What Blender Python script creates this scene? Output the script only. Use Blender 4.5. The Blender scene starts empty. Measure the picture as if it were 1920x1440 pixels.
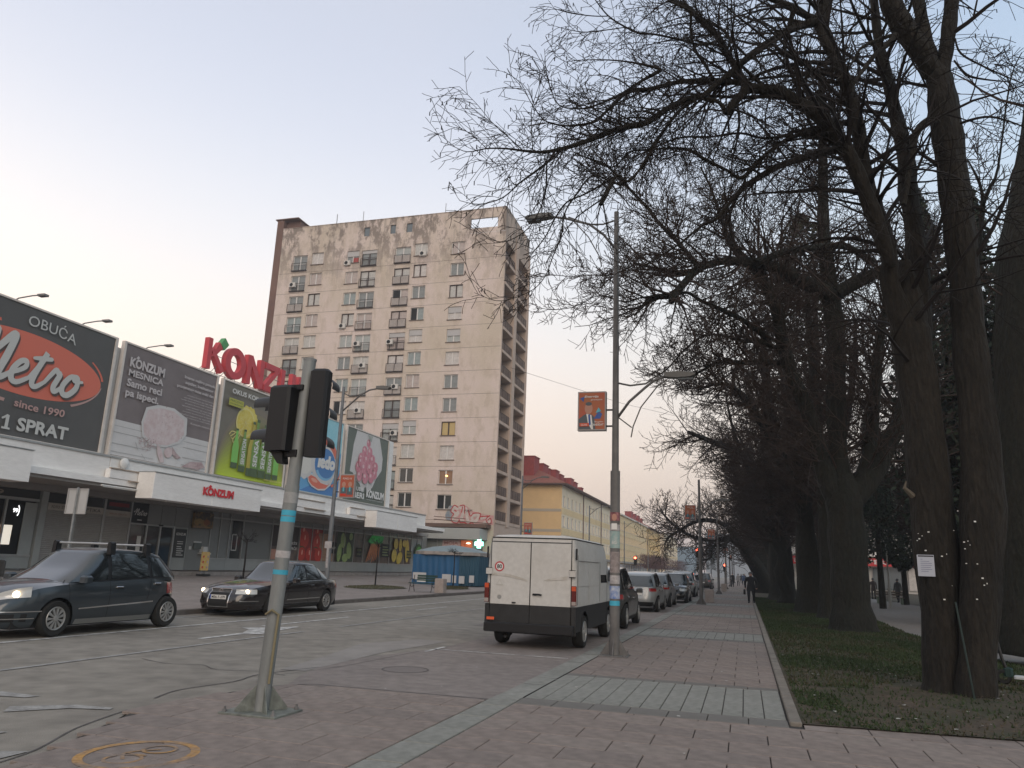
import bpy, math, random
from math import sin, cos, pi, radians, sqrt
from mathutils import Vector, Matrix
from mathutils.geometry import tessellate_polygon
random.seed(7)
SC = bpy.context.scene
COL = SC.collection
# ------------------------------------------------------------------ camera
cam_d = bpy.data.cameras.new('camera'); cam = bpy.data.objects.new('camera', cam_d); COL.objects.link(cam)
cam_d.sensor_fit = 'HORIZONTAL'; cam_d.sensor_width = 36.0; cam_d.lens = 1430/1920*36
cam_d.clip_start = 0.05; cam_d.clip_end = 3000
cam.matrix_world = Matrix(((0.95825, 0.032157, 0.284115, 0.0), (0.283622, -0.232882, -0.930228, 0.0), (0.036252, 0.971973, -0.23228, 1.62), (0, 0, 0, 1)))
SC.camera = cam
# ------------------------------------------------------------------ world: dusk sky, overcast-soft light
w = bpy.data.worlds.new('World'); SC.world = w; w.use_nodes = True
nt = w.node_tree; nt.nodes.clear()
out = nt.nodes.new('ShaderNodeOutputWorld')
sky = nt.nodes.new('ShaderNodeTexSky'); sky.sky_type = 'NISHITA'; sky.sun_disc = False
sky.sun_elevation = radians(4); sky.sun_rotation = radians(-75); sky.air_density = 1.0; sky.dust_density = 2.0
b1 = nt.nodes.new('ShaderNodeBackground'); b1.inputs[1].default_value = 0.05
nt.links.new(sky.outputs[0], b1.inputs[0])
tc = nt.nodes.new('ShaderNodeTexCoord'); sp = nt.nodes.new('ShaderNodeSeparateXYZ')
nt.links.new(tc.outputs['Generated'], sp.inputs[0])
rp = nt.nodes.new('ShaderNodeValToRGB'); rp.color_ramp.interpolation = 'B_SPLINE'
stops = [(0.0, (.48, .37, .35)), (.07, (.62, .465, .41)), (.15, (.73, .57, .485)), (.25, (.77, .67, .61)), (.36, (.69, .675, .69)),
         (.50, (.535, .56, .645)), (.66, (.43, .46, .56)), (1.0, (.56, .54, .53))]
el = rp.color_ramp.elements
el[0].position, el[0].color = stops[0][0], (*stops[0][1], 1)
el[1].position, el[1].color = stops[-1][0], (*stops[-1][1], 1)
for p_, c_ in stops[1:-1]:
    e_ = el.new(p_); e_.color = (*c_, 1)
nt.links.new(sp.outputs[2], rp.inputs[0])
mr = nt.nodes.new('ShaderNodeMapRange'); mr.inputs[1].default_value = -.35; mr.inputs[2].default_value = .5
nt.links.new(sp.outputs[0], mr.inputs[0])
mx = nt.nodes.new('ShaderNodeMix'); mx.data_type = 'RGBA'; mx.blend_type = 'MULTIPLY'
mx.inputs[7].default_value = (.66, .84, .96, 1)
nt.links.new(mr.outputs[0], mx.inputs[0]); nt.links.new(rp.outputs[0], mx.inputs[6])
b2 = nt.nodes.new('ShaderNodeBackground'); b2.inputs[1].default_value = 1.0
nt.links.new(mx.outputs[2], b2.inputs[0])
ad = nt.nodes.new('ShaderNodeAddShader')
nt.links.new(b1.outputs[0], ad.inputs[0]); nt.links.new(b2.outputs[0], ad.inputs[1]); nt.links.new(ad.outputs[0], out.inputs[0])
# sun: weak, very soft, from behind right, aimed to brighten fascia and tower front
sl = bpy.data.lights.new('sun', 'SUN'); sl.energy = 1.05; sl.angle = radians(40); sl.color = (1.0, .80, .62)
so = bpy.data.objects.new('sun', sl); COL.objects.link(so)
so.rotation_euler = Vector((-0.38, 0.80, -0.46)).to_track_quat('-Z', 'Y').to_euler()
SC.view_settings.view_transform = 'Standard'; SC.view_settings.look = 'None'
SC.view_settings.exposure = 0.38; SC.view_settings.gamma = 1.0; SC.view_settings.use_curve_mapping = False
SC.render.engine = 'CYCLES'
SC.cycles.use_denoising = True
SC.cycles.max_bounces = 5; SC.cycles.diffuse_bounces = 3; SC.cycles.glossy_bounces = 3; SC.cycles.transparent_max_bounces = 8
SC.cycles.volume_bounces = 0

# ------------------------------------------------------------------ materials
MATS = {}
def mat(name, rgb, rough=.7, metal=0.0, var=0.0, scale=4.0, bump=0.0, bscale=30.0, emit=0.0, rgb2=None, spec=.4, stretch=(1, 1, 1), detail=6, lo=.35, hi=.65, coat=0):
    if name in MATS: return MATS[name]
    m = bpy.data.materials.new(name); m.use_nodes = True; MATS[name] = m
    n = m.node_tree; b = n.nodes['Principled BSDF']
    b.inputs['Base Color'].default_value = (*rgb, 1); b.inputs['Roughness'].default_value = rough
    b.inputs['Metallic'].default_value = metal; b.inputs['Specular IOR Level'].default_value = spec
    if coat: b.inputs['Coat Weight'].default_value = coat; b.inputs['Coat Roughness'].default_value = .05
    if emit:
        b.inputs['Emission Color'].default_value = (*rgb, 1); b.inputs['Emission Strength'].default_value = emit
    if var or rgb2 or bump:
        t = n.nodes.new('ShaderNodeTexCoord'); mp = n.nodes.new('ShaderNodeMapping'); mp.inputs['Scale'].default_value = stretch
        n.links.new(t.outputs['Object'], mp.inputs[0])
        if var or rgb2:
            nz = n.nodes.new('ShaderNodeTexNoise'); nz.inputs['Scale'].default_value = scale; nz.inputs['Detail'].default_value = detail
            nz.inputs['Roughness'].default_value = .65
            n.links.new(mp.outputs[0], nz.inputs['Vector'])
            cr = n.nodes.new('ShaderNodeMapRange'); cr.inputs[1].default_value = lo; cr.inputs[2].default_value = hi
            n.links.new(nz.outputs[0], cr.inputs[0])
            mi = n.nodes.new('ShaderNodeMix'); mi.data_type = 'RGBA'
            c1 = tuple(c*(1-var) for c in rgb) if not rgb2 else rgb
            c2 = tuple(c*(1+var) for c in rgb) if not rgb2 else rgb2
            mi.inputs[6].default_value = (*c1, 1); mi.inputs[7].default_value = (*c2, 1)
            n.links.new(cr.outputs[0], mi.inputs[0])
            last = mi.outputs[2]
            if var and rgb2:
                nz2 = n.nodes.new('ShaderNodeTexNoise'); nz2.inputs['Scale'].default_value = scale*9; nz2.inputs['Detail'].default_value = 4
                n.links.new(mp.outputs[0], nz2.inputs['Vector'])
                m2 = n.nodes.new('ShaderNodeMapRange'); m2.inputs[1].default_value = .3; m2.inputs[2].default_value = .7
                m2.inputs[3].default_value = 1-var; m2.inputs[4].default_value = 1+var
                n.links.new(nz2.outputs[0], m2.inputs[0])
                vm = n.nodes.new('ShaderNodeVectorMath'); vm.operation = 'SCALE'
                n.links.new(last, vm.inputs[0]); n.links.new(m2.outputs[0], vm.inputs['Scale']); last = vm.outputs[0]
            n.links.new(last, b.inputs['Base Color'])
        if bump:
            nb = n.nodes.new('ShaderNodeTexNoise'); nb.inputs['Scale'].default_value = bscale; nb.inputs['Detail'].default_value = 5
            n.links.new(mp.outputs[0], nb.inputs['Vector'])
            bp = n.nodes.new('ShaderNodeBump'); bp.inputs['Strength'].default_value = bump; bp.inputs['Distance'].default_value = .02 if 'bark' not in name else .09
            n.links.new(nb.outputs[0], bp.inputs['Height']); n.links.new(bp.outputs[0], b.inputs['Normal'])
    return m

# ------------------------------------------------------------------ mesh builder
class MB:
    def __init__(s): s.v = []; s.f = []; s.m = []
    def add(s, vs, fs, mi=0):
        o = len(s.v); s.v.extend(tuple(p) for p in vs)
        for f in fs: s.f.append(tuple(i+o for i in f)); s.m.append(mi)
        return s
    def bx(s, x0, x1, y0, y1, z0, z1, mi=0):
        if x0 > x1: x0, x1 = x1, x0
        if y0 > y1: y0, y1 = y1, y0
        if z0 > z1: z0, z1 = z1, z0
        vs = [(x0, y0, z0), (x1, y0, z0), (x1, y1, z0), (x0, y1, z0), (x0, y0, z1), (x1, y0, z1), (x1, y1, z1), (x0, y1, z1)]
        return s.add(vs, [(0, 3, 2, 1), (4, 5, 6, 7), (0, 1, 5, 4), (1, 2, 6, 5), (2, 3, 7, 6), (3, 0, 4, 7)], mi)
    def bbx(s, x0, x1, y0, y1, z0, z1, c=.01, mi=0):
        # box with chamfered top edges and vertical corners
        P = lambda a, b, d: [(a+d, b), (a, b+d)]
        def ring(z, i):
            X0, X1, Y0, Y1 = x0+i, x1-i, y0+i, y1-i
            return [(X0+c, Y0, z), (X1-c, Y0, z), (X1, Y0+c, z), (X1, Y1-c, z), (X1-c, Y1, z), (X0+c, Y1, z), (X0, Y1-c, z), (X0, Y0+c, z)]
        vs = ring(z0, 0)+ring(z1-c, 0)+ring(z1, c*.8); fs = []
        for k in (0, 8):
            for i in range(8): fs.append((k+i, k+(i+1) % 8, k+8+(i+1) % 8, k+8+i))
        fs.append(tuple(range(16, 24))); fs.append(tuple(range(7, -1, -1)))
        return s.add(vs, fs, mi)
    def obx(s, c, sz, rz=0, mi=0, M=None):
        M = M or Matrix.Rotation(rz, 3, 'Z'); c = Vector(c); h = Vector(sz)/2
        vs = [c+M @ Vector((sx*h.x, sy*h.y, sz_*h.z)) for sz_ in (-1, 1) for sx, sy in ((-1, -1), (1, -1), (1, 1), (-1, 1))]
        return s.add(vs, [(0, 3, 2, 1), (4, 5, 6, 7), (0, 1, 5, 4), (1, 2, 6, 5), (2, 3, 7, 6), (3, 0, 4, 7)], mi)
    def tube(s, path, rad, n=8, mi=0, cap=True):
        P = [Vector(p) for p in path]; N = len(P)
        if N < 2: return s
        R = rad if isinstance(rad, (list, tuple)) else [rad]*N
        t = (P[1]-P[0]).normalized()
        a = Vector((0, 0, 1)) if abs(t.z) < .9 else Vector((1, 0, 0))
        u = t.cross(a).normalized(); o = len(s.v)
        cs = [(cos(2*pi*i/n), sin(2*pi*i/n)) for i in range(n)]
        for k in range(N):
            if k == 0: t = P[1]-P[0]
            elif k == N-1: t = P[k]-P[k-1]
            else: t = P[k+1]-P[k-1]
            if t.length < 1e-9: t = Vector((0, 0, 1))
            t.normalize(); u = u-t*u.dot(t)
            if u.length < 1e-6: u = t.orthogonal()
            u.normalize(); w_ = t.cross(u); p = P[k]; r = R[k]
            for c, q in cs:
                s.v.append((p.x+r*(u.x*c+w_.x*q), p.y+r*(u.y*c+w_.y*q), p.z+r*(u.z*c+w_.z*q)))
        for k in range(N-1):
            for i in range(n):
                j = (i+1) % n
                s.f.append((o+k*n+i, o+k*n+j, o+(k+1)*n+j, o+(k+1)*n+i)); s.m.append(mi)
        if cap and n > 3:
            s.f.append(tuple(o+i for i in range(n-1, -1, -1))); s.m.append(mi)
            s.f.append(tuple(o+(N-1)*n+i for i in range(n))); s.m.append(mi)
        return s
    def lathe(s, prof, n=20, mi=0, M=None):
        # prof: (r, z) around local z
        o = len(s.v); K = len(prof)
        for r, z in prof:
            for i in range(n):
                p = Vector((r*cos(2*pi*i/n), r*sin(2*pi*i/n), z))
                if M: p = M @ p
                s.v.append(tuple(p))
        for k in range(K-1):
            for i in range(n):
                j = (i+1) % n; s.f.append((o+k*n+i, o+k*n+j, o+(k+1)*n+j, o+(k+1)*n+i)); s.m.append(mi)
        return s
    def prism(s, pts, O, U, V, d0, d1, mi=0):
        # 2D polygon extruded along N = UxV from d0 to d1
        O, U, V = Vector(O), Vector(U), Vector(V); N = U.cross(V)
        n = len(pts); a = [O+U*p[0]+V*p[1]+N*d0 for p in pts]; b = [O+U*p[0]+V*p[1]+N*d1 for p in pts]
        tris = tessellate_polygon([[Vector((p[0], p[1], 0)) for p in pts]])
        area = sum(pts[i][0]*pts[(i+1) % n][1]-pts[(i+1) % n][0]*pts[i][1] for i in range(n))
        o = len(s.v); s.v.extend(tuple(p) for p in a+b)
        for t in tris:
            pa = [pts[i] for i in t]
            ar = (pa[1][0]-pa[0][0])*(pa[2][1]-pa[0][1])-(pa[2][0]-pa[0][0])*(pa[1][1]-pa[0][1])
            t = t if ar > 0 else (t[0], t[2], t[1])
            s.f.append(tuple(o+n+i for i in t)); s.m.append(mi)
            s.f.append(tuple(o+i for i in reversed(t))); s.m.append(mi)
        for i in range(n):
            j = (i+1) % n
            q = (o+i, o+j, o+n+j, o+n+i)
            s.f.append(q if area > 0 else q[::-1]); s.m.append(mi)
        return s
    def grid(s, fn, nu, nv, mi=0, flip=False):
        o = len(s.v)
        for j in range(nv+1):
            for i in range(nu+1): s.v.append(tuple(fn(i/nu, j/nv)))
        for j in range(nv):
            for i in range(nu):
                q = (o+j*(nu+1)+i, o+j*(nu+1)+i+1, o+(j+1)*(nu+1)+i+1, o+(j+1)*(nu+1)+i)
                s.f.append(q[::-1] if flip else q); s.m.append(mi)
        return s
    def build(s, name, mats, parent=None, smooth=False, world=False, kind=None, auto=None):
        if not isinstance(mats, (list, tuple)): mats = [mats]
        me = bpy.data.meshes.new(name)
        v = s.v
        if parent and world:
            lx = ly = lz = 0.0; q = parent
            while q: lx += q.location.x; ly += q.location.y; lz += q.location.z; q = q.parent
            v = [(p[0]-lx, p[1]-ly, p[2]-lz) for p in v]
        me.from_pydata(v, [], s.f)
        for m_ in mats: me.materials.append(m_)
        if len(mats) > 1: me.polygons.foreach_set('material_index', s.m)
        if smooth: me.polygons.foreach_set('use_smooth', [True]*len(s.f))
        me.update()
        o = bpy.data.objects.new(name, me); COL.objects.link(o)
        if parent: o.parent = parent
        if kind: o['kind'] = kind
        if auto is not None and smooth: sharp(o, auto)
        return o
def sharp(o, deg):
    me = o.data; me.update()
    try: me.set_sharp_from_angle(angle=radians(deg))
    except Exception: pass

def thing(name, label, cat, loc=(0, 0, 0), rz=0, group=None):
    o = bpy.data.objects.new(name, None); COL.objects.link(o); o.location = loc; o.rotation_euler = (0, 0, rz)
    o.empty_display_size = .2
    o['label'] = label; o['category'] = cat
    if group: o['group'] = group
    return o
def tag(o, label, cat, group=None):
    o['label'] = label; o['category'] = cat
    if group: o['group'] = group
    return o
def dup(root, loc, rz=None, label=None, group=None, scale=None):
    def cp(o, par):
        c = o.copy(); COL.objects.link(c); c.parent = par
        for k in list(o.children): cp(k, c)
        return c
    r = cp(root, None); r.location = loc
    if rz is not None: r.rotation_euler = (0, 0, rz)
    if scale is not None: r.scale = (scale,)*3 if not isinstance(scale, tuple) else scale
    if label: r['label'] = label
    if group: r['group'] = group
    return r
def inst(src, name, parent, loc, rz=0, scale=None):
    o = bpy.data.objects.new(name, src.data); COL.objects.link(o); o.parent = parent; o.location = loc
    if rz: o.rotation_euler = (0, 0, rz)
    if scale: o.scale = scale
    return o

# text as flat 2D shapes
_TX = {}
def text2d(s, off=0.0, shear=0.0):
    k = (s, off, shear)
    if k in _TX: return _TX[k]
    cu = bpy.data.curves.new('t', 'FONT'); cu.body = s; cu.offset = off; cu.shear = shear; cu.resolution_u = 3
    ob = bpy.data.objects.new('t', cu); COL.objects.link(ob)
    me = bpy.data.meshes.new_from_object(ob)
    vs = [(v.co.x, v.co.y) for v in me.vertices]; fs = [tuple(p.vertices) for p in me.polygons]
    bpy.data.objects.remove(ob); bpy.data.curves.remove(cu); bpy.data.meshes.remove(me)
    if not vs: vs, fs = [(0, 0), (1, 0), (1, 1)], [(0, 1, 2)]
    x0 = min(p[0] for p in vs); x1 = max(p[0] for p in vs); y0 = min(p[1] for p in vs); y1 = max(p[1] for p in vs)
    vs = [((p[0]-x0)/(x1-x0), (p[1]-y0)/(y1-y0)) for p in vs]
    _TX[k] = (vs, fs); return _TX[k]

class Canvas:
    """flat print on a real surface: layers a few mm apart"""
    def __init__(s, O, U, V, off=.004, step=.003):
        s.O, s.U, s.V = Vector(O), Vector(U), Vector(V); s.N = s.U.cross(s.V).normalized(); s.d = off; s.step = step; s.mb = MB(); s.mats = []
    def mi(s, m):
        if m not in s.mats: s.mats.append(m)
        return s.mats.index(m)
    def pt(s, u, v): return s.O+s.U*u+s.V*v+s.N*s.d
    def poly(s, pts, m):
        tr = tessellate_polygon([[Vector((p[0], p[1], 0)) for p in pts]]); f = []
        for t in tr:
            pa = [pts[i] for i in t]
            ar = (pa[1][0]-pa[0][0])*(pa[2][1]-pa[0][1])-(pa[2][0]-pa[0][0])*(pa[1][1]-pa[0][1])
            f.append(t if ar > 0 else (t[0], t[2], t[1]))
        s.mb.add([s.pt(*p) for p in pts], f, s.mi(m)); s.d += s.step
    def rect(s, u0, v0, u1, v1, m): s.poly([(u0, v0), (u1, v0), (u1, v1), (u0, v1)], m)
    def ell(s, cu, cv, a, b, m, rot=0, n=40, a0=0, a1=2*pi):
        s.poly([(cu+a*cos(t)*cos(rot)-b*sin(t)*sin(rot), cv+a*cos(t)*sin(rot)+b*sin(t)*cos(rot)) for t in [a0+(a1-a0)*i/n for i in range(n+(0 if a1-a0 > 6.2 else 1))]], m)
    def arc(s, cu, cv, a, b, w0, m, t0, t1, rot=0, n=24, w1=None):
        w1 = w0 if w1 is None else w1; P = []; Q = []
        for i in range(n+1):
            f = i/n; t = t0+(t1-t0)*f; ww = (w0*(1-f)+w1*f)/2
            for L, sg in ((P, 1), (Q, -1)):
                x, y = (a+sg*ww)*cos(t), (b+sg*ww)*sin(t); L.append((cu+x*cos(rot)-y*sin(rot), cv+x*sin(rot)+y*cos(rot)))
        s.strip(P, Q, m)
    def strip(s, P, Q, m, sl=0.0):
        n = len(P); vs = [s.pt(*p)+s.N*(i*sl) for L_ in (P, Q) for i, p in enumerate(L_)]
        s.mb.add(vs, [(i, i+1, n+i+1, n+i) for i in range(n-1)], s.mi(m)); s.d += s.step
    def stroke(s, pts, w, m, closed=False):
        # polyline with round caps; w number or list
        W = w if isinstance(w, (list, tuple)) else [w]*len(pts)
        # smooth (Catmull-Rom)
        P = []; WW = []
        n = len(pts)
        for i in range(n-1):
            p0, p1, p2, p3 = pts[max(i-1, 0)], pts[i], pts[i+1], pts[min(i+2, n-1)]
            for k in range(5):
                t = k/5
                P.append(tuple(.5*((2*p1[j])+(-p0[j]+p2[j])*t+(2*p0[j]-5*p1[j]+4*p2[j]-p3[j])*t*t+(-p0[j]+3*p1[j]-3*p2[j]+p3[j])*t**3) for j in (0, 1)))
                WW.append(W[i]*(1-t)+W[i+1]*t)
        P.append(pts[-1]); WW.append(W[-1]); L = []; R = []
        for i in range(len(P)):
            a = P[max(i-1, 0)]; b = P[min(i+1, len(P)-1)]; dx, dy = b[0]-a[0], b[1]-a[1]; l = sqrt(dx*dx+dy*dy) or 1
            nx, ny = -dy/l*WW[i]/2, dx/l*WW[i]/2
            L.append((P[i][0]+nx, P[i][1]+ny)); R.append((P[i][0]-nx, P[i][1]-ny))
        d = s.d; s.strip(L, R, m, 5e-5 if s.step else 2e-5)
        for q, ww in ((P[0], WW[0]), (P[-1], WW[-1])):
            s.d = d+.0004; s.ell(q[0], q[1], ww/2, ww/2, m, n=10)
        s.d = d+s.step
    def text(s, t, u, v, wd, h, m, off=0.0, shear=0.0, rot=0, fn=None):
        vs, fs = text2d(t, off, shear); c, q = cos(rot), sin(rot)
        P = []
        for a, b in vs:
            x, y = a*wd, b*h
            if fn: x, y = fn(x, y); P.append(s.pt(u+x, v+y)); continue
            P.append(s.pt(u+x*c-y*q, v+x*q+y*c))
        s.mb.add(P, fs, s.mi(m)); s.d += s.step
    def build(s, name, parent=None, world=True): return s.mb.build(name, s.mats, parent, world=world)

def wall_holes(mb, O, U, V, W, H, holes, depth=.2, mi=0, mi_rev=None, us=(), vs_=()):
    """flat wall with rectangular holes (u0,v0,u1,v1) and reveals of the given depth (towards -N)"""
    O, U, V = Vector(O), Vector(U), Vector(V); N = U.cross(V).normalized(); mr_ = mi if mi_rev is None else mi_rev
    A = sorted({0, W, *us, *[h[0] for h in holes], *[h[2] for h in holes]}); B = sorted({0, H, *vs_, *[h[1] for h in holes], *[h[3] for h in holes]})
    A = [a for a in A if 0 <= a <= W]; B = [b for b in B if 0 <= b <= H]
    for i in range(len(A)-1):
        for j in range(len(B)-1):
            a, b = (A[i]+A[i+1])/2, (B[j]+B[j+1])/2
            if any(h[0] < a < h[2] and h[1] < b < h[3] for h in holes): continue
            q = [O+U*A[i]+V*B[j], O+U*A[i+1]+V*B[j], O+U*A[i+1]+V*B[j+1], O+U*A[i]+V*B[j+1]]
            mb.add(q, [(0, 1, 2, 3)], mi)
    for h in holes:
        c = [O+U*h[0]+V*h[1], O+U*h[2]+V*h[1], O+U*h[2]+V*h[3], O+U*h[0]+V*h[3]]; d = [p-N*depth for p in c]
        for k in range(4): mb.add([c[k], c[(k+1) % 4], d[(k+1) % 4], d[k]], [(0, 3, 2, 1)][:1], mr_)

# shared materials
M_black = mat('black_plastic', (.006, .006, .007), .5, bump=.1, bscale=60)
M_rubber = mat('rubber', (.018, .017, .016), .85, var=.2, scale=8)
M_galv = mat('galvanised_steel', (.24, .25, .25), .6, metal=.35, var=.18, scale=6, bump=.15, bscale=40)
M_galvd = mat('weathered_pole', (.17, .165, .16), .7, metal=.2, var=.25, scale=5, bump=.2, bscale=30)
M_white = mat('white_paint', (.72, .71, .68), .6, var=.06, scale=2)
M_cream = mat('cream_render', (.62, .58, .52), .8, var=.08, scale=1.2, bump=.1)
M_glass = mat('dark_glass', (.02, .025, .026), .06, spec=.8)
M_winglass = mat('window_glass', (.10, .12, .125), .08, spec=.9)
M_dark = mat('dark_interior', (.012, .012, .012), .8)
M_chrome = mat('chrome', (.6, .6, .6), .2, metal=1)
M_alu = mat('aluminium', (.42, .42, .41), .4, metal=.6, var=.05)
M_conc = mat('concrete', (.30, .285, .26), .85, var=.15, scale=2.5, bump=.3, bscale=25)
M_red = mat('sign_red', (.52, .03, .035), .5)
M_wprint = mat('print_white', (.66, .65, .62), .7)
M_bprint = mat('print_black', (.02, .02, .02), .7)
# ================================================================== GROUND
def sheet(name, pts, z, m, kind='structure'):
    mb = MB(); tr = tessellate_polygon([[Vector((p[0], p[1], 0)) for p in pts]])
    f = []
    for t in tr:
        pa = [pts[i] for i in t]
        ar = (pa[1][0]-pa[0][0])*(pa[2][1]-pa[0][1])-(pa[2][0]-pa[0][0])*(pa[1][1]-pa[0][1])
        f.append(t if ar > 0 else (t[0], t[2], t[1]))
    mb.add([(p[0], p[1], p[2] if len(p) > 2 else z) for p in pts], f)
    return mb.build(name, m, kind=kind)
M_soil = mat('far_ground', (.11, .105, .09), .95, var=.2, scale=.3)
M_asph = mat('asphalt', (.190, .172, .147), .92, var=.20, scale=.30, rgb2=(.262, .238, .202), bump=.5, bscale=90)
M_asph2 = mat('parking_asphalt', (.185, .160, .145), .93, var=.15, scale=.6, rgb2=(.235, .203, .184), bump=.5, bscale=90)
M_patch = mat('asphalt_patch', (.25, .23, .21), .93, var=.12, scale=1.5, bump=.4, bscale=80)
M_line = mat('worn_white_line', (.25, .24, .23), .8, rgb2=(.55, .54, .51), scale=5, var=.2, lo=.40, hi=.58)
M_line2 = mat('faded_white_line', (.19, .183, .172), .85, rgb2=(.34, .33, .31), scale=6, var=.2, lo=.35, hi=.65)
M_crack = mat('tar_crack', (.06, .056, .053), .9, rgb2=(.12, .11, .105), scale=4)
M_slab = mat('paving_slab', (.192, .157, .137), .9, var=.18, scale=.8, rgb2=(.246, .203, .178), bump=.4, bscale=60)
M_slab2 = mat('paving_slab_tone', (.178, .148, .131), .9, var=.18, scale=.8, rgb2=(.226, .188, .166), bump=.4, bscale=60)
M_slab3 = mat('paving_slab_tone_pale', (.206, .171, .149), .9, var=.18, scale=.8, rgb2=(.256, .213, .187), bump=.4, bscale=60)
M_gslab = mat('grey_green_slab', (.190, .190, .168), .9, var=.15, scale=1.3, rgb2=(.25, .248, .222), bump=.35, bscale=60)
M_dslab = mat('dark_grey_slab', (.155, .146, .132), .9, var=.15, scale=1.3, bump=.35, bscale=60)
M_joint = mat('joint_sand', (.045, .04, .036), .95, var=.3, scale=6)
M_grassb = mat('lawn_soil', (.040, .038, .020), .98, var=.3, scale=1.2, rgb2=(.066, .048, .032), bump=.6, bscale=25, lo=.42, hi=.62)
sheet('ground', [(-500, -60), (500, -60), (500, 1100), (-500, 1100)], -.2, M_soil)
sheet('road', [(-14.95, -40), (-5.2, -40), (-5.2, 3.2), (-5.45, 5.0), (-5.6, 5.5), (-6.1, 6.8), (-6.33, 7.3), (-6.2, 7.9), (-6.12, 8.6), (-5.8, 9.2), (-5.35, 9.5), (-3.08, 9.66), (-3.08, 520), (-14.95, 520)], -.02, M_asph)
sheet('parking_bay', [(-5.9, 9.6), (-3.09, 9.67), (-3.09, 520), (-5.85, 520), (-5.85, 15.0), (-6.6, 12.0), (-6.2, 10.4)], -.0172, M_asph2)
# patched asphalt
sheet('road_patch', [(-6.75, 10.7), (-6.35, 10.75), (-6.45, 13.6), (-6.2, 16.2), (-6.9, 16.4), (-7.5, 14.7), (-7.05, 12.6)], -.0148, M_patch)
sheet('road_patch', [(-7.3, 21), (-6.2, 21), (-6.2, 30), (-7.4, 29)], -.0148, M_asph2)
def ribbon(name, pts, w0, z, m, kind='structure'):
    c = Canvas((0, 0, z), (1, 0, 0), (0, 1, 0), off=0, step=.0); c.stroke(pts, w0, m)
    o = c.mb.build(name, c.mats); o['kind'] = kind; return o
def mark(name, x0, x1, y0, y1, m=M_line, z=-.0120): return sheet(name, [(x0, y0), (x1, y0), (x1, y1), (x0, y1)], z, m)
mark('edge_line', -12.66, -12.52, 4, 260)
mark('lane_line', -9.84, -9.72, 7.5, 16.3, M_line2); mark('lane_line', -9.84, -9.72, 18, 150, M_line2)
mark('edge_line', -14.35, -14.25, 4, 19, M_line2)
for k in range(14):
    mark('lane_dash', -11.25, -11.13, 26+k*9, 29+k*9)
    mark('lane_dash', -8.0, -7.9, 33+k*9, 36+k*9, M_line2)
# arrow
sheet('lane_arrow', [(-10.55, 13.6), (-10.42, 13.6), (-10.42, 15.0), (-10.12, 15.1), (-10.5, 17.3), (-10.62, 17.3), (-11.35, 16.2), (-10.95, 15.9), (-10.62, 15.2)], -.0120, M_line)
mark('lane_line', -11.32, -11.2, 16.9, 21.2)
mark('parking_line', -5.88, -3.2, 14.66, 14.74, M_line); mark('parking_line', -5.9, -5.82, 14.2, 15.2, M_line)
for yy in (21.2, 27.4, 37.2, 43.3, 48.5): mark('parking_line', -5.7, -3.2, yy, yy+.08, M_line2)
# remains of zebra stripes at the corner
sheet('zebra_stripe', [(-8.3, 7.15), (-7.8, 7.25), (-7.75, 7.4), (-8.4, 7.42)], -.0120, M_line2)
sheet('zebra_stripe', [(-7.3, 6.55), (-6.9, 7.0), (-6.5, 7.12), (-6.55, 7.22), (-7.0, 7.18), (-7.5, 6.8)], -.0120, M_line2)
sheet('zebra_stripe', [(-7.2, 5.5), (-6.5, 5.7), (-6.48, 5.9), (-7.3, 5.75)], -.0120, M_line2)
sheet('zebra_stripe', [(-6.6, 4.7), (-5.72, 5.1), (-5.72, 5.45), (-6.7, 5.0)], -.0120, M_line2)
for pts, ww in (([(-9.2, 10.6), (-8.5, 10.35), (-8.0, 10.5), (-7.5, 10.2), (-6.9, 10.35), (-6.35, 10.2)], .018), ([(-6.6, 7.9), (-6.75, 8.5), (-6.6, 9.4), (-6.7, 10.1), (-6.4, 11.2)], .028),
                ([(-5.6, 4.9), (-5.72, 5.5), (-6.1, 6.3), (-6.35, 7.2)], .02), ([(-6.45, 10.2), (-6.15, 11.5), (-6.05, 13), (-5.98, 14.2)], .012), ([(-6.1, 9.0), (-5.7, 9.65), (-5.0, 9.72), (-3.15, 9.76)], .022)):
    ribbon('crack', pts, ww, -.0134, M_crack, 'stuff')
c = Canvas((0, 0, -.0125), (1, 0, 0), (0, 1, 0), off=0, step=0)
c.arc(-5.15, 11.7, .36, .36, .02, M_crack, 0, 2*pi)
mh = c.mb.build('manhole_cover', c.mats); tag(mh, 'round manhole cover sunk in the brownish parking bay asphalt', 'manhole cover')
mh2 = MB().lathe([(0, -.012), (.3, -.012), (.34, -.0165)], 24).build('cover_plate', mat('iron', (.175, .152, .14), .85, metal=.0, bump=.5, bscale=60)); mh2.parent = mh; mh2.location = (-5.15, 11.7, 0)
# orange bicycle mark, sprayed across the slabs
c = Canvas((0, 0, .0222), (1, 0, 0), (0, 1, 0), off=0, step=.0004)
M_or = mat('faded_orange_paint', (.215, .165, .13), .9, rgb2=(.40, .22, .07), scale=3.2, var=.25, lo=.42, hi=.62)
c.arc(-4.78, 5.62, .42, .46, .075, M_or, 0, 2*pi, n=40)
c.arc(-4.78, 5.45, .14, .14, .03, M_or, 0, 2*pi); c.arc(-4.74, 5.82, .13, .13, .03, M_or, 0, 2*pi)
c.stroke([(-4.78, 5.45), (-4.9, 5.62), (-4.74, 5.82)], .03, M_or); c.stroke([(-4.9, 5.62), (-4.7, 5.6)], .03, M_or)
o = c.mb.build('bicycle_marking', c.mats); o['kind'] = 'structure'
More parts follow.
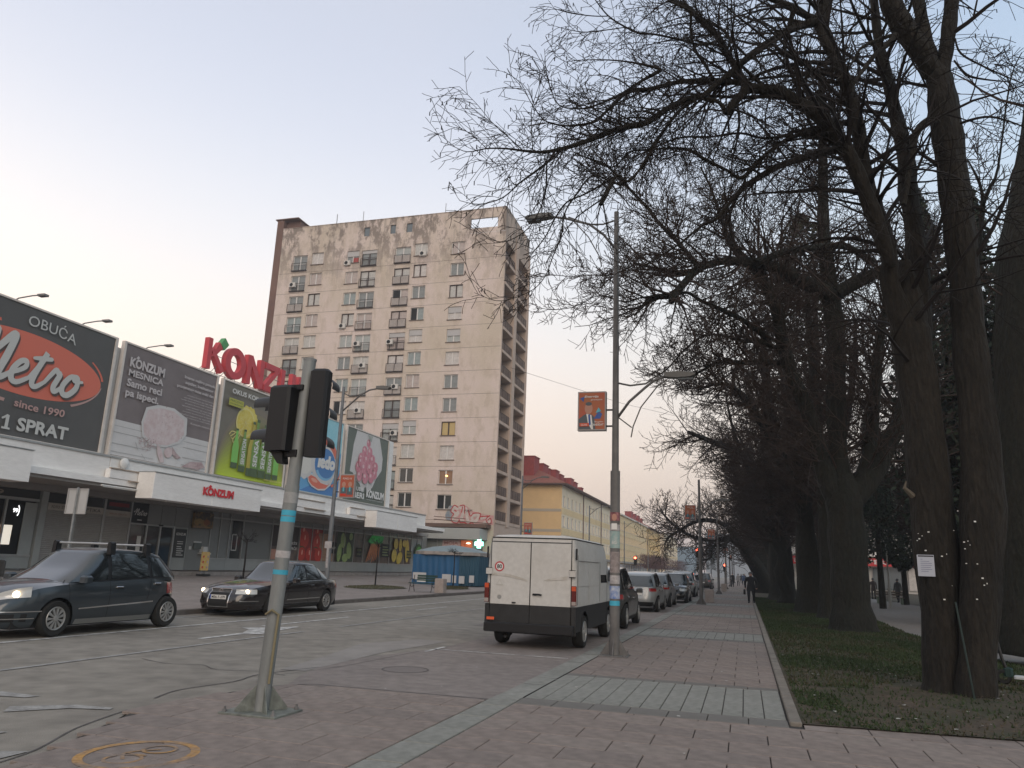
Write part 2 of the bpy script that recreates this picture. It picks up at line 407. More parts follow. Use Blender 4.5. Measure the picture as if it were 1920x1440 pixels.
# bed below the slabs
sheet('sidewalk', [(-5.25, -6), (60, -6), (60, 9.6), (.5, 9.66), (.5, 520), (-3.06, 520), (-3.06, 9.6), (-5.3, 9.42), (-5.75, 9.15), (-6.06, 8.6), (-6.15, 7.9), (-6.25, 7.3), (-6.0, 6.7), (-5.55, 5.5), (-5.4, 4.9), (-5.2, 3.2)], .003, M_joint)
SWALK = bpy.data.objects['sidewalk']
# slab pieces ----------------------------------------------------
EDGE = [(3.2, -5.2), (4.9, -5.42), (5.5, -5.57), (6.8, -6.05), (7.3, -6.28), (7.9, -6.17), (8.6, -6.08), (9.2, -5.76), (9.5, -5.2)]
def edge_x(y):
    if y <= EDGE[0][0]: return -5.2
    for (a, xa), (b, xb) in zip(EDGE, EDGE[1:]):
        if a <= y <= b: return xa+(xb-xa)*(y-a)/(b-a)
    return -5.2
def slab_mesh(w_, d_):
    k = ('slab', round(w_, 3), round(d_, 3))
    if k in MATS: return MATS[k]
    me = MB().bbx(0, w_, 0, d_, -.03, .0, .006)
    mm = []
    for m in (M_slab, M_slab2, M_slab3, M_gslab, M_dslab):
        o = me.build('paving_slab', m); mm.append(o.data); bpy.data.objects.remove(o)
    MATS[k] = mm; return mm
slabs = []   # (x0,x1,y0,y1,material index)
G = .010
def rows(y0, y1, xl, xr, tone=None, start=0):
    r = start; y = y0
    while y < y1-.05:
        ye = min(y+.48, y1)
        x = -2.71+(0 if r % 2 else .35)
        while x > xl: x -= .72
        lim = max(xl, edge_x((y+ye)/2)) if xl < -3 else xl
        while x < xr:
            a, b = max(x, lim), min(x+.72, xr)
            if b-a > .06: slabs.append((a, b, y, ye, random.choice((0, 0, 1, 2))))
            x += .72
        y = ye; r += 1
# left of the grey border near the corner
r = 0; y = 4.1
while y < 9.45:
    ye = min(y+.48, 9.5); x = -3.09-.72*6-(0 if r % 2 else .36)
    while x < -3.09:
        a, b = max(x, edge_x((y+ye)/2)+.02), min(x+.72, -3.09)
        if b-a > .08: slabs.append((a, b, y, ye, random.choice((0, 1, 2))))
        x += .72
    y = ye; r += 1
y = 4.1
while y < 9.6:   # grey border, joins the kerb border further on
    slabs.append((-3.08, -2.72, y, y+.72, 3)); y += .73
rows(4.1, 9.45, -2.71, 3.4)
bands = [9.45+10.95*k for k in range(12)]
for bi, b in enumerate(bands):
    if bi < 2:
        for k in range(13):
            a = -2.71+k*.24
            slabs.append((a, a+.24, b+.45, b+2.78, 3))
        for y0_, y1_ in ((b, b+.45), (b+2.78, b+3.05)):
            for k in range(7): slabs.append((-2.71+k*.45, min(-2.71+(k+1)*.45, .42), y0_, y1_, 4))
    if bi < 1: rows(b+3.05, b+10.95, -2.71, .42)
slabs = [s for s in slabs if s[1] < 3.5]
seen = []
for s_ in slabs:
    seen.append(s_)
seen.sort(key=lambda s_: (s_[2]+s_[3])/2)
near_s, far_s = seen[:290], seen[290:]
for a, b, y0_, y1_, mi_ in near_s:
    dz = random.uniform(-.002, .0015)
    me = slab_mesh(round(b-a-G, 2), round(y1_-y0_-G, 2))[mi_]
    o = bpy.data.objects.new('paving_slab', me); COL.objects.link(o); o.parent = SWALK; o.location = (a+G/2, y0_+G/2, .02+dz)
mbs = MB()
def flatslab(a, b, y0_, y1_, mi_):
    dz = .02+random.uniform(-.002, .002)
    mbs.add([(a+.006, y0_+.006, dz), (b-.006, y0_+.006, dz), (b-.006, y1_-.006, dz), (a+.006, y1_-.006, dz)], [(0, 1, 2, 3)], mi_)
for s_ in far_s: flatslab(*s_)
old = slabs; slabs = []
for bi in range(1, 9):
    b = bands[bi]
    if bi > 1:
        for k in range(13): slabs.append((-2.71+k*.24, -2.71+(k+1)*.24, b+.45, b+2.78, 3))
        for y0_, y1_ in ((b, b+.45), (b+2.78, b+3.05)): slabs.append((-2.71, .42, y0_, y1_, 4))
    rows(b+3.05, b+10.95, -2.71, .42)
rows(4.1, 9.4, 3.4, 40)
rows(9.4, 10.5, .57, 16)
for y_ in range(0, 110): slabs.append((-3.06, -2.72, 9.6+y_*.72, 9.6+(y_+1)*.72, 3))
for s_ in slabs: flatslab(*s_)
mbs.build('paving_slab', [M_slab, M_slab2, M_slab3, M_gslab, M_dslab], SWALK, kind='stuff')
sheet('pavement', [(-2.8, 108), (.42, 108), (.42, 520), (-2.8, 520)], .018, M_slab)
# kerb of the lawn
M_kerb = mat('lawn_kerb_stone', (.185, .165, .14), .9, var=.2, scale=3, bump=.3)
for k in range(60):
    MBk = MB().bbx(.43, .56, 9.66+k, 9.66+k+.985, 0, .05, .012)
    if k < 40: o = MBk.build('kerb_stone', M_kerb, SWALK)
    elif k == 40: MB().bbx(.43, .56, 49.66, 520, 0, .05, .012).build('kerb_stone', M_kerb, SWALK); break
# lawn
M_path = mat('park_path', (.19, .176, .16), .93, var=.12, scale=.8, rgb2=(.20, .19, .18), bump=.4, bscale=60)
sheet('lawn', [(.56, 9.68), (2.7, 9.86), (14, 10.4), (6.0, 14), (5.2, 19), (4.8, 27), (5.2, 45), (6.4, 80), (7.5, 520), (.56, 520)], .035, M_grassb)
sheet('path', [(14, 10.4), (60, 12), (60, 60), (13, 60), (10.5, 66), (10, 520), (7.5, 520), (6.4, 80), (5.2, 45), (4.8, 27), (5.2, 19), (6.0, 14)], .02, M_path)
sheet('park_ground', [(11.0, 26), (60, 18), (90, 400), (11.2, 400)], .03, M_grassb)
# kerb and plaza on the shops' side
M_kerb2 = mat('granite_kerb', (.13, .115, .105), .9, var=.2, scale=2, bump=.3)
mbk = MB()
for k in range(-5, 120): mbk.bbx(-15.12, -14.95, k*1.5, k*1.5+1.485, -.2, .12, .015)
mbk.build('kerb', M_kerb2, kind='structure')
M_plaza = mat('plaza_paving', (.215, .182, .164), .93, var=.14, scale=.5, rgb2=(.265, .226, .204), bump=.3, bscale=50)
mbp = MB()
mbp.grid(lambda u, v: (-15.12-u*15.6, -30+v*560, .115+(.33*u*u)), 10, 4, flip=True)
mbp.build('plaza', M_plaza, kind='structure')
# ledge in front of the shops
mbl = MB()
for k in range(0, 45):
    mbl.bx(-30.9, -30.5, 5+k*1.6, 5+k*1.6+1.585, .3, .66)
mbl.build('step', mat('ledge_stone', (.26, .235, .215), .9, var=.2, scale=2), kind='structure')
sheet('platform', [(-34, 5), (-30.89, 5), (-30.89, 77), (-34, 77)], .69, M_plaza)
# ================================================================== SHOPPING MALL
UY, UZ = Vector((0, 1, 0)), Vector((0, 0, 1))
M_panel = mat('grey_facade_panel', (.22, .225, .215), .55, var=.06, scale=1)
M_panel2 = mat('light_facade_panel', (.33, .34, .325), .55, var=.06, scale=1)
M_fascia = mat('fascia_white', (.74, .715, .68), .7, var=.05, scale=.9, stretch=(1, .35, 1.5), rgb2=(.82, .80, .765), bump=.05)
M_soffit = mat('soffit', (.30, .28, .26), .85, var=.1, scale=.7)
M_blind = mat('roller_shutter', (.33, .315, .295), .6, var=.05, scale=3)
mall = thing('shopping_mall', 'long low white shopping mall with stepped canopy and poster windows along the plaza', 'shopping mall', (-32, 5, .7))
B_ = lambda: MB()
def P(mb, name, m, **k): return mb.build(name, m, mall, world=True, **k)
# volumes
P(B_().bx(-60, -32.2, 5, 76.6, 0, 4.4), 'wall', M_panel)
P(B_().bx(-55, -29.5, 5, 60.75, 5.98, 11.5), 'wall', mat('upper_wall', (.55, .53, .50), .8, var=.1, scale=.6))
P(B_().bx(-58, -32.0, 5, 74.9, 4.42, 6.0), 'roof', M_soffit)
# fascia: upper band in panels, ledge, soffit
y = 5.0
mbf = B_()
k = 0
for a, b in ((5, 13.2), (13.21, 21.3), (21.31, 29.2), (29.21, 37.1), (37.11, 44.7), (44.71, 52.2), (52.21, 60), (60.01, 67.8)):
    P(B_().bbx(-32.5, -28.75, a, b-.015, 5.02, 6.03, .015), 'fascia_panel', M_fascia)
    P(B_().bx(-28.75, -28.69, a, b-.012, 5.97, 6.06), 'coping', M_alu)
for a, b in ((23.95, 31.3), (39.6, 44.6), (44.62, 49.6), (49.62, 55.4), (62.82, 67.8), (67.82, 72.1)):
    P(B_().bbx(-32.4, -28.45, a, b-.015, 4.70, 4.98, .012), 'canopy_ledge', M_fascia)
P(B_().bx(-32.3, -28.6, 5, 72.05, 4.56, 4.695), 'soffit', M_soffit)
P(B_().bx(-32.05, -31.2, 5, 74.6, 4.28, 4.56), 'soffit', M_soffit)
# projecting boxes over the entrances
for a, b in ((14.0, 23.9), (30.7, 39.58), (54.85, 62.8)):
    n_ = 2
    for q in range(n_):
        ya, yb = a+(b-a)*q/n_, a+(b-a)*(q+1)/n_-.012
        P(B_().bbx(-28.4, -27.4, ya, yb, 4.20, 5.46, .02), 'canopy_box', M_fascia)
        P(B_().bx(-28.4, -27.36, ya, yb, 5.465, 5.50), 'coping', M_alu)
# small raised box fronts with ledges and tube lights below
for a, b, z0, z1 in ((28.95, 31.0, 4.99, 5.42), (44.8, 48.7, 5.0, 5.5), (52.4, 54.8, 5.0, 5.5)):
    P(B_().bbx(-28.72, -28.42, a, b, z0, z1, .02), 'canopy_box', M_fascia)
    P(B_().bx(-28.5, -28.36, a, b-.1, z1+.0, z1+.05), 'coping', mat('rusty_flashing', (.36, .29, .23), .8, var=.3, scale=4))
    P(B_().bx(-28.46, -28.3, a+1.2, b, z0-.07, z0-.02), 'coping', MATS['rusty_flashing'])
for a, b in ((28.5, 31.6),):
    P(B_().bx(-28.4, -28.3, a, b, 4.56, 4.62).tube([(-28.35, a+.1, 4.53), (-28.35, b-.1, 4.53)], .025, 8), 'tube_light', M_white)
P(B_().lathe([(0, 0), (.22, 0), (.26, .05), (.26, .12), (.2, .16), (0, .17)], 20, M=Matrix.Translation((-28.7, 29.95, 5.78)) @ Matrix.Rotation(pi/2, 4, 'Y')), 'wall_lamp', M_white, smooth=True, auto=40)
for yy in (31.9, 33.6, 36.3, 37.9): P(B_().lathe([(0, 0), (.05, 0), (.05, -.06), (0, -.07)], 8, M=Matrix.Translation((-27.6, yy, 4.19))), 'spotlight', M_white)
# ------- facade bays
XG = -32.0
def pane(y0, y1, z0, z1, m, name='window', x=XG+.02, d=.04): return P(B_().bx(x-d, x, y0, y1, z0, z1), name, m)
def mull(y, z0=1.4, z1=4.28, w_=.07, x=XG+.10, m=M_alu): return P(B_().bx(x-.1, x, y-w_/2, y+w_/2, z0, z1), 'mullion', m)
def rail(y0, y1, z, h=.07, m=M_alu): return P(B_().bx(XG+.0, XG+.085, y0, y1, z-h/2, z+h/2), 'transom', m)
# plinth panels
for k in range(int((74.6-41.2)/1.78)):
    P(B_().bx(XG-.05, XG+.06, 41.2+k*1.78, 41.2+(k+1)*1.78-.02, .70, 1.40), 'plinth_panel', M_panel2)
for k in range(19):
    pane(41.2+k*1.78, 41.2+(k+1)*1.78-.02, 3.98, 4.28, M_panel, 'facade_panel')
# left shop: lit interior behind glass
mbr = B_(); 
mbr.add([(XG-3.2, 18, .7), (XG-3.2, 28.6, .7), (XG-3.2, 28.6, 4.2), (XG-3.2, 18, 4.2)], [(0, 3, 2, 1)])
mbr.add([(XG-3.2, 18, .72), (XG, 18, .72), (XG, 28.6, .72), (XG-3.2, 28.6, .72)], [(0, 1, 2, 3)])
mbr.add([(XG-3.2, 28.6, .7), (XG, 28.6, .7), (XG, 28.6, 4.2), (XG-3.2, 28.6, 4.2)], [(0, 1, 2, 3)])
# the wall volume is solid, so the shop room stands in front of it as a shallow lit shop window
P(B_().bx(XG-.18, XG-.14, 18, 28.6, 1.3, 3.75), 'shop_interior', M_dark)
P(B_().bx(XG-.135, XG-.10, 24.9, 26.6, 1.3, 2.55), 'lit_panel', mat('lit_orange', (.75, .33, .03), .6, emit=.6))
P(B_().bx(XG-.135, XG-.10, 26.95, 27.55, 1.75, 2.62), 'lit_panel', mat('lit_white', (.9, .82, .7), .6, emit=.55))
P(B_().bx(XG-.135, XG-.10, 24.9, 26.6, 2.57, 2.63), 'lit_panel', MATS['lit_white'])
c = Canvas((XG-.12, 0, 0), UY, UZ)
c.text('99', 27.45, 3.2, .26, .2, mat('lit_sign', (.95, .95, .95), .5, emit=1.4), off=.03)
c.arc(27.63, 3.3, .14, .26, .05, MATS['lit_sign'], -1.1, 1.1)
c.build('lit_sign', mall)
for yy in (19.5, 21.5, 23.4, 25.0, 26.9): mull(yy, .9, 3.85, .1)
rail(18, 28.6, 3.83, .12); rail(18, 28.6, 1.28, .1); P(B_().bx(XG-.05, XG+.05, 18, 28.6, .7, 1.23), 'plinth_panel', M_panel2)
pane(27.95, 28.6, .7, 3.7, M_panel2, 'door_leaf')
P(B_().bx(XG-.05, XG+.02, 18, 28.6, 3.9, 4.28), 'facade_panel', mat('dark_fascia', (.05, .05, .048), .7))
c = Canvas((XG+.02, 0, 0), UY, UZ); c.text('SALON 99', 23.3, 3.95, 3.4, .22, mat('tan_print', (.33, .27, .21), .7), off=.02); c.build('lettering', mall)
P(B_().bx(XG-.1, XG+.15, 28.65, 29.0, .7, 4.28), 'pillar', M_panel2)
# shutters
for a, b, zt, sgn in ((29.1, 30.75, 3.47, 1), (30.83, 32.5, 3.47, 1), (32.62, 34.38, 3.42, 2)):
    mb_ = B_(); z = .72; rows_ = []
    while z < zt-.05:
        mb_.add([(XG+.02, a, z), (XG+.045, a, z+.04), (XG+.02, a, z+.085), (XG+.02, b, z), (XG+.045, b, z+.04), (XG+.02, b, z+.085)], [(0, 3, 4, 1), (1, 4, 5, 2)]); z += .09
    P(mb_, 'roller_shutter', M_blind)
    pane(a, b, zt, zt+.32, mat('sign_cream', (.45, .41, .36), .7, var=.1, scale=2), 'sign_panel', x=XG+.08)
    pane(a, b, zt+.34, 4.28, mat('dark_sign', (.045, .045, .043), .6, var=.2, scale=1), 'facade_panel')
for yy, w_ in ((30.79, .09), (32.56, .14), (34.42, .1)): mull(yy, .7, 4.28, w_)
for tx_, u_, h_ in (('FOTO  STUDIO', 29.3, .13), ('OPTIKA', 31.1, .16)):
    c = Canvas((XG+.085, 0, 0), UY, UZ); c.text(tx_, u_, 3.55, 1.2, h_, M_bprint); c.build('lettering', mall)
c = Canvas((XG+.085, 0, 0), UY, UZ); c.text('SERVIS OBUĆE', 32.9, 3.52, 1.2, .12, mat('brownprint', (.28, .12, .05), .7)); c.build('lettering', mall)
c = Canvas((XG+.085, 0, 0), UY, UZ); c.rect(32.8, 3.95, 34.2, 4.15, mat('dull_red', (.22, .02, .02), .7)); c.build('sign_strip', mall)
# shoe shop panel with script word, door below
pane(34.5, 35.7, 3.2, 4.28, M_bprint, 'sign_panel', x=XG+.07)
def metro_script(c, u, v, s, m, ww=1.0):
    W = lambda *a: [x*s*ww for x in a]
    T = lambda pts: [(u+(x+.28*y)*s, v+y*s) for x, y in pts]
    c.stroke(T([(0, .62), (-.12, .5), (-.05, .45), (.12, .62), (.30, 1.0), (.36, .95), (.38, .5), (.30, .0)]), W(.10, .10, .08, .08, .13, .14, .15, .12), m)
    c.stroke(T([(.33, .2), (.55, .65), (.72, .98), (.80, .95), (.80, .5), (.78, .10), (.88, .02), (1.05, .18)]), W(.09, .12, .14, .14, .15, .14, .12, .08), m)
    c.stroke(T([(1.02, .15), (1.2, .26), (1.32, .38), (1.28, .5), (1.15, .46), (1.06, .25), (1.12, .04), (1.28, .0), (1.50, .16)]), W(.08, .09, .1, .1, .11, .12, .12, .1, .08), m)
    c.stroke(T([(1.50, .16), (1.62, .5), (1.68, .82), (1.60, .3), (1.62, .05), (1.74, .0), (1.9, .15)]), W(.08, .1, .12, .12, .12, .1, .08), m)
    c.stroke(T([(1.42, .62), (1.62, .66), (1.84, .70)]), W(.06, .1, .08), m)
    c.stroke(T([(1.9, .15), (2.0, .4), (2.06, .5), (2.14, .44), (2.2, .40), (2.16, .1), (2.24, .0), (2.38, .14)]), W(.08, .1, .1, .11, .12, .12, .1, .08), m)
    c.stroke(T([(2.62, .46), (2.48, .42), (2.38, .2), (2.44, .02), (2.6, .0), (2.74, .2), (2.70, .42), (2.60, .46), (2.62, .36), (2.84, .38)]), W(.1, .11, .12, .12, .12, .12, .11, .1, .08, .06), m)
c = Canvas((XG+.072, 0, 0), UY, UZ); metro_script(c, 34.62, 3.62, .33, M_wprint); c.rect(34.9, 3.33, 35.25, 3.38, M_wprint); c.build('lettering', mall)
pane(34.5, 35.68, .75, 3.1, M_glass); rail(34.5, 38.0, 3.14)
P(B_().bx(XG+.03, XG+.04, 35.15, 35.45, 1.5, 2.5), 'notice', M_wprint)
for a, b in ((35.8, 36.78), (36.84, 37.85)): pane(a, b, .75, 3.06, M_glass, 'door'); 
for yy in (35.74, 36.81, 37.92): mull(yy, .7, 3.15, .09)
pane(35.75, 36.8, 3.2, 4.28, M_panel, 'facade_panel'); pane(36.83, 37.95, 3.2, 4.28, M_panel, 'facade_panel'); pane(37.98, 39.2, 3.2, 4.28, M_panel, 'facade_panel')
P(B_().bx(XG+.02, XG+.12, 36.65, 36.95, 3.12, 3.2), 'door_sensor', M_black)
pane(38.02, 39.2, .7, 3.16, M_panel2, 'facade_panel'); pane(38.12, 39.08, 1.4, 3.06, mat('board_dark', (.04, .042, .04), .6), 'notice_board', x=XG+.05)
c = Canvas((XG+.052, 0, 0), UY, UZ); c.text('KONZUM', 38.2, 2.68, .78, .16, M_wprint, off=.03)
for k, wd in enumerate((.5, .5, .38, .46, .6, .44, .58)): c.rect(38.34, 2.3-k*.12-(.05 if k > 1 else 0), 38.34+wd, 2.345-k*.12-(.05 if k > 1 else 0), M_wprint)
c.build('lettering', mall)
pane(39.22, 41.18, .7, 3.15, M_panel, 'facade_panel'); pane(39.22, 41.18, 3.18, 4.28, M_panel, 'facade_panel')
pane(39.35, 41.1, 3.2, 4.16, mat('food_poster', (.05, .04, .03), .6, rgb2=(.32, .19, .06), scale=2.2, lo=.45, hi=.6), 'poster', x=XG+.25, d=.15)
c = Canvas((XG+.252, 0, 0), UY, UZ); c.rect(39.35, 3.22, 41.1, 3.30, M_or); c.ell(39.8, 3.6, .3, .16, mat('poster_tan', (.3, .2, .08), .7)); c.ell(40.5, 3.55, .3, .17, mat('poster_rust', (.25, .08, .03), .7)); c.build('poster_print', mall)
# cash machine with shelf
P(B_().bbx(XG+.02, XG+.12, 39.8, 40.5, 1.95, 2.3, .02), 'cash_machine', mat('atm_grey', (.12, .14, .13), .5)); P(B_().bx(XG+.02, XG+.05, 39.8, 40.5, 2.32, 2.4), 'notice', M_wprint)
P(B_().bx(XG+.02, XG+.05, 39.45, 39.65, 1.9, 2.1), 'notice', M_wprint); P(B_().bx(XG+.02, XG+.3, 40.45, 40.85, 1.75, 2.1), 'notice', M_white); P(B_().bx(XG+.02, XG+.5, 40.3, 40.95, 1.66, 1.72), 'shelf', M_white)
for a, b in ((41.2, 42.1), (42.13, 43.05)): pane(a, b, 1.42, 3.86, M_panel, 'facade_panel')
pane(43.1, 43.4, 1.42, 3.86, M_panel, 'facade_panel')
pane(43.42, 44.45, 1.42, 3.86, M_glass); 
mbq = B_()
for a, b, z0, z1 in ((43.45, 44.0, 1.95, 2.0), (43.45, 44.0, 2.95, 3.0), (43.45, 43.5, 1.95, 3.0), (43.95, 44.0, 1.95, 3.0)): mbq.bx(XG+.03, XG+.05, a, b, z0, z1)
P(mbq, 'white_frame', M_white)
for yy in (41.18, 42.11, 43.07, 44.5, 47.85): mull(yy, 1.4, 4.28, .06)
pane(44.55, 47.8, 1.42, 3.86, mat('grey_blind', (.17, .175, .165), .6), 'blind')
rail(41.2, 74.6, 3.93, .08); rail(41.2, 74.6, 1.42, .06)
my = [47.85, 49.7, 51.46, 53.2, 54.85, 56.65, 58.3, 59.98, 61.78, 63.4, 65.1, 67.0, 68.7, 70.4, 72.05, 73.5, 74.75]
for yy in my[1:]: mull(yy, 1.4, 4.28, .055)
for a, b in zip(my[:-1], my[1:]): pane(a+.03, b-.03, 1.45, 3.9, mat('poster_brown', (.045, .035, .03), .35, rgb2=(.16, .11, .085), scale=1.6, var=.2, spec=.5) if b < 72.5 else M_panel2)
c = Canvas((XG+.025, 0, 0), UY, UZ, off=.004, step=.0025)
R_t = mat('print_tomato', (.52, .03, .012), .35); R_h = mat('print_highlight', (.85, .45, .35), .4); G_d = mat('print_green_dark', (.02, .09, .02), .5); G_p = mat('print_pear', (.22, .36, .10), .45, rgb2=(.36, .48, .18), scale=2)
O_c = mat('print_carrot', (.55, .14, .03), .5, rgb2=(.62, .22, .07), scale=3); Y_p = mat('print_yellow', (.62, .42, .04), .45, rgb2=(.70, .55, .10), scale=2); G_v = mat('print_green_glow', (.01, .30, .05), .5, emit=.06); W_d = mat('print_wood', (.42, .26, .17), .6, rgb2=(.30, .17, .11), scale=3, stretch=(1, .4, 6)); K_b = M_bprint  # green print has a faint glow added, no lamp behind it
c.rect(48.0, 1.5, 49.0, 2.2, mat('print_flesh', (.5, .25, .18), .5)); c.rect(48.0, 2.4, 51.4, 3.85, mat('print_darkbrown', (.03, .02, .018), .5))
c.text('SVJEŽE', 49.9, 2.55, 1.35, .26, M_wprint, off=.02); c.text('POVRĆE', 49.9, 2.2, 1.35, .26, M_wprint, off=.02)
c.rect(51.5, 1.5, 54.8, 3.86, mat('print_redbg', (.30, .015, .012), .5)); c.rect(54.2, 1.5, 56.6, 3.6, W_d)
for (yy, zz, a, b) in ((52.2, 3.05, .62, .66), (54.0, 2.85, .5, .6), (51.95, 1.95, .5, .5), (53.0, 1.95, .45, .5), (54.35, 1.95, .55, .55), (51.9, 3.65, .4, .2), (53.9, 3.65, .35, .18)):
    c.ell(yy, zz, a, b, R_t, n=22); c.ell(yy+.05, zz+.12, .08, .2, R_h, n=10)
for yy in (51.9, 53.9): c.stroke([(yy-.3, 2.45), (yy, 2.5), (yy+.3, 2.42)], .07, G_d)
c.rect(56.0, 2.1, 57.1, 3.0, K_b); c.text('1,69', 56.1, 2.4, .8, .25, M_wprint)
c.rect(57.1, 1.5, 60.0, 3.88, mat('print_darkgreen', (.02, .045, .012), .5))
for (yy, zz, a, b, r_) in ((58.1, 3.2, .42, .62, .2), (59.4, 3.55, .3, .3, 0), (57.6, 2.2, .35, .75, -.15), (59.2, 2.4, .42, .7, .25), (58.6, 1.8, .5, .35, .1)): c.ell(yy, zz, a, b, G_p, r_, n=22)
c.stroke([(58.2, 3.8), (58.1, 3.5)], .05, K_b); c.stroke([(59.3, 3.0), (59.0, 3.4)], .05, K_b)
c.rect(60.6, 1.9, 61.5, 2.7, K_b); c.text('DNEVNA', 60.65, 2.4, .8, .2, mat('print_olive', (.25, .3, .12), .6)); c.text('SVJEŽ', 60.65, 2.05, .8, .2, MATS['print_olive'])
for k in range(7): c.stroke([(62.4+k*.36, 1.55+.1*(k % 3)), (62.9+k*.3, 2.4), (63.4+k*.22, 3.3)], [.10, .26, .30], O_c)
c.poly([(62.5, 3.3), (63.2, 3.86), (65.6, 3.86), (65.4, 3.3), (64.6, 3.1), (63.9, 3.35), (63.2, 3.1)], G_v)
for k in range(6): c.stroke([(63.5+k*.18, 3.15), (63.3+k*.3, 3.8)], .1, mat('print_leaf_glow', (.02, .42, .07), .5, emit=.1))  # printed leaves given a faint glow of their own
c.rect(65.3, 2.0, 66.9, 3.2, K_b)
for k in range(4): c.rect(65.45, 2.15+k*.24, 66.7-.2*(k % 2), 2.25+k*.24, MATS['print_olive'])
for (yy, zz, a, b, r_) in ((68.3, 3.3, .5, .5, .2), (69.3, 3.2, .35, .6, 0), (68.0, 2.2, .55, .6, -.3), (69.2, 2.0, .7, .5, .6), (70.9, 2.7, .45, 1.1, .1), (70.2, 3.4, .5, .35, 0)): c.ell(yy, zz, a, b, Y_p, r_, n=22)
c.rect(70.8, 2.0, 72.0, 2.75, mat('print_olive_dk', (.05, .06, .02), .6)); c.text('HRVATSKO', 70.9, 2.45, 1.0, .17, MATS['print_yellow']); c.text('DOMAĆE', 70.9, 2.15, 1.0, .17, MATS['print_yellow'])
c.ell(73.6, 2.6, 1.0, .85, G_d, .5, n=26); c.ell(73.7, 2.55, .8, .62, mat('print_lime', (.10, .35, .06), .5), .5, n=26); c.stroke([(72.7, 2.0), (73.6, 2.7), (74.4, 3.0)], .07, M_wprint)
c.build('window_print', mall)
# ================================================================== BILLBOARDS
XB = -29.3
def board(y0, y1, label, bg):
    t = thing('billboard', label, 'billboard', (XB, (y0+y1)/2, 6.1))
    MB().bx(XB-.14, XB, y0, y1, 6.17, 11.8).build('panel', bg, t, world=True)
    for z_ in (11.8, 6.09): MB().bx(XB-.15, XB+.05, y0-.04, y1+.04, z_, z_+.08).build('frame', mat('frame_pale', (.60, .55, .50), .6, var=.08, scale=2), t, world=True)
    for s_ in (y0-.04, y1-.10):
        m2 = MB().bx(XB-.15, XB+.06, s_, s_+.14, 6.17, 11.8)
        m2.build('frame', MATS['frame_pale'], t, world=True)
    return t, Canvas((XB, 0, 0), UY, UZ, off=.006, step=.004)
G_bg = mat('print_charcoal', (.088, .085, .080), .6, var=.05, scale=1); O_r = mat('print_salmon_red', (.62, .155, .10), .6); M_shad = mat('print_shadow', (.10, .07, .06), .6)
M_lg = mat('print_lightgrey', (.50, .50, .47), .6); O_p = mat('print_dull_pink', (.45, .28, .25), .6)
t, c = board(20.9, 29.0, 'charcoal billboard with a red oval and a white script word, leftmost over the shops', G_bg)
ce = (24.4, 9.32); rot = -.02
c.ell(ce[0], ce[1], 4.05, 1.36, O_r, rot, n=60)
for t0, t1 in ((.12, .62), (1.95, 2.6)): c.arc(ce[0], ce[1], 4.12, 1.66, .13, O_r, t0, t1, w1=.07)
for t0, t1 in ((-.9, -.1),): c.arc(ce[0], ce[1]+.05, 4.1, 1.72, .12, O_p, t0, t1, w1=.05)
c.arc(ce[0], ce[1], 4.1, 1.75, .14, O_p, -2.4, -1.75)
for d_, m_ in (((.09, -.09), M_shad), ((0, 0), M_lg)):
    metro_script(c, 21.55+d_[0], 8.45+d_[1], 1.95, m_, ww=1.15)
def arcfn(x, y): return (x, y-.035*(x-1.3)**2-.0*x)
c.text('OBUĆA', 24.05, 10.98, 2.55, .62, M_lg, off=.0, fn=lambda x, y: (x, y+.0-.05*(x-.5)**2))
c.text('since 1990', 24.1, 7.42, 2.55, .34, O_p, off=.02, fn=lambda x, y: (x, y-.03*x*(2.6-x)))
c.text('1 SPRAT', 23.85, 6.42, 3.15, .58, M_lg, off=.035); c.stroke([(23.70, 6.84), (23.80, 6.90), (23.90, 6.98)], .09, M_lg); c.rect(23.72, 6.40, 24.10, 6.48, M_lg)
c.build('artwork', t)
P_t = mat('print_taupe', (.155, .128, .125), .6, rgb2=(.21, .18, .175), scale=.5, lo=.3, hi=.7); W_s = mat('print_offwhite', (.56, .545, .53), .6, var=.03, scale=1); W_g = mat('print_greyline', (.36, .35, .34), .6)
P_m = mat('print_meat', (.52, .40, .39), .6, rgb2=(.60, .52, .51), scale=2.5, lo=.35, hi=.6); P_m2 = mat('print_meat_dark', (.32, .22, .22), .6, rgb2=(.50, .40, .39), scale=6)
t, c = board(29.5, 36.75, 'faded taupe and white billboard with a joint of meat and slab-serif text', P_t)
c.rect(29.6, 6.2, 36.65, 7.93, W_s)
for k, zz in enumerate((7.62, 7.3, 6.75, 6.35)): c.rect(29.65, zz, 31.6+k*.3, zz+.025, W_g); c.rect(34.6, zz, 36.6, zz+.025, W_g)
c.poly([(31.3, 8.1), (31.5, 8.9), (32.3, 9.2), (33.5, 9.25), (34.6, 8.9), (34.7, 8.0), (34.3, 7.5), (33.3, 7.1), (32.2, 7.0), (31.5, 7.4)], W_s)
c.poly([(31.45, 8.1), (31.65, 8.8), (32.4, 9.05), (33.5, 9.1), (34.4, 8.75), (34.5, 8.0), (34.1, 7.55), (33.3, 7.2), (32.3, 7.15), (31.6, 7.5)], P_m)
rr = random.Random(3)
for k in range(70): a, b = rr.gauss(33.4, .5), rr.gauss(8.5, .3); c.d = .045+.00002*k; c.ell(a, b, .035, .03, P_m2, n=6)
for k in range(130): a, b = rr.gauss(32.0, .35), rr.gauss(7.1, .16); c.d = .047+.00002*k; c.ell(a, b, .03, .03, P_m2, n=5)
c.d = .052
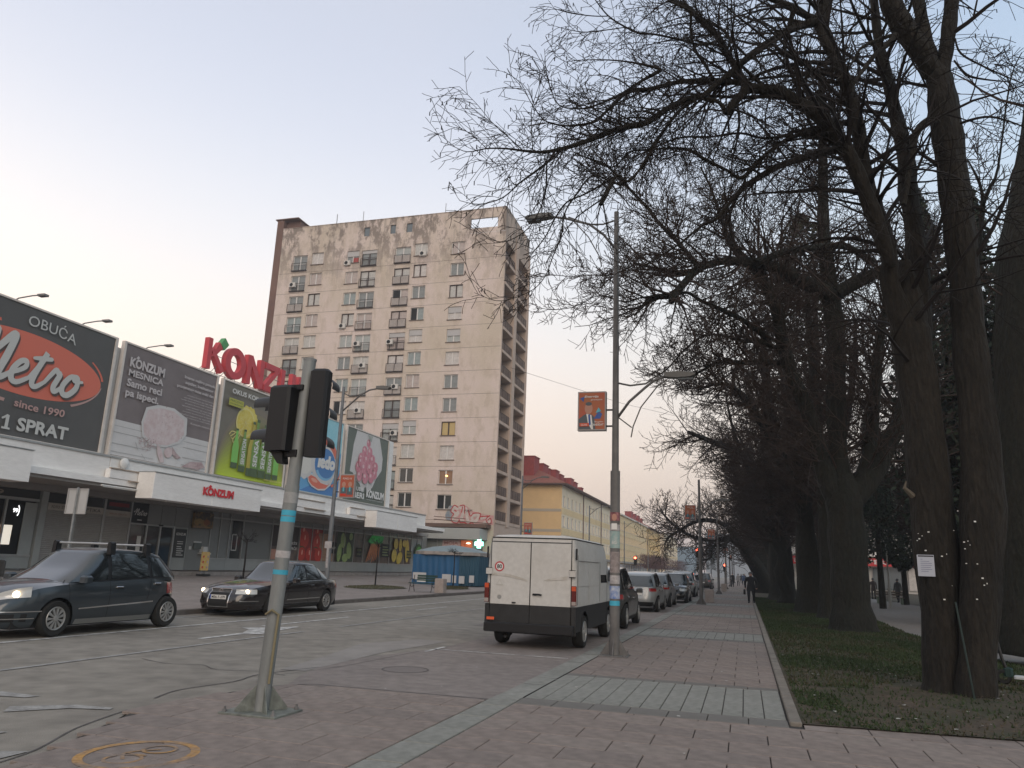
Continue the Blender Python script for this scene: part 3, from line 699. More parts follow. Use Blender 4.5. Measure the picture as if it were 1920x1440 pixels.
c.poly([(32.6, 7.2), (33.0, 6.9), (33.3, 6.3), (33.0, 6.25), (32.7, 6.7)], P_m); c.ell(33.5, 6.85, .3, .28, P_m, n=18); c.poly([(33.7, 7.2), (34.1, 6.9), (34.5, 6.7), (34.2, 6.6), (33.8, 6.8)], P_m2)
c.poly([(34.6, 6.25), (35.3, 6.6), (36.2, 6.7), (36.5, 6.45), (36.0, 6.25)], P_m2); c.stroke([(31.1, 7.0), (31.3, 6.7)], .04, W_g); c.stroke([(31.6, 6.5), (31.9, 6.25)], .03, W_g)
M_tx = mat('print_text_pale', (.50, .46, .45), .6)
c.text('KONZUM', 29.95, 10.68, 2.45, .5, M_tx, off=.045); c.poly([(30.3, 11.2), (30.42, 11.34), (30.54, 11.26), (30.42, 11.14)], M_tx)
c.text('MESNICA', 29.95, 10.22, 2.45, .34, M_tx, off=.03); c.text('Samo reci', 29.93, 9.68, 2.45, .4, M_tx, off=.03); c.text('pa ispeci.', 29.93, 9.08, 2.3, .46, M_tx, off=.03)
for k, s_ in enumerate(('Imamo najširu ponudu', 'svježeg, kvalitetnog i', 'provjerenog mesa svaki dan.')):
    wd = (2.6, 2.5, 3.1)[k]; c.text(s_, 36.5-wd, 11.0-k*.3, wd, .22, M_tx, off=.02)
for k in range(9):
    wd = 2.2+.6*((k*37) % 5)/5; c.text(('pouzdano domaće meso iz mesnice', 'stručni mesari za vas režu', 'svaki komad po želji kupaca')[k % 3], 36.5-wd, 10.12-k*.155, wd, .09, M_tx)
c.text('Konzum mesnica', 34.8, 8.62, 1.7, .11, M_tx)
c.build('artwork', t)
# drinks billboard
L_g = mat('print_taupe2', (.17, .155, .125), .6, var=.05, scale=1)
t, c = board(37.25, 44.45, 'lime green billboard with a row of tall green bottles and a lemon', L_g)
lim = [(.20, .17, .13), (.24, .23, .10), (.30, .34, .07), (.38, .46, .05), (.42, .53, .04)]
for k in range(12):
    f = k/11; i0 = min(int(f*4), 3); g = f*4-i0; col = tuple(lim[i0][j]*(1-g)+lim[i0+1][j]*g for j in range(3))
    c.d = .008+k*.0015
    a = 3.6*(1-f)+1.4*f
    cx_, cz = 41.0, 6.2+2.6*(1-f)*.6
    pts = []
    for q in range(33):
        th = pi*q/32
        pts.append((min(max(cx_+(3.6+.0*f)*cos(th)*(1.02-.12*f), 37.4), 44.35), 6.2+(4.2*(1-f)+.35)*sin(th)))
    pts = [(44.35, 6.2)]+pts+[(37.4, 6.2)]
    c.poly(pts, mat('print_lime_%d' % k, col, .6))
c.d = .03
Y_s = mat('print_lemon', (.60, .48, .06), .6, rgb2=(.66, .57, .16), scale=3); Y_s2 = mat('print_lemon_rind', (.66, .58, .22), .6)
pts = []
for q in range(40):
    th = 2*pi*q/40; rr_ = 1.0+.16*((q*7) % 5)/5*(1 if -.6 < th < 2.2 or th > 5.5 else .2); pts.append((39.95+.98*rr_*cos(th), 9.7+.98*rr_*sin(th)*.98))
c.poly(pts, Y_s); c.ell(39.75, 9.65, .92, .92, Y_s2, n=30); c.ell(39.75, 9.65, .80, .80, Y_s, n=30)
for k in range(9): c.stroke([(39.75, 9.65), (39.75+.7*cos(k*.7), 9.65+.7*sin(k*.7))], .03, Y_s2)
for k in range(5): c.stroke([(38.9+.15*k, 8.9+.1*k), (38.5+.1*k, 8.9-.2*k), (38.3+.12*k, 8.7-.1*k)], .06, Y_s2)
Bg = mat('print_bottle', (.13, .26, .05), .5, rgb2=(.20, .32, .08), scale=1.5); Bd = mat('print_bottle_dark', (.07, .11, .045), .5); By = mat('print_bottle_yellow', (.42, .36, .06), .5); Bl = mat('print_bottle_light', (.20, .50, .10), .5)
def bottle(x, z0, h, w_, body, lab=None, tx='SENSATION'):
    n_ = [(x-w_/2, z0), (x-w_/2, z0+h*.52), (x-w_*.18, z0+h*.80), (x-w_*.16, z0+h), (x+w_*.16, z0+h), (x+w_*.18, z0+h*.80), (x+w_/2, z0+h*.52), (x+w_/2, z0)]
    c.poly(n_, body); c.poly([(x-w_/2, z0), (x-w_/2, z0+h*.14), (x+w_/2, z0+h*.14), (x+w_/2, z0)], Bd); c.rect(x-w_*.2, z0+h*.95, x+w_*.2, z0+h*1.0, Bd)
    if lab: c.text(tx, x+w_*.30, z0+h*.17, h*.60, w_*.55, M_wprint, off=.03, rot=pi/2+.0)
bottle(39.0, 6.75, 2.4, .62, Bl); bottle(39.75, 6.62, 2.6, .66, Bg, 1); bottle(40.55, 6.45, 3.4, .72, By, 0); bottle(40.95, 6.45, 3.6, .80, Bg, 1, 'SENSATI'); bottle(41.75, 6.45, 3.4, .76, Bg, 1, 'SENSATI'); bottle(42.5, 6.42, 2.8, .66, Bg, 1); bottle(43.2, 6.5, 2.3, .6, Bl)
c.text('OKUS KOJI RAZBUĐUJE', 37.95, 11.05, 5.6, .40, M_wprint, off=.02)
c.rect(37.75, 10.38, 39.15, 10.82, mat('print_yellowtag', (.42, .42, .07), .6)); c.text('PRIRODNO', 37.85, 10.62, 1.2, .14, Bd); c.text('OSVJEŽENJE', 37.85, 10.44, 1.2, .12, Bd)
for a, b in ((43.9, 7.7), (42.9, 10.2), (43.4, 8.9)): c.poly([(a+.14*cos(pi/2+k*pi/5)*(1 if k % 2 == 0 else .45), b+.16*sin(pi/2+k*pi/5)*(1 if k % 2 == 0 else .45)) for k in range(10)], M_wprint)
c.text('www.sensation.com', 42.0, 6.35, 2.0, .13, Y_s2)
c.build('artwork', t)
# ice cream billboard
I_b = mat('print_sky_blue', (.20, .50, .60), .6, rgb2=(.34, .60, .66), scale=.6, lo=.3, hi=.7); I_d = mat('print_mid_blue', (.065, .19, .42), .6); I_l = mat('print_ice_blue', (.40, .62, .72), .6)
t, c = board(44.95, 51.95, 'blue ice cream billboard with a round logo and red lips', I_b)
c.poly([(45.05, 6.2), (45.05, 6.6), (47.2, 7.6), (49.5, 8.6), (51.0, 8.9), (51.9, 9.6), (51.9, 6.2)], mat('print_blue2', (.12, .33, .55), .6)); c.poly([(46.5, 6.2), (48.5, 6.9), (50.5, 7.0), (51.9, 7.4), (51.9, 6.2)], I_d)
c.poly([(45.05, 7.2), (45.05, 6.9), (47.8, 7.3), (48.3, 7.6)], I_l)
c.poly([(46.1, 7.7), (46.2, 8.6), (46.7, 8.8), (47.0, 9.0), (48.3, 8.9), (48.5, 8.2), (48.0, 7.7), (47.6, 7.3), (47.0, 7.0), (46.4, 7.2)], W_s); c.poly([(46.4, 7.75), (46.5, 8.4), (47.2, 8.6), (48.1, 8.5), (48.0, 7.9), (47.3, 7.4), (46.6, 7.4)], mat('print_cream', (.62, .60, .55), .6))
c.ell(49.55, 8.45, 1.85, 1.50, W_s, .1, n=44); c.arc(49.45, 8.62, 1.75, 1.42, .55, O_r, .3, 2.9, w1=.35); c.ell(49.6, 8.35, 1.55, 1.25, W_s, n=44); c.ell(49.62, 8.38, 1.45, 1.17, I_d, n=44); c.arc(49.7, 8.1, 1.2, .8, .3, mat('print_blue3', (.20, .42, .62), .6), pi*1.1, pi*1.95, w1=.05)
c.text('ledo', 48.55, 8.05, 2.5, 1.02, M_wprint, off=.07, shear=.1)
c.arc(50.0, 8.3, 1.9, 1.5, .20, O_r, -1.2, .25, w1=.08)
c.poly([(47.3, 7.25), (47.7, 7.5), (48.4, 7.45), (49.2, 7.1), (50.2, 7.05), (51.0, 7.6), (50.6, 6.95), (49.8, 6.5), (48.9, 6.42), (48.0, 6.6), (47.5, 6.9)], W_s); c.poly([(47.45, 7.22), (47.8, 7.4), (48.4, 7.32), (49.2, 6.98), (50.1, 6.92), (50.5, 7.1), (49.9, 6.65), (48.9, 6.52), (48.05, 6.7), (47.6, 6.95)], O_r); c.ell(48.3, 7.08, .45, .13, mat('print_lip_light', (.70, .34, .25), .6), -.15, n=16)
c.build('artwork', t)
# radish billboard
Gg = mat('print_grey_green', (.125, .145, .12), .6, var=.08, scale=1)
t, c = board(52.45, 59.95, 'grey-green billboard with white hands holding pink radishes, last before the tower', Gg)
c.poly([(54.1, 11.75), (53.7, 10.6), (53.55, 9.4), (53.4, 8.4), (53.9, 8.35), (54.5, 7.8), (55.2, 7.6), (55.7, 6.95), (56.2, 7.5), (56.6, 7.1), (57.4, 7.5), (58.0, 8.3), (58.9, 9.1), (58.95, 10.1), (58.5, 11.0), (58.1, 11.75)], W_s)
Rd = mat('print_radish', (.50, .15, .20), .55, rgb2=(.62, .30, .34), scale=3); Rl = mat('print_radish_hi', (.68, .45, .47), .55)
for (a, b, r_) in ((56.2, 11.0, .35), (55.6, 10.3, .42), (56.5, 10.3, .45), (55.1, 9.6, .5), (56.0, 9.6, .5), (57.0, 9.7, .5), (54.7, 8.9, .5), (55.6, 8.9, .52), (56.6, 9.0, .55), (57.6, 9.2, .45), (54.9, 8.2, .45), (55.9, 8.15, .5), (56.9, 8.3, .5), (57.5, 8.6, .4), (54.9, 9.3, .4)):
    c.ell(a, b, r_, r_*.98, Rd, n=20); c.ell(a-.12, b+.13, r_*.35, r_*.3, Rl, n=12)
for k in range(4): c.stroke([(56.1+.1*k, 11.2), (56.0+.15*k, 11.5), (55.8+.25*k, 11.65)], .05, G_d)
c.stroke([(56.2, 8.0), (56.1, 7.6), (56.15, 7.2)], .04, P_m2)
c.text('KONZUM', 56.2, 6.62, 3.2, .62, M_wprint, off=.05); c.poly([(56.65, 7.26), (56.8, 7.42), (56.95, 7.32), (56.8, 7.18)], M_wprint); c.text('SVAKI DAN SVJEŽE', 56.3, 6.40, 2.9, .14, M_lg)
c.text('A UBRI', 53.8, 7.0, 1.9, .32, M_wprint, off=.02); c.text('UBERI', 53.3, 6.42, 2.5, .46, M_wprint, off=.03)
c.build('artwork', t)
tag(MB().bx(-29.45, -29.28, 60.02, 60.85, 5.98, 11.86).build('end_panel', M_white), 'narrow blank white cladding panel closing the row of billboards', 'cladding panel')
# lamps reaching out over the billboards
for k, (yy, l_) in enumerate(((23.5, 'steel floodlight arm above the charcoal billboard, near its left end'), (27.0, 'steel floodlight arm above the right corner of the charcoal billboard'), (31.1, 'steel floodlight arm above the taupe meat billboard'))):
    t = thing('floodlight', l_, 'floodlight', (XB-.3, yy, 11.8), 0, 'floodlight arms over the billboards')
    MB().tube([(0, 0, -.3), (0, 0, .10), (.25, 0, .20), (1.0, 0, .26), (1.35, .05, .27)], .03, 8).build('arm', M_galvd, t)
    MB().obx((1.5, .05, .25), (.4, .24, .09)).build('lamp_head', M_galvd, t)
# big roof letters
t = thing('roof_sign', 'large red three-dimensional KONZUM letters on a steel rack above the billboards', 'roof sign', (-29.6, 42, 11.8))
M_sred = mat('letter_red', (.50, .055, .065), .55, var=.05, scale=2); M_sred2 = mat('letter_side', (.30, .03, .04), .6)
def letter(name, polys, y0, wd, z0=12.2, h=1.85, d=.32):
    mb_ = MB()
    for q_, p in enumerate(polys): mb_.prism([(a*wd, b*h) for a, b in p], (-29.6, y0, z0), UY, UZ, -d+.004*q_, .004*q_)
    o = mb_.build(name, [M_sred], t, world=True); return o
ringO = lambda r0, n=28: [(.5+.5*cos(2*pi*i/n)*r0, .5+.5*sin(2*pi*i/n)*r0*1.0) for i in range(n)]
letter('letter', [[(0, 0), (.22, 0), (.22, 1), (0, 1)], [(.22, .42), (.62, .98), (.82, .80), (.40, .45)], [(.22, .62), (.86, -.02), (1.05, .10), (.34, .72)]], 35.95, 1.55)
mb_ = MB(); n_ = 30
def arcO(y0, wd, z0, h, d, th=.25):
    A = [(.5+.5*cos(2*pi*i/n_), .5+.5*sin(2*pi*i/n_)) for i in range(n_)]; Bi = [(.5+(.5-th)*cos(2*pi*i/n_), .5+(.5-th*.85)*sin(2*pi*i/n_)) for i in range(n_)]
    for x0, x1, flip in ((-29.6, -29.6, 0), (-29.6-d, -29.6-d, 1)):
        vs = [(x0, y0+a*wd, z0+b*h) for a, b in A+Bi]; mb_.add(vs, [((i, (i+1) % n_, n_+(i+1) % n_, n_+i) if not flip else (i, n_+i, n_+(i+1) % n_, (i+1) % n_)) for i in range(n_)])
    for L, fl in ((A, 0), (Bi, 1)):
        vs = [(-29.6, y0+a*wd, z0+b*h) for a, b in L]+[(-29.6-d, y0+a*wd, z0+b*h) for a, b in L]
        mb_.add(vs, [((i, n_+i, n_+(i+1) % n_, (i+1) % n_) if not fl else (i, (i+1) % n_, n_+(i+1) % n_, n_+i)) for i in range(n_)])
arcO(37.6, 2.0, 12.15, 1.95, .32); mb_.build('letter', M_sred, t, world=True)
letter('letter', [[(0, 0), (.24, 0), (.24, 1), (0, 1)], [(.76, 0), (1, 0), (1, 1), (.76, 1)], [(.0, 1), (.26, 1.02), (1.0, .04), (.76, -.04)]], 39.75, 1.75)
letter('letter', [[(0, .8), (1, .8), (1, 1), (0, 1)], [(0, 0), (1, 0), (1, .2), (0, .2)], [(.02, .18), (.3, .18), (.98, .82), (.7, .82)]], 41.65, 1.6)
letter('letter', [[(0, .2), (.24, .26), (.24, 1), (0, 1)], [(.76, .26), (1, .2), (1, 1), (.76, 1)], [(0, .2), (.12, .04), (.35, -.03), (.65, -.03), (.88, .04), (1, .2), (.76, .27), (.6, .19), (.4, .19), (.24, .27)]], 43.5, 1.7)
letter('letter', [[(0, 0), (.2, 0), (.24, 1), (.06, 1)], [(.8, 0), (1, 0), (.94, 1), (.76, 1)], [(.06, 1), (.28, 1), (.58, .12), (.42, .12)], [(.72, 1), (.94, 1), (.58, .12), (.42, .12)]], 45.5, 2.0)
MB().prism([(0, 0), (.35, .45), (.75, .12), (.40, -.30)], (-29.6, 37.0, 13.95), UY, UZ, -.32, .0).build('diamond', mat('sign_green', (.08, .30, .10), .5), t, world=True)
mb_ = MB()
for yy in [36+.95*k for k in range(13)]: mb_.tube([(-29.75, yy, 11.7), (-29.75, yy, 12.6)], .02, 4); mb_.tube([(-29.75, yy, 12.5), (-30.6, yy, 11.7)], .02, 4)
mb_.tube([(-29.75, 35.7, 12.1), (-29.75, 47.6, 12.1)], .02, 4); mb_.tube([(-29.8, 36, 13.2), (-29.8, 47.6, 13.2)], .02, 4)
mb_.build('steel_rack', M_galvd, t, world=True)
# small fascia letters
t = thing('fascia_sign', 'small red KONZUM letters on the white canopy box over the entrance', 'shop sign', (-27.4, 35.5, 4.7))
c = Canvas((-27.38, 0, 0), UY, UZ, off=.03, step=.003); c.text('KONZUM', 34.28, 4.70, 2.6, .44, mat('bright_red', (.62, .02, .03), .45), off=.06); c.poly([(34.66, 5.14), (34.82, 5.30), (34.96, 5.20), (34.82, 5.06)], MATS['bright_red']); c.build('lettering', t)
MB().bx(-27.395, -27.365, 34.3, 36.85, 4.80, 4.86).build('rail', M_white, t, world=True)
# ================================================================== APARTMENT TOWER
UX = Vector((1, 0, 0))
def plaster(name, c1, c2, stain, z_lo, z_hi):
    m = bpy.data.materials.new(name); m.use_nodes = True; MATS[name] = m; n = m.node_tree; b = n.nodes['Principled BSDF']; b.inputs['Roughness'].default_value = .9
    t = n.nodes.new('ShaderNodeTexCoord')
    def noise(sc, st=(1, 1, 1), det=8, rough=.65, lo=.4, hi=.6, a=0, b_=1):
        mp = n.nodes.new('ShaderNodeMapping'); mp.inputs['Scale'].default_value = st; n.links.new(t.outputs['Object'], mp.inputs[0])
        z = n.nodes.new('ShaderNodeTexNoise'); z.inputs['Scale'].default_value = sc; z.inputs['Detail'].default_value = det; z.inputs['Roughness'].default_value = rough
        n.links.new(mp.outputs[0], z.inputs['Vector']); r = n.nodes.new('ShaderNodeMapRange'); r.inputs[1].default_value = lo; r.inputs[2].default_value = hi; r.inputs[3].default_value = a; r.inputs[4].default_value = b_
        n.links.new(z.outputs[0], r.inputs[0]); return r.outputs[0]
    def mixc(f, a, c):
        x = n.nodes.new('ShaderNodeMix'); x.data_type = 'RGBA'; n.links.new(f, x.inputs[0])
        if isinstance(a, tuple): x.inputs[6].default_value = (*a, 1)
        else: n.links.new(a, x.inputs[6])
        x.inputs[7].default_value = (*c, 1); return x.outputs[2]
    base = mixc(noise(.16, (1, 1, .6), lo=.42, hi=.6), c1, c2)
    blot = noise(.9, (1, 1, .45), lo=.50, hi=.60, b_=.55)
    base2 = mixc(blot, base, stain)
    # weathered, peeled patches become dense near the roof (real wear, higher up on the wall)
    sx = n.nodes.new('ShaderNodeSeparateXYZ'); n.links.new(t.outputs['Object'], sx.inputs[0])
    hr = n.nodes.new('ShaderNodeMapRange'); hr.inputs[1].default_value = z_lo; hr.inputs[2].default_value = z_hi; n.links.new(sx.outputs[2], hr.inputs[0])
    p = noise(.55, (1, 1, .5), det=10, rough=.75, lo=.47, hi=.54)
    mu = n.nodes.new('ShaderNodeMath'); mu.operation = 'MULTIPLY'; n.links.new(hr.outputs[0], mu.inputs[0]); n.links.new(p, mu.inputs[1])
    base3 = mixc(mu.outputs[0], base2, (.23, .19, .16))
    st = noise(1.6, (1, 1, .06), det=4, lo=.56, hi=.66, b_=.5)
    mu2 = n.nodes.new('ShaderNodeMath'); mu2.operation = 'MULTIPLY'; n.links.new(hr.outputs[0], mu2.inputs[0]); n.links.new(st, mu2.inputs[1])
    base4 = mixc(mu2.outputs[0], base3, (.13, .11, .095))
    fn = noise(9, det=5, lo=.3, hi=.7, a=.90, b_=1.1)
    vm = n.nodes.new('ShaderNodeVectorMath'); vm.operation = 'SCALE'; n.links.new(base4, vm.inputs[0]); n.links.new(fn, vm.inputs['Scale'])
    n.links.new(vm.outputs[0], b.inputs['Base Color']); return m
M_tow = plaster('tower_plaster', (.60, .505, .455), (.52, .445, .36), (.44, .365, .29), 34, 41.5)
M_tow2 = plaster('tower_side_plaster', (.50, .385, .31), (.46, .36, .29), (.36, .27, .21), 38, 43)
M_brown = mat('brown_render', (.165, .10, .08), .9, var=.12, scale=.4)
M_frame = mat('window_frame_white', (.60, .58, .55), .6); M_frameb = mat('window_frame_brown', (.06, .04, .035), .6)
M_iron = mat('dark_iron', (.035, .025, .022), .6)
M_cur = [mat('curtain_%d' % i, c_, .45, var=.15, scale=3, spec=.6) for i, c_ in enumerate(((.44, .43, .40), (.34, .36, .345), (.24, .28, .275), (.50, .47, .44), (.20, .215, .21), (.40, .34, .31)))]
TX0, TX1, TY0, TY1 = -56.6, -25.9, 80.0, 90.5
tower = thing('apartment_tower', 'tall weathered thirteen-storey apartment tower with peeling roof parapet behind the shops', 'apartment tower', (-41, 80, 0))
T = lambda mb, name, m, **k: mb.build(name, m, tower, world=True, **k)
ZR = [38.78-2.77*k for k in range(12)]
cols = [(-53.57, 'F', 0), (-51.05, 'W', .0), (-46.0, 'W', 0), (-43.7, 'F', 0), (-39.1, 'F', 0), (-36.7, 'W', 0), (-31.85, 'W', 0)]
dzc = {-53.57: .15, -51.05: .35, -46.0: 0, -43.7: .0, -39.1: .0, -36.7: .35, -31.85: 0}
holes = []
for ri, zc in enumerate(ZR):
    for x, ty, _ in cols:
        z = zc+dzc[x]*.6
        if ty == 'W': holes.append((x-.86, z-.80, x+.86, z+.80, ri, ty))
        else: holes.append((x-1.05, z-1.38, x+1.05, z+.72, ri, ty))
# one wall panel band per storey
bands_ = [0, 6.35]+[ZR[k]-1.55 for k in range(10, -1, -1)]+[ZR[0]+1.7]
for i in range(len(bands_)-1):
    z0, z1 = bands_[i], bands_[i+1]
    hs = [(h[0]-TX0, h[1]-z0, h[2]-TX0, h[3]-z0) for h in holes if h[1] < z1 and h[3] > z0]
    hs = [(a, max(b, 0), c_, min(d, z1-z0)) for a, b, c_, d in hs]
    mb_ = MB(); o_ = (TX0, TY0, z0+.02)
    wall_holes(mb_, (TX0, TY0, z0+.015), UX, UZ, TX1-TX0, z1-z0-.03, hs, .28, 0)
    mb_.bx(TX0+.02, TX1-.02, TY0+.005, TY0+.05, z1-.015, z1+.015) if False else None
    T(mb_, 'wall_panel', M_tow)
T(MB().bx(TX0+.03, TX1-.03, TY0+.04, TY0+.06, 5, 40.4) if False else MB().bx(TX0+.05, TX1-.2, TY0+.30, TY0+.34, 3, 40.3), 'backing_wall', mat('backing_grey', (.05, .045, .04), .9))
# top parapet with small vents and one long opening
mb_ = MB(); z0 = bands_[-1]
wall_holes(mb_, (TX0, TY0, z0), UX, UZ, TX1-TX0, 43.55-z0, [(-44.75-TX0, 41.45-z0, -43.95-TX0, 42.65-z0), (-41.1-TX0, 41.45-z0, -40.35-TX0, 42.65-z0), (-38.9-TX0, 41.45-z0, -38.1-TX0, 42.65-z0), (-30.4-TX0, 41.1-z0, -26.95-TX0, 42.38-z0)], .25)
mb_.bx(TX0, TX1, TY0-.06, TY0+.3, 43.551, 43.62)
T(mb_, 'parapet', M_tow)
mb_ = MB(); mb_.add([(TX0, TY0+.25, z0), (-30.45, TY0+.25, z0), (-30.45, TY0+.25, 43.5), (TX0, TY0+.25, 43.5)], [(3, 2, 1, 0), (0, 1, 2, 3)][:1])
mb_.add([(-30.44, TY0+.25, 42.39), (TX1, TY0+.25, 42.39), (TX1, TY0+.25, 43.5), (-30.44, TY0+.25, 43.5)], [(3, 2, 1, 0)])
T(mb_, 'parapet_back', M_tow)
for x in (-44.35, -40.72, -38.5): T(MB().bx(x-.42, x+.42, TY0+.16, TY0+.2, 41.4, 42.7), 'vent_panel', M_winglass)
T(MB().bx(TX0, TX1-.3, TY0+.4, TY1, 40.32, 40.45), 'roof', M_conc)
# brown projecting end wall
T(MB().bx(-57.6, -56.62, 80.0, 91.5, 0, 44.9), 'end_wall', M_brown); T(MB().bx(-57.75, -54.6, 80.7, 86.5, 43.63, 44.9).bx(-57.85, -54.4, 79.85, 91.6, 44.901, 45.02), 'roof_slab', M_brown)
# windows
def win_mesh(w_, h_, frame, pane, ratio=.5, style=0):
    mf = MB(); t_ = .075
    mf.bx(-w_/2, w_/2, 0, .07, 0, t_); mf.bx(-w_/2, w_/2, 0, .07, h_-t_, h_); mf.bx(-w_/2, -w_/2+t_, 0, .07, t_, h_-t_); mf.bx(w_/2-t_, w_/2, 0, .07, t_, h_-t_)
    xm = -w_/2+w_*ratio; mf.bx(xm-.07, xm+.07, -.01, .07, t_, h_-t_)
    if style == 1: mf.bx(-w_/2, w_/2, 0, .07, h_*.44, h_*.44+.06)
    return mf
PR = {}
def proto(key, mk, m):
    if key not in PR:
        o = mk().build('p', m); PR[key] = o.data; bpy.data.objects.remove(o)
    return PR[key]
def place(me, name, par, loc, rz=0):
    o = bpy.data.objects.new(name, me); COL.objects.link(o); o.parent = par
    q = Vector(loc)-Vector(tower.location) if par is tower else Vector(loc); o.location = q; o.rotation_euler = (0, 0, rz); return o
rw = random.Random(11)
dark_open = {(2, -39.1): 1, (3, -36.7): 1, (7, -46.0): 1, (11, -31.85): 2}
acs = [(0, -36.7, .35), (0, -46.0, -.6), (1, -53.57, -.6), (3, -46.0, -.5), (4, -43.7, -.6), (4, -39.1, -.8), (5, -43.7, .4), (6, -39.1, .3), (7, -43.7, .3), (8, -39.1, .6)]
shut = {(3, -31.85): .45, (4, -31.85): .5, (4, -36.7): .45, (4, -39.1): .25, (8, -36.7): .4, (8, -39.1): .3, (0, -46.0): .45, (5, -31.85): 0, (0, -43.7): .2}
for h in holes:
    x = (h[0]+h[2])/2; w_ = h[2]-h[0]; hh = h[3]-h[1]; ri = h[4]; key = min(cols, key=lambda c_: abs(c_[0]-x))[0]
    brown = rw.random() < .30
    fr = M_frameb if (brown and h[5] == 'F') or (brown and rw.random() < .3) else M_frame
    if h[5] == 'W':
        pm = rw.choice(M_cur); 
        if (ri, key) in ((8, -31.85),): pm = mat('curtain_yellow', (.48, .36, .16), .6)
        if (ri, key) == (10, -31.85): pm = mat('curtain_warm', (.25, .15, .09), .6)
        if (ri, key) in ((10, -36.7), (11, -36.7), (11, -31.85)): pm = mat('pane_dark', (.035, .038, .036), .15, spec=.8)
        wi = place(proto(('pane', pm.name), lambda: MB().bx(-.86, .86, 0, .03, 0, 1.6), pm), 'window', tower, (x, TY0+.20, h[1]))
        f = place(proto(('wf', fr.name), lambda: win_mesh(1.72, 1.6, None, None), fr), 'frame', wi, (0, -.06, 0))
        s_ = place(proto(('sill', 1), lambda: MB().bx(-.95, .95, -.33, .0, -.06, .0), mat('metal_sill', (.16, .12, .10), .6)), 'sill', wi, (0, 0, 0))
    else:
        pm = rw.choice(M_cur)
        wi = place(proto(('panef', pm.name), lambda: MB().bx(-1.05, 1.05, 0, .03, 0, 2.1), pm), 'window', tower, (x, TY0+.20, h[1]))
        f = place(proto(('ff', fr.name), lambda: win_mesh(2.1, 2.1, None, None, .5, 1), fr), 'frame', wi, (0, -.06, 0))
        def rl():
            m_ = MB(); m_.bx(-1.1, 1.1, -.40, -.37, 1.0, 1.05); m_.bx(-1.1, 1.1, -.40, -.37, .02, .07); m_.bx(-1.1, 1.1, -.42, -.2, -.06, -.01)
            for xx in (-1.08, 0, 1.06): m_.bx(xx-.02, xx+.02, -.40, -.36, 0, 1.0)
            for k in range(15): m_.bx(-1.03+k*.14, -1.022+k*.14, -.39, -.38, .07, 1.0)
            return m_
        place(proto(('rail', 1), rl, M_iron), 'railing', wi, (0, 0, 0))
        if rw.random() < .3:
            place(proto(('rpan', 1), lambda: MB().bx(-1.0, 1.0, -.33, -.31, .06, .95), mat('balcony_panel', (.40, .36, .33), .7, var=.1, scale=2)), 'screen', wi, (0, 0, 0))
    sh = shut.get((ri, key), 0)
    if sh: place(proto(('sh', h[5], sh), lambda: MB().bx(-w_/2+.02, w_/2-.02, -.10, -.07, hh*(1-sh), hh), mat('shutter_box', (.42, .41, .40), .7)), 'shutter', wi, (0, 0, 0))
    if (ri, key) in dark_open:
        q = dark_open[(ri, key)]; place(proto(('do', h[5]), lambda: MB().bx(-w_/2+.06, -.06, -.085, -.075, hh*(.5 if h[5] == 'F' else .05), hh-.06), M_dark), 'open_sash', wi, (0, 0, 0))
    if (ri, key) == (10, -31.85):
        place(proto(('lamp', 1), lambda: MB().lathe([(0, 0), (.12, .05), (.14, .14), (0, .2)], 10), mat('lamp_glow', (1, .55, .2), .5, emit=3)), 'lamp_shade', wi, (.1, -.08, .85))
    if (ri, key) == (0, -46.0): place(proto(('rp', 1), lambda: MB().bx(.05, .75, -.09, -.08, .08, .7), mat('curtain_red', (.30, .05, .04), .6)), 'curtain', wi, (0, 0, 0))
def ac_mesh():
    m_ = MB(); m_.bbx(-.42, .42, -.34, 0, 0, .58, .02); m_.lathe([(.23, -.0), (.23, .015), (.03, .02), (0, .02)], 16, 1, Matrix.Translation((-.1, -.345, .29)) @ Matrix.Rotation(pi/2, 4, 'X')); return m_
for ri, x, dx in acs:
    zz = ZR[ri]-1.15 if dx < 0 and x in (-46.0,) else ZR[ri]-.75
    place(proto(('ac', 1), ac_mesh, [M_white, M_black]) if False else proto(('ac', 1), ac_mesh, [mat('ac_cream', (.55, .53, .49), .6), M_black]), 'air_conditioner', tower, (x+dx, TY0-.02, zz))
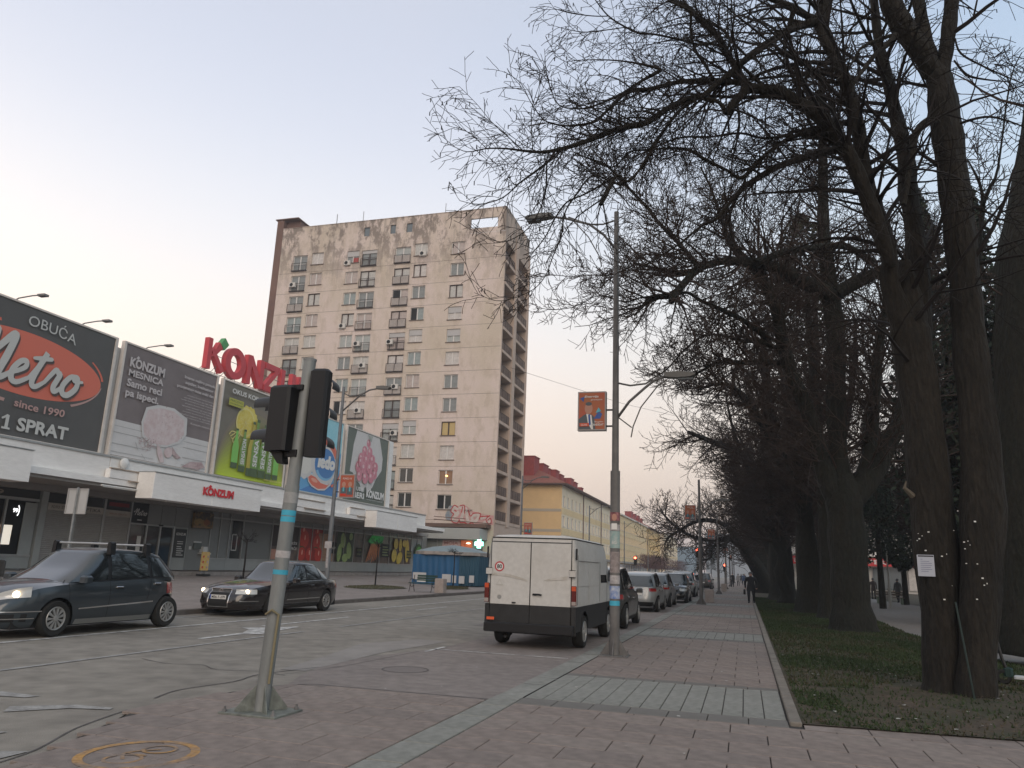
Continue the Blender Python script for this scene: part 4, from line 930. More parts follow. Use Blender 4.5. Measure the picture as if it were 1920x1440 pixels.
# graffiti low on the wall
c = Canvas((0, TY0-.01, 0), UX, UZ, off=.01, step=.004)
Gr = mat('spray_red', (.42, .03, .035), .8); Gp = mat('spray_pink', (.52, .25, .25), .85, rgb2=(.48, .36, .31), scale=1.2); Gw = mat('spray_cream', (.52, .46, .42), .85, var=.1, scale=2); Gb = mat('spray_blue', (.16, .22, .28), .85, rgb2=(.36, .33, .30), scale=2)
c.poly([(-31.3, 7.0), (-30.9, 7.8), (-29.2, 7.95), (-28.3, 7.3), (-26.4, 6.95), (-25.95, 6.9), (-25.95, 5.9), (-28, 5.95), (-30.2, 6.1), (-31.2, 6.3)], Gp); c.poly([(-31.6, 6.9), (-31.2, 7.9), (-30.6, 7.9), (-30.9, 6.3), (-31.5, 6.4)], Gb)
for pts in ([(-30.2, 7.6), (-30.6, 7.75), (-30.75, 7.3), (-30.4, 7.1), (-30.1, 7.2), (-30.2, 6.9), (-30.7, 6.7), (-30.6, 6.3), (-30.1, 6.25)], [(-29.9, 7.7), (-29.6, 7.75), (-29.4, 7.7), (-29.5, 7.1), (-29.7, 6.4), (-29.5, 6.3)], [(-29.2, 7.6), (-29.0, 6.6), (-28.8, 6.15), (-28.4, 6.3), (-28.5, 7.0)], [(-28.2, 6.9), (-27.6, 6.95), (-27.8, 6.5), (-28.3, 6.1)], [(-27.3, 6.6), (-26.9, 6.7), (-26.5, 6.5), (-27.0, 6.1), (-26.6, 5.95), (-26.3, 6.3)]):
    c.stroke(pts, .34, Gw)
for pts in ([(-30.15, 7.75), (-30.6, 7.95), (-30.95, 7.3), (-30.6, 7.0), (-30.85, 6.6), (-30.7, 6.15), (-30.1, 6.05), (-29.9, 6.4), (-29.8, 6.1), (-29.3, 6.1), (-28.9, 5.95), (-28.4, 6.1), (-28.2, 5.9)], [(-29.9, 7.9), (-29.4, 7.95), (-29.3, 7.1)], [(-28.9, 7.4), (-28.6, 6.8), (-28.3, 7.1), (-27.5, 7.1), (-27.6, 6.5)], [(-27.5, 6.75), (-26.6, 6.85)], [(-26.4, 6.9), (-26.8, 6.5), (-26.5, 6.0), (-26.2, 6.2), (-26.3, 6.6), (-26.6, 6.4)], [(-30.5, 7.4), (-30.3, 7.3)], [(-29.6, 7.8), (-29.65, 7.2)]):
    c.stroke(pts, .10, Gr)
for k in range(9): c.stroke([(-29.4+.1*k, 7.2+.1*(k % 3)), (-29.35+.12*k, 7.5)], .03, M_bprint)
c.build('graffiti', tower)
# side wall with loggias facing the street
opens = [(80.35, 84.2), (85.6, 90.1)]
zf = [6.45+2.77*k for k in range(12)]
hs = []
for z in zf:
    for a, b in opens: hs.append((a-TY0, z, b-TY0, z+2.42))
mb_ = MB(); wall_holes(mb_, (TX1, TY0, 0), UY, UZ, TY1-TY0, 43.55, hs, 1.25)
mb_.bx(TX1-.3, TX1+.04, TY0, TY1, 43.551, 43.62)
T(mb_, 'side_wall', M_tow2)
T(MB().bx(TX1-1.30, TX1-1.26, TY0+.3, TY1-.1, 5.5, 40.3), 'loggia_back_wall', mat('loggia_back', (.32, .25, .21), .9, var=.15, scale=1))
T(MB().bx(TX0+.2, TX1-.5, TY1-.05, TY1, 0, 40.3), 'rear_wall', M_tow2)
# upper stepped part of the side
T(MB().bx(TX1+.001, TX1+.10, 84.3, 85.5, 5.9, 42.0), 'pier', M_tow2); T(MB().bx(TX1-1.2, TX1+.06, 90.501, 90.9, 3, 41.5), 'pier', M_tow2)
def bal_mesh():
    m_ = MB(); m_.bx(-.16, .10, -2.05, 2.05, -.34, -.0, 0)
    m_.bx(-.02, .03, -2.0, 2.0, .98, 1.03, 1)
    for k in range(5): m_.bx(-.01, .02, -1.95+k*.97, -1.91+k*.97, .05, .98, 1)
    for k in range(4): m_.bx(-.03, -.01, -1.88+k*.97, -1.02+k*.97, .12, .92, 2)
    for k in range(32): m_.bx(0, .012, -1.9+k*.122, -1.885+k*.122, .05, .98, 1)
    return m_
M_bp = mat('balcony_sheet', (.34, .24, .19), .8, rgb2=(.24, .17, .14), scale=1.5)
for z in zf:
    for a, b in opens:
        o = place(proto(('bal', 1), bal_mesh, [M_tow2, M_iron, M_bp]), 'balcony', tower, (TX1-.02, (a+b)/2, z+.02)); o.scale = (1, (b-a)/4.08, 1)
        d = place(proto(('bdoor', rw.randint(0, 2)), lambda: MB().bx(-.06, .0, -.9, .9, .1, 2.1), rw.choice(M_cur)), 'balcony_door', tower, (TX1-1.2, (a+b)/2+.3, z))
T(MB().tube([(-50, 82, 43.6), (-50, 82, 46.0)], .05, 6), 'antenna', M_galv); 
T(MB().tube([(-45.3, 80.5, 43.6), (-45.3, 80.5, 45.2)], .04, 6), 'antenna', M_galv); T(MB().tube([(-34, 80.5, 43.6), (-34, 80.5, 45.1)], .04, 6), 'antenna', M_galv)
# ================================================================== PHARMACY (low building under the tower)
ph = thing('pharmacy', 'low grey pharmacy with wide blank fascia at the foot of the tower', 'pharmacy', (-30, 77.5, .6))
PH = lambda mb, name, m, **k: mb.build(name, m, ph, world=True, **k)
PH(MB().bx(-34, -27.2, 78.2, 90.4, .5, 4.6), 'wall', mat('pharmacy_wall', (.25, .27, .25), .8, var=.08, scale=1))
PH(MB().bbx(-34.2, -26.57, 77.3, 90.6, 4.22, 5.36, .03), 'fascia', mat('pharmacy_fascia', (.36, .37, .35), .6, var=.05, scale=.8))
PH(MB().bx(-56, -26.3, 79.0, 80.0, 5.3, 5.9), 'shadow_gap_slab', M_dark) if False else None
PH(MB().bx(-50, -34.25, 77.0, 79.9, 0, 4.9), 'wall', MATS['pharmacy_wall'])
PH(MB().bx(-31.0, -29.0, 78.1, 78.18, 2.9, 4.15), 'sign_panel', mat('pink_sign', (.55, .40, .38), .6))
c = Canvas((0, 78.1, 0), UX, UZ, off=.01); c.text('MOJA', -30.8, 3.55, 1.6, .42, mat('mauve_print', (.35, .16, .15), .6), off=.02); c.text('LJEKARNA', -30.8, 3.1, 1.6, .28, MATS['mauve_print']); c.build('lettering', ph)
PH(MB().bx(-28.9, -27.6, 78.1, 78.16, 1.3, 4.1), 'window', mat('lit_shop', (.55, .14, .05), .6, emit=.35, rgb2=(.1, .03, .02), scale=2)); PH(MB().lathe([(0, 0), (.22, .03), (.24, .1), (0, .14)], 12, M=Matrix.Translation((-28.0, 78.0, 3.75))), 'ceiling_lamp', mat('lamp_warm', (1, .85, .6), .5, emit=3))
for k, x in enumerate((-33.6, -31.6, -27.5)): PH(MB().bx(x-.06, x+.06, 78.05, 78.2, .7, 4.2), 'mullion', M_alu)
for k in range(8): PH(MB().bx(-27.14, -27.08, 78.4+k*1.5, 79.75+k*1.5, 1.2, 4.1), 'window', M_winglass)
PH(MB().bx(-34, -26.9, 77.4, 91, .2, .75), 'plinth', M_conc)
tx = thing('pharmacy_cross', 'glowing green pharmacy cross sign at the corner of the low grey pharmacy', 'cross sign', (-26.7, 77.6, 3.8), 0)
M_gc = mat('cross_glow', (.25, 1.0, .62), .4, emit=2.2); M_gl = mat('cross_core', (.75, 1, .9), .4, emit=3.0)
MB().bx(-.16, .16, -.05, .05, -.42, .42).bx(-.42, -.165, -.05, .05, -.16, .16).bx(.165, .42, -.05, .05, -.16, .16).build('cross', M_gl, tx)
MB().bx(-.22, .22, .06, .12, -.48, .48).bx(-.48, -.225, .06, .12, -.22, .22).bx(.225, .48, .06, .12, -.22, .22).build('backplate', M_gc, tx)
MB().tube([(0, .12, 0), (0, .6, 0)], .04, 6).build('bracket', M_black, tx)
# pipes where canopy meets tower, plus a brown slab painting the overhang shade
tag(MB().tube([(-31.5, 76.5, 6.2), (-29, 78.0, 6.1), (-26.0, 79.5, 6.0)], .05, 6).tube([(-31.5, 76.5, 6.5), (-28.6, 78.4, 6.4)], .04, 6).bx(-34, -26.2, 78.4, 79.9, 5.5, 5.9).build('roof_ducts_shade_slab', mat('rust_shade_brown', (.14, .09, .07), .9)), 'rusty ducts and dark slab standing for overhang shade between the low pharmacy roof and tower', 'ducts')
# ================================================================== STREET BUILDINGS
def block(name, label, cat, X, y0, y1, z0, z1, rows_z, wallm, endm, bandm, depth=13, roof=None, nwin=None, ww=1.2, wh=1.5, parapet=False, shopz=3.6, winm=None, bands_every=True, chims=(), pipes=()):
    t = thing(name, label, cat, (X-depth/2, (y0+y1)/2, 0)); Q = lambda mb, nm, m, **k: mb.build(nm, m, t, world=True, **k)
    W = y1-y0; n_ = nwin or int(W/3); st = W/n_; hs = []
    for z in rows_z:
        for k in range(n_): hs.append(((k+.5)*st-ww/2, z, (k+.5)*st+ww/2, z+wh))
    mb_ = MB(); wall_holes(mb_, (X, y0, 0), UY, UZ, W, z1, hs, .22); Q(mb_, 'wall', wallm)
    Q(MB().bx(X-depth, X-.3, y0, y0+.05, 0, z1).bx(X-.3, X-.005, y0, y0+.05, 0, z1), 'end_wall', endm); Q(MB().bx(X-depth, X-.3, y1-.05, y1, 0, z1), 'end_wall', endm); Q(MB().bx(X-.42, X-.36, y0+.06, y1-.06, 0, z1), 'inner_wall', M_dark)
    me = None
    for hi_, h in enumerate(hs):
        key = ('bw', ww, wh); m_ = (winm or M_cur)[hi_ % len(winm or M_cur)]
        if (key, m_.name) not in PR:
            o = MB().bx(-.03, 0, -ww/2, ww/2, 0, wh).build('p', m_); PR[(key, m_.name)] = o.data; bpy.data.objects.remove(o)
            if (key, 'f') not in PR:
                f_ = MB(); f_.bx(0, .05, -ww/2, -ww/2+.07, 0, wh); f_.bx(0, .05, ww/2-.07, ww/2, 0, wh); f_.bx(0, .05, -.05, .05, 0, wh); f_.bx(0, .051, -ww/2+.07, ww/2-.07, wh-.07, wh); f_.bx(0, .24, -ww/2-.05, ww/2+.05, -.06, 0)
                o = f_.build('p', M_frame); PR[(key, 'f')] = o.data; bpy.data.objects.remove(o)
        o = bpy.data.objects.new('window', PR[(key, rw.choice(winm or M_cur).name if False else m_.name)]); COL.objects.link(o); o.parent = t; o.location = (depth/2-.16, y0-(y0+y1)/2+(h[0]+h[2])/2, h[1])
        f = bpy.data.objects.new('frame', PR[(key, 'f')]); COL.objects.link(f); f.parent = o
    if bandm:
        for z in rows_z: Q(MB().bx(X+.002, X+.03, y0, y1, z-1.15, z-.25), 'storey_band', bandm)
    for z in rows_z[1:]:
        if bands_every: Q(MB().bx(X-depth, X-.05, y0-.03, y0-.002, z-.85, z-.45), 'band', mat('pale_band', (.42, .37, .30), .8))
    for p in pipes: Q(MB().tube([(X+.1, p, 3.5), (X+.1, p, z1)], .08, 6), 'downpipe', mat('pipe_brown', (.13, .08, .07), .7))
    # ground floor
    Q(MB().bx(X-.2, X+.6, y0, y1, 3.1, 3.5), 'canopy', M_conc)
    for k in range(int(W/4)): Q(MB().bx(X-.02, X+.04, y0+k*4+.2, y0+k*4+3.6, .3, 2.9), 'shop_window', rw.choice((M_glass, M_winglass, M_cur[4])))
    if roof:
        e = .8; zr = z1+roof; hip = depth/2
        mb_ = MB(); v = [(X+e, y0-e, z1), (X+e, y1+e, z1), (X-depth-e, y1+e, z1), (X-depth-e, y0-e, z1), (X-depth/2, y0+hip, zr), (X-depth/2, y1-hip*.3, zr)]
        mb_.add(v, [(0, 1, 5, 4), (1, 2, 5), (2, 3, 4, 5), (3, 0, 4), (0, 3, 2, 1)])
        Q(mb_, 'roof', mat('clay_roof', (.235, .085, .06), .85, var=.12, scale=2, bump=.4, bscale=12))
        Q(MB().bx(X-.2, X+e+.08, y0-e-.1, y1+e, z1-.22, z1-.003).bx(X-depth-e, X-.201, y0-e-.1, y0-.06, z1-.22, z1-.003), 'gutter', mat('gutter_brown', (.10, .06, .05), .7))
        for (yy, wd, hh) in chims:
            Q(MB().bx(X-depth/2-.2, X-depth/2+1.6, yy, yy+wd, z1+1.0, zr+hh-.7).bx(X-depth/2-.3, X-depth/2+1.7, yy-.1, yy+wd+.1, zr+hh-.7, zr+hh-.55), 'chimney', mat('chimney_brick', (.27, .055, .05), .85, var=.15, scale=2))
    else:
        Q(MB().bx(X-depth, X+.35, y0-.1, y1+.1, z1, z1+.3), 'cornice', M_cream)
    return t
M_yel = mat('ochre_render', (.66, .47, .25), .85, var=.06, scale=.5); M_crm = mat('cream_facade', (.76, .66, .50), .85, var=.06, scale=.5); M_yw = mat('yellow_facade', (.70, .55, .32), .85, var=.06, scale=.5); M_org = mat('orange_facade', (.68, .48, .21), .85, var=.06, scale=.5)
cw = [mat('flat_window_%d' % i, c_, .3, spec=.6) for i, c_ in enumerate(((.30, .26, .24), (.14, .12, .11), (.36, .32, .26), (.20, .16, .15)))]
pk = [mat('pink_window_%d' % i, c_, .4, spec=.5) for i, c_ in enumerate(((.36, .25, .24), (.30, .20, .19), (.42, .31, .28)))]
block('apartment_block', 'ochre and cream four-storey block with hipped red roof next to the tower', 'apartment block', -25, 108.7, 152.5, 0, 13.6, (4.6, 7.5, 10.4), M_crm, M_yel, M_yw, roof=3.4, chims=((111, 3.0, 1.6), (116.5, 3.4, 1.2), (120.5, 1.0, .9), (125, 2.8, 1.3), (128.5, 2.8, 1.0), (132, 1.2, .7), (137, 2.6, 1.3), (140.5, 2.6, 1.0), (146.5, 2, .6)), pipes=(124.2, 140.8), nwin=15)
block('apartment_block', 'long yellow flat-roofed block with closely spaced pinkish windows, second along the far side', 'apartment block', -25, 164, 212, 0, 13.1, (4.4, 7.3, 10.0), M_yw, M_yel, None, nwin=24, ww=1.1, wh=1.6, winm=pk, bands_every=False)
block('apartment_block', 'far block with red roof behind an orange-yellow front, third along the far side', 'apartment block', -25, 214, 246, 0, 13.4, (4.4, 7.3, 10.2), M_org, M_org, None, nwin=14, ww=1.1, roof=3.6, winm=pk, chims=((217, 4, 1.4), (224, 4, 1.2), (232, 4, 1.3), (240, 3, 1.0)), bands_every=False)
block('apartment_block', 'pale distant block standing farthest along the shops side of the street', 'apartment block', -24, 250, 300, 0, 13.5, (4.4, 7.3, 10.2), M_crm, M_crm, M_yw, nwin=16, winm=pk, bands_every=False)
block('office_building', 'bluish grey building closing the far end of the street', 'building', 4, 395, 460, 0, 21, (4, 7.5, 11, 14.5, 17), mat('blue_grey_facade', (.30, .33, .36), .8), mat('blue_grey_facade', (.30, .33, .36), .8), None, depth=22, nwin=16, winm=cw, bands_every=False)
block('office_building', 'low blue and grey shop building far down the street on the left', 'building', -19, 330, 380, 0, 12, (4, 7.5), mat('teal_facade', (.18, .24, .29), .8), mat('teal_facade', (.18, .24, .29), .8), None, depth=16, nwin=12, winm=cw, bands_every=False)
# shops across the park on the right
t = thing('shop_row', 'low white shop row with red sign bands seen between the tree trunks', 'shop building', (30, 112, 0))
Q = lambda mb, nm, m: mb.build(nm, m, t, world=True)
Q(MB().bx(3.0, 70, 110.5, 124, 0, 7.0), 'wall', mat('shop_white', (.50, .48, .45), .8, var=.08, scale=.6)); Q(MB().bx(2.6, 70.3, 109.4, 110.45, 4.5, 5.2), 'canopy', M_white)
for k in range(16): Q(MB().bx(3.6+k*4.1, 7.2+k*4.1, 110.3, 110.46, .4, 3.1), 'shop_window', rw.choice((M_glass, M_winglass, M_cur[3], M_cur[0])))
for k, (a, b) in enumerate(((4, 8.2), (9.5, 12), (14.5, 21), (30, 36), (42, 50))):
    Q(MB().bx(a, b, 109.3, 109.38, 3.3, 4.3), 'sign_panel', M_red)
c = Canvas((0, 109.3, 0), UX, UZ, off=.02)
c.text('PEKARA', 15.3, 3.55, 4.6, .55, M_wprint, off=.02); c.text('APOTEKA', 4.4, 3.55, 3.2, .5, M_wprint); c.text('BANKA', 31, 3.5, 4, .6, M_wprint); c.build('lettering', t)
t = thing('apartment_block', 'pale apartment block behind the park trees on the right', 'apartment block', (60, 150, 0))
mb_ = MB(); hs = [(k*3.2+1, z, k*3.2+2.4, z+1.5) for z in (9, 12, 15) for k in range(20)]
wall_holes(mb_, (10, 140, 0), UX, UZ, 66, 18, hs, .3); mb_.build('wall', mat('pale_block', (.42, .38, .34), .85, var=.08, scale=.4), t, world=True); MB().bx(10, 76, 140.35, 152, 0, 17.9).build('inner_wall', M_winglass, t, world=True)
# ================================================================== CARS
def interp(tb, x):
    if x <= tb[0][0]: return tb[0][1]
    for (a, va), (b, vb) in zip(tb, tb[1:]):
        if x <= b:
            f = (x-a)/(b-a); return va+(vb-va)*f
    return tb[-1][1]
def sinterp(tb, x):
    if x <= tb[0][0]: return tb[0][1]
    n = len(tb)
    for i in range(n-1):
        a, va = tb[i]; b, vb = tb[i+1]
        if x <= b:
            m0 = (vb-tb[max(i-1, 0)][1])/max(b-tb[max(i-1, 0)][0], 1e-6); m1 = (tb[min(i+2, n-1)][1]-va)/max(tb[min(i+2, n-1)][0]-a, 1e-6)
            h = b-a; t = (x-a)/h
            return (2*t**3-3*t*t+1)*va+(t**3-2*t*t+t)*h*m0+(-2*t**3+3*t*t)*vb+(t**3-t*t)*h*m1
    return tb[-1][1]
M_cglass = mat('car_glass', (.012, .016, .018), .04, spec=1.0, coat=.5)
M_tyre = mat('tyre', (.016, .016, .015), .9, bump=.2, bscale=60); M_rim = mat('rim_silver', (.36, .36, .35), .45, metal=.55); M_rimd = mat('rim_dark', (.012, .012, .012), .8)
M_hl = mat('headlight_glass', (.50, .50, .48), .12, spec=.9, coat=.6); M_hlon = mat('headlight_lit', (1.0, .78, .50), .3, emit=5.0); M_tl = mat('tail_light', (.30, .01, .008), .2, spec=.8, coat=.5)
M_plate = mat('number_plate', (.62, .61, .58), .5); M_amber = mat('amber', (.75, .25, .04), .3)
def wheel_meshes(R, wdt, nsp, key, capw=.5):
    if ('wh', key) in PR: return PR[('wh', key)]
    a = MB(); X = Matrix.Rotation(-pi/2, 4, 'X')   # lathe z -> +y (outer side at +y)
    r = R*.66
    a.lathe([(r*.98, -wdt/2), (R*.93, -wdt/2), (R, -wdt*.32), (R, wdt*.32), (R*.94, wdt/2), (R*.80, wdt/2+.004), (r, wdt/2-.01), (r*.98, wdt/2-.03)], 36, 0, X)
    b = MB()
    b.lathe([(r, wdt/2-.012), (r*.96, wdt/2+.002), (r*.88, wdt/2-.004), (r*.85, wdt/2-.03)], 32, 0, X)
    b.lathe([(r*.97, wdt/2-.045), (0, wdt/2-.05)], 24, 1, X)
    b.lathe([(r*.26, wdt/2-.02), (r*.24, wdt/2+.004), (r*.12, wdt/2+.008), (0, wdt/2+.008)], 20, 0, X)
    for k in range(nsp):
        th = 2*pi*k/nsp; d = 2*pi/nsp*capw/2; d2 = d*.8
        y0 = wdt/2-.002; vs = []
        for rr_, dd, yy in ((r*.22, d*1.15, y0), (r*.9, d2, y0-.006)):
            for sg in (-1, 1): vs.append((rr_*cos(th+sg*dd), yy, rr_*sin(th+sg*dd)))
        vs2 = [(x, y-.03, z) for x, y, z in vs]
        b.add(vs+vs2, [(0, 2, 3, 1), (0, 4, 6, 2), (1, 3, 7, 5), (0, 1, 2)][:3], 0)
    o1 = a.build('t', M_tyre, smooth=True, auto=35); o2 = b.build('r', [M_rim, M_rimd], smooth=True, auto=30)
    PR[('wh', key)] = (o1.data, o2.data); bpy.data.objects.remove(o1); bpy.data.objects.remove(o2); return PR[('wh', key)]
def put_wheels(t, pos, R, wdt, nsp, key, capw=.5, r2=None):
    me = wheel_meshes(R, wdt, nsp, key, capw)
    for x, y in pos:
        o = bpy.data.objects.new('wheel', me[0]); COL.objects.link(o); o.parent = t; o.location = (x, y, R); o.rotation_euler = (0, 0, 0 if y > 0 else pi)
        q = bpy.data.objects.new('rim', me[1]); COL.objects.link(q); q.parent = o
def make_car(label, cat, S, paint, loc, rz, name='car', group=None, lit=False, detail=1):
    """S: dict of shape tables in car space (x forward, z up)"""
    t = thing(name, label, cat, loc, rz, group)
    L, W, wb, fa = S['L'], S['W'], S['wb'], S['fa']   # fa: x of front axle
    ra_ = fa-wb; R = S.get('R', .32); arch = R+.055
    x0, x1 = S['x0'], S['x1']; mid, half = (x0+x1)/2, (x1-x0)/2
    zb0 = S.get('zb', .20); nexp = S.get('n', 4.2); hw = W/2
    zs = lambda x: sinterp(S['belt'], x); zh = lambda x: sinterp(S['deck'], x)
    def wsec(s): return sinterp(S.get('sec', [(0, .90), (.12, .955), (.35, .985), (.6, 1.0), (.85, .985), (1, .945)]), max(0, min(1, s)))
    def dxf(s): return sinterp(S['nose'], max(0, min(1, s)))
    def dxr(s): return sinterp(S['tail'], max(0, min(1, s)))
    # half plan stations
    st = []
    xe = .93*half
    NS = 84
    yn = lambda xn: max(0, 1-abs(xn)**nexp)**(1/nexp)
    ye = yn(.93); NE = 12
    for k in range(NE): yy = ye*sin(pi/2*k/NE); st.append((-(1-yy**nexp)**(1/nexp), yy))
    for k in range(NS+1): xx = -.93+1.86*k/NS; st.append((xx, yn(xx)))
    for k in range(NE-1, -1, -1): yy = ye*sin(pi/2*k/NE); st.append(((1-yy**nexp)**(1/nexp), yy))
    def zb(x, side):
        z = zb0+.0
        for xa in (fa, ra_):
            d = abs(x-xa)
            if d < arch and side > .55: z = max(z, R+sqrt(arch*arch-d*d)*1.0)
        return z
    def body_pt(xn, ynv, z, off=0.0):
        xb = mid+half*xn; s = (z-zb0)/(zs(xb)-zb0)
        e = abs(xn)**6
        x = xb+(dxf(s)*e if xn > 0 else -dxr(s)*e)
        y = hw*ynv*wsec(s)
        if off:
            n_ = Vector((abs(xn)**(nexp-1)*(1 if xn > 0 else -1)/half, (ynv**(nexp-1) if ynv >= 0 else -abs(ynv)**(nexp-1))/hw, 0)).normalized(); x += n_.x*off; y += n_.y*off
        return Vector((x, y, z))
    NZ = 12; bm = MB(); K = len(st); full = st+[(a, -b) for a, b in reversed(st[1:-1])]; N = len(full)
    for j in range(NZ+1):
        for xn, yv in full:
            xb = mid+half*xn; lo = zb(xb, abs(yv)); z = lo+(zs(xb)-lo)*(j/NZ); bm.v.append(tuple(body_pt(xn, yv, z)))
    for j in range(NZ):
        for i in range(N):
            k = (i+1) % N; bm.f.append((j*N+i, (j+1)*N+i, (j+1)*N+k, j*N+k)); bm.m.append(0)
    # deck (bonnet, boot)
    o = len(bm.v); NC = 10
    for xn, yv in st:
        xb = mid+half*xn; zt = zs(xb); zc = zh(xb)
        p = body_pt(xn, yv, zt)
        for c_ in range(NC+1):
            u = 1-2*c_/NC; bm.v.append((p.x, p.y*u, zt+(zc-zt)*(1-abs(u)**2.6)))
    for i in range(K-1):
        for c_ in range(NC):
            a = o+i*(NC+1)+c_; bm.f.append((a, a+NC+1, a+NC+2, a+1)); bm.m.append(0)
    bm.build('body', paint, t, smooth=True, auto=38)
    # underbody
    ub = MB(); ub.bx(x0+.25, x1-.3, -hw*.80, hw*.80, zb0-.02, .55)
    for xa in (fa, ra_):
        for sg in (-1, 1): ub.bx(xa-arch*1.02, xa+arch*1.02, sg*hw*.60, sg*hw*.93 if 0 else sg*hw*.62, zb0, R+arch)
    ub.build('underbody', M_rimd, t)
    # cabin
    wf, wr, rf, rr_ = S['cab']    # belt front x, belt rear x, roof front x, roof rear x
    rw0, rw1 = S.get('cw', (.925, .74)); nc = 7.0
    zroof = lambda x: sinterp(S['roof'], x); 
    xf = lambda q: wf+(rf-wf)*(q**.92); xr = lambda q: wr+(rr_-wr)*(q**1.15 if S.get('rb') is None else q**S['rb'])
    yc = lambda q: hw*(rw0+(rw1-rw0)*q**1.25)
    def cab_pt(xn, yv, q, off=0.0):
        a, b = xr(q), xf(q); x = (a+b)/2+(b-a)/2*xn; y = yc(q)*yv
        zt = zs(x)-.03; z = zt+(zroof(x)-zt)*q
        p = Vector((x, y, z))
        if off:
            ln = Vector((abs(xn)**(nc-1)*(1 if xn > 0 else -1)/((b-a)/2), (1 if yv >= 0 else -1)*abs(yv)**(nc-1)/yc(q), 0)).normalized()
            sl = .55 if abs(ln.x) < .5 else 1.0
            nrm = Vector((ln.x, ln.y, .4*sl+.5*abs(ln.x))).normalized(); p += nrm*off
        return p
    cm = MB(); NQ = 10; cs = []
    for k in range(64):
        th = 2*pi*k/64; a, b = cos(th), sin(th); cs.append(((1 if a > 0 else -1)*abs(a)**(2/nc), (1 if b > 0 else -1)*abs(b)**(2/nc)))
    for j in range(NQ+1):
        for a, b in cs: cm.v.append(tuple(cab_pt(a, b, j/NQ)))
    for j in range(NQ):
        for i in range(64):
            k = (i+1) % 64; cm.f.append((j*64+i, j*64+k, (j+1)*64+k, (j+1)*64+i)); cm.m.append(0)
    base = (NQ)*64; prev = list(range(base, base+64))
    for sc, dz in ((.9, .018), (.72, .033), (.45, .044), (.15, .05)):
        o = len(cm.v)
        for i in range(64):
            x, y, z = cm.v[base+i]; cxm = (rf+rr_)/2; X = cxm+(x-cxm)*sc; cm.v.append((X, y*sc, zroof(X)+dz))
        for i in range(64):
            k = (i+1) % 64; cm.f.append((prev[i], prev[k], o+k, o+i)); cm.m.append(0)
        prev = list(range(o, o+64))
    cm.f.append(tuple(prev)); cm.m.append(0)
    cm.build('cabin', paint, t, smooth=True, auto=50)
    # panes on the cabin: side
    def side_pane(xb0, xb1, xt0, xt1, q0, q1, sg, off=.012, m=M_cglass, name='side_window', nu=8, nv=6, rnd=0):
        def f(u, v):
            q = q0+(q1-q0)*v; x = (xb0+(xb1-xb0)*u)*(1-v)+(xt0+(xt1-xt0)*u)*v
            a, b = xr(q), xf(q); xn = max(-1, min(1, (x-(a+b)/2)/((b-a)/2))); yv = max(0, 1-abs(xn)**nc)**(1/nc)
            return cab_pt(xn, yv*sg, q, off)
        return MB().grid(f, nu, nv, 0, flip=(sg < 0)).build(name, m, t, smooth=True)
    for sg in (1, -1):
        for (a, b, c_, d, q0, q1) in S['panes']: side_pane(a, b, c_, d, q0, q1, sg)
        a, b, c_, d, q0, q1 = S['surround']; side_pane(a, b, c_, d, q0, q1, sg, .006, S.get('surmat', M_black), 'window_trim', 14, 8)
        if S.get('chromeline'): 
            def f2(u, v):
                q = q0-.045+.03*v; x = a+(b-a)*u; A, Bx = xr(q), xf(q); xn = max(-1, min(1, (x-(A+Bx)/2)/((Bx-A)/2))); return cab_pt(xn, (max(0, 1-abs(xn)**nc)**(1/nc))*sg, q, .012)
            MB().grid(f2, 14, 1, 0, flip=(sg < 0)).build('chrome_strip', M_chrome, t)
    def end_pane(front, yb, yt, q0, q1, m, name, off=.010):
        def f(u, v):
            q = q0+(q1-q0)*v; yv = (yb+(yt-yb)*v)*(2*u-1); xn = (1-abs(yv)**nc)**(1/nc)*(1 if front else -1); return cab_pt(xn, yv, q, off)
        return MB().grid(f, 14, 8, 0, flip=not front).build(name, m, t, smooth=True)
    end_pane(True, .93, .90, .06, .93, M_cglass, 'windscreen'); end_pane(False, .88, .84, S.get('rq', .18), .90, M_cglass, 'rear_window')
    # body decals: xn from x on the side
    def side_xy(x, z):
        for _ in range(1): xn = (x-mid)/half
        xn = max(-.999, min(.999, xn)); return xn, yn(xn)
    def sdecal(pts_fn, nu, nv, m, name, sg, off=.006):
        def f(u, v):
            x, z = pts_fn(u, v); xn, yv = side_xy(x, z); return body_pt(xn, yv*sg, z, off)
        return MB().grid(f, nu, nv, 0, flip=(sg > 0)).build(name, m, t, smooth=True)
    def strip(xa, za, xb, zb_, w_, m, name, sg, off=.005, vert=False):
        if vert: return sdecal(lambda u, v: (xa+(xb-xa)*v+(u-.5)*w_, za+(zb_-za)*v), 1, 10, m, name, sg, off)
        return sdecal(lambda u, v: (xa+(xb-xa)*u, za+(zb_-za)*u+(v-.5)*w_), 16, 1, m, name, sg, off)
    for sg in (1, -1) if detail else ():
        for (xa, za, xb, zb_) in S['seams']: strip(xa, za, xb, zb_, .012, M_rimd, 'door_seam', sg, .0025, True)
        if S.get('mould'): xa, za, xb, zb_ = S['mould']; strip(xa, za, xb, zb_, .03, S.get('mouldm', M_chrome), 'side_moulding', sg, .012)
        strip(ra_+arch+.08, zb0+.06, fa-arch-.08, zb0+.06, .10, S.get('sillm', M_black), 'sill', sg, .006)
        for hx, hz in S['handles']:
            xn, yv = side_xy(hx, hz); p = body_pt(xn, yv*sg, hz, .02); MB().bbx(p.x-.10, p.x+.10, p.y-.015, p.y+.015, hz-.018, hz+.018, .008).build('door_handle', S.get('handm', M_chrome), t)
            strip(hx-.12, hz-.005, hx+.10, hz-.005, .06, M_rimd, 'handle_recess', sg, .003)
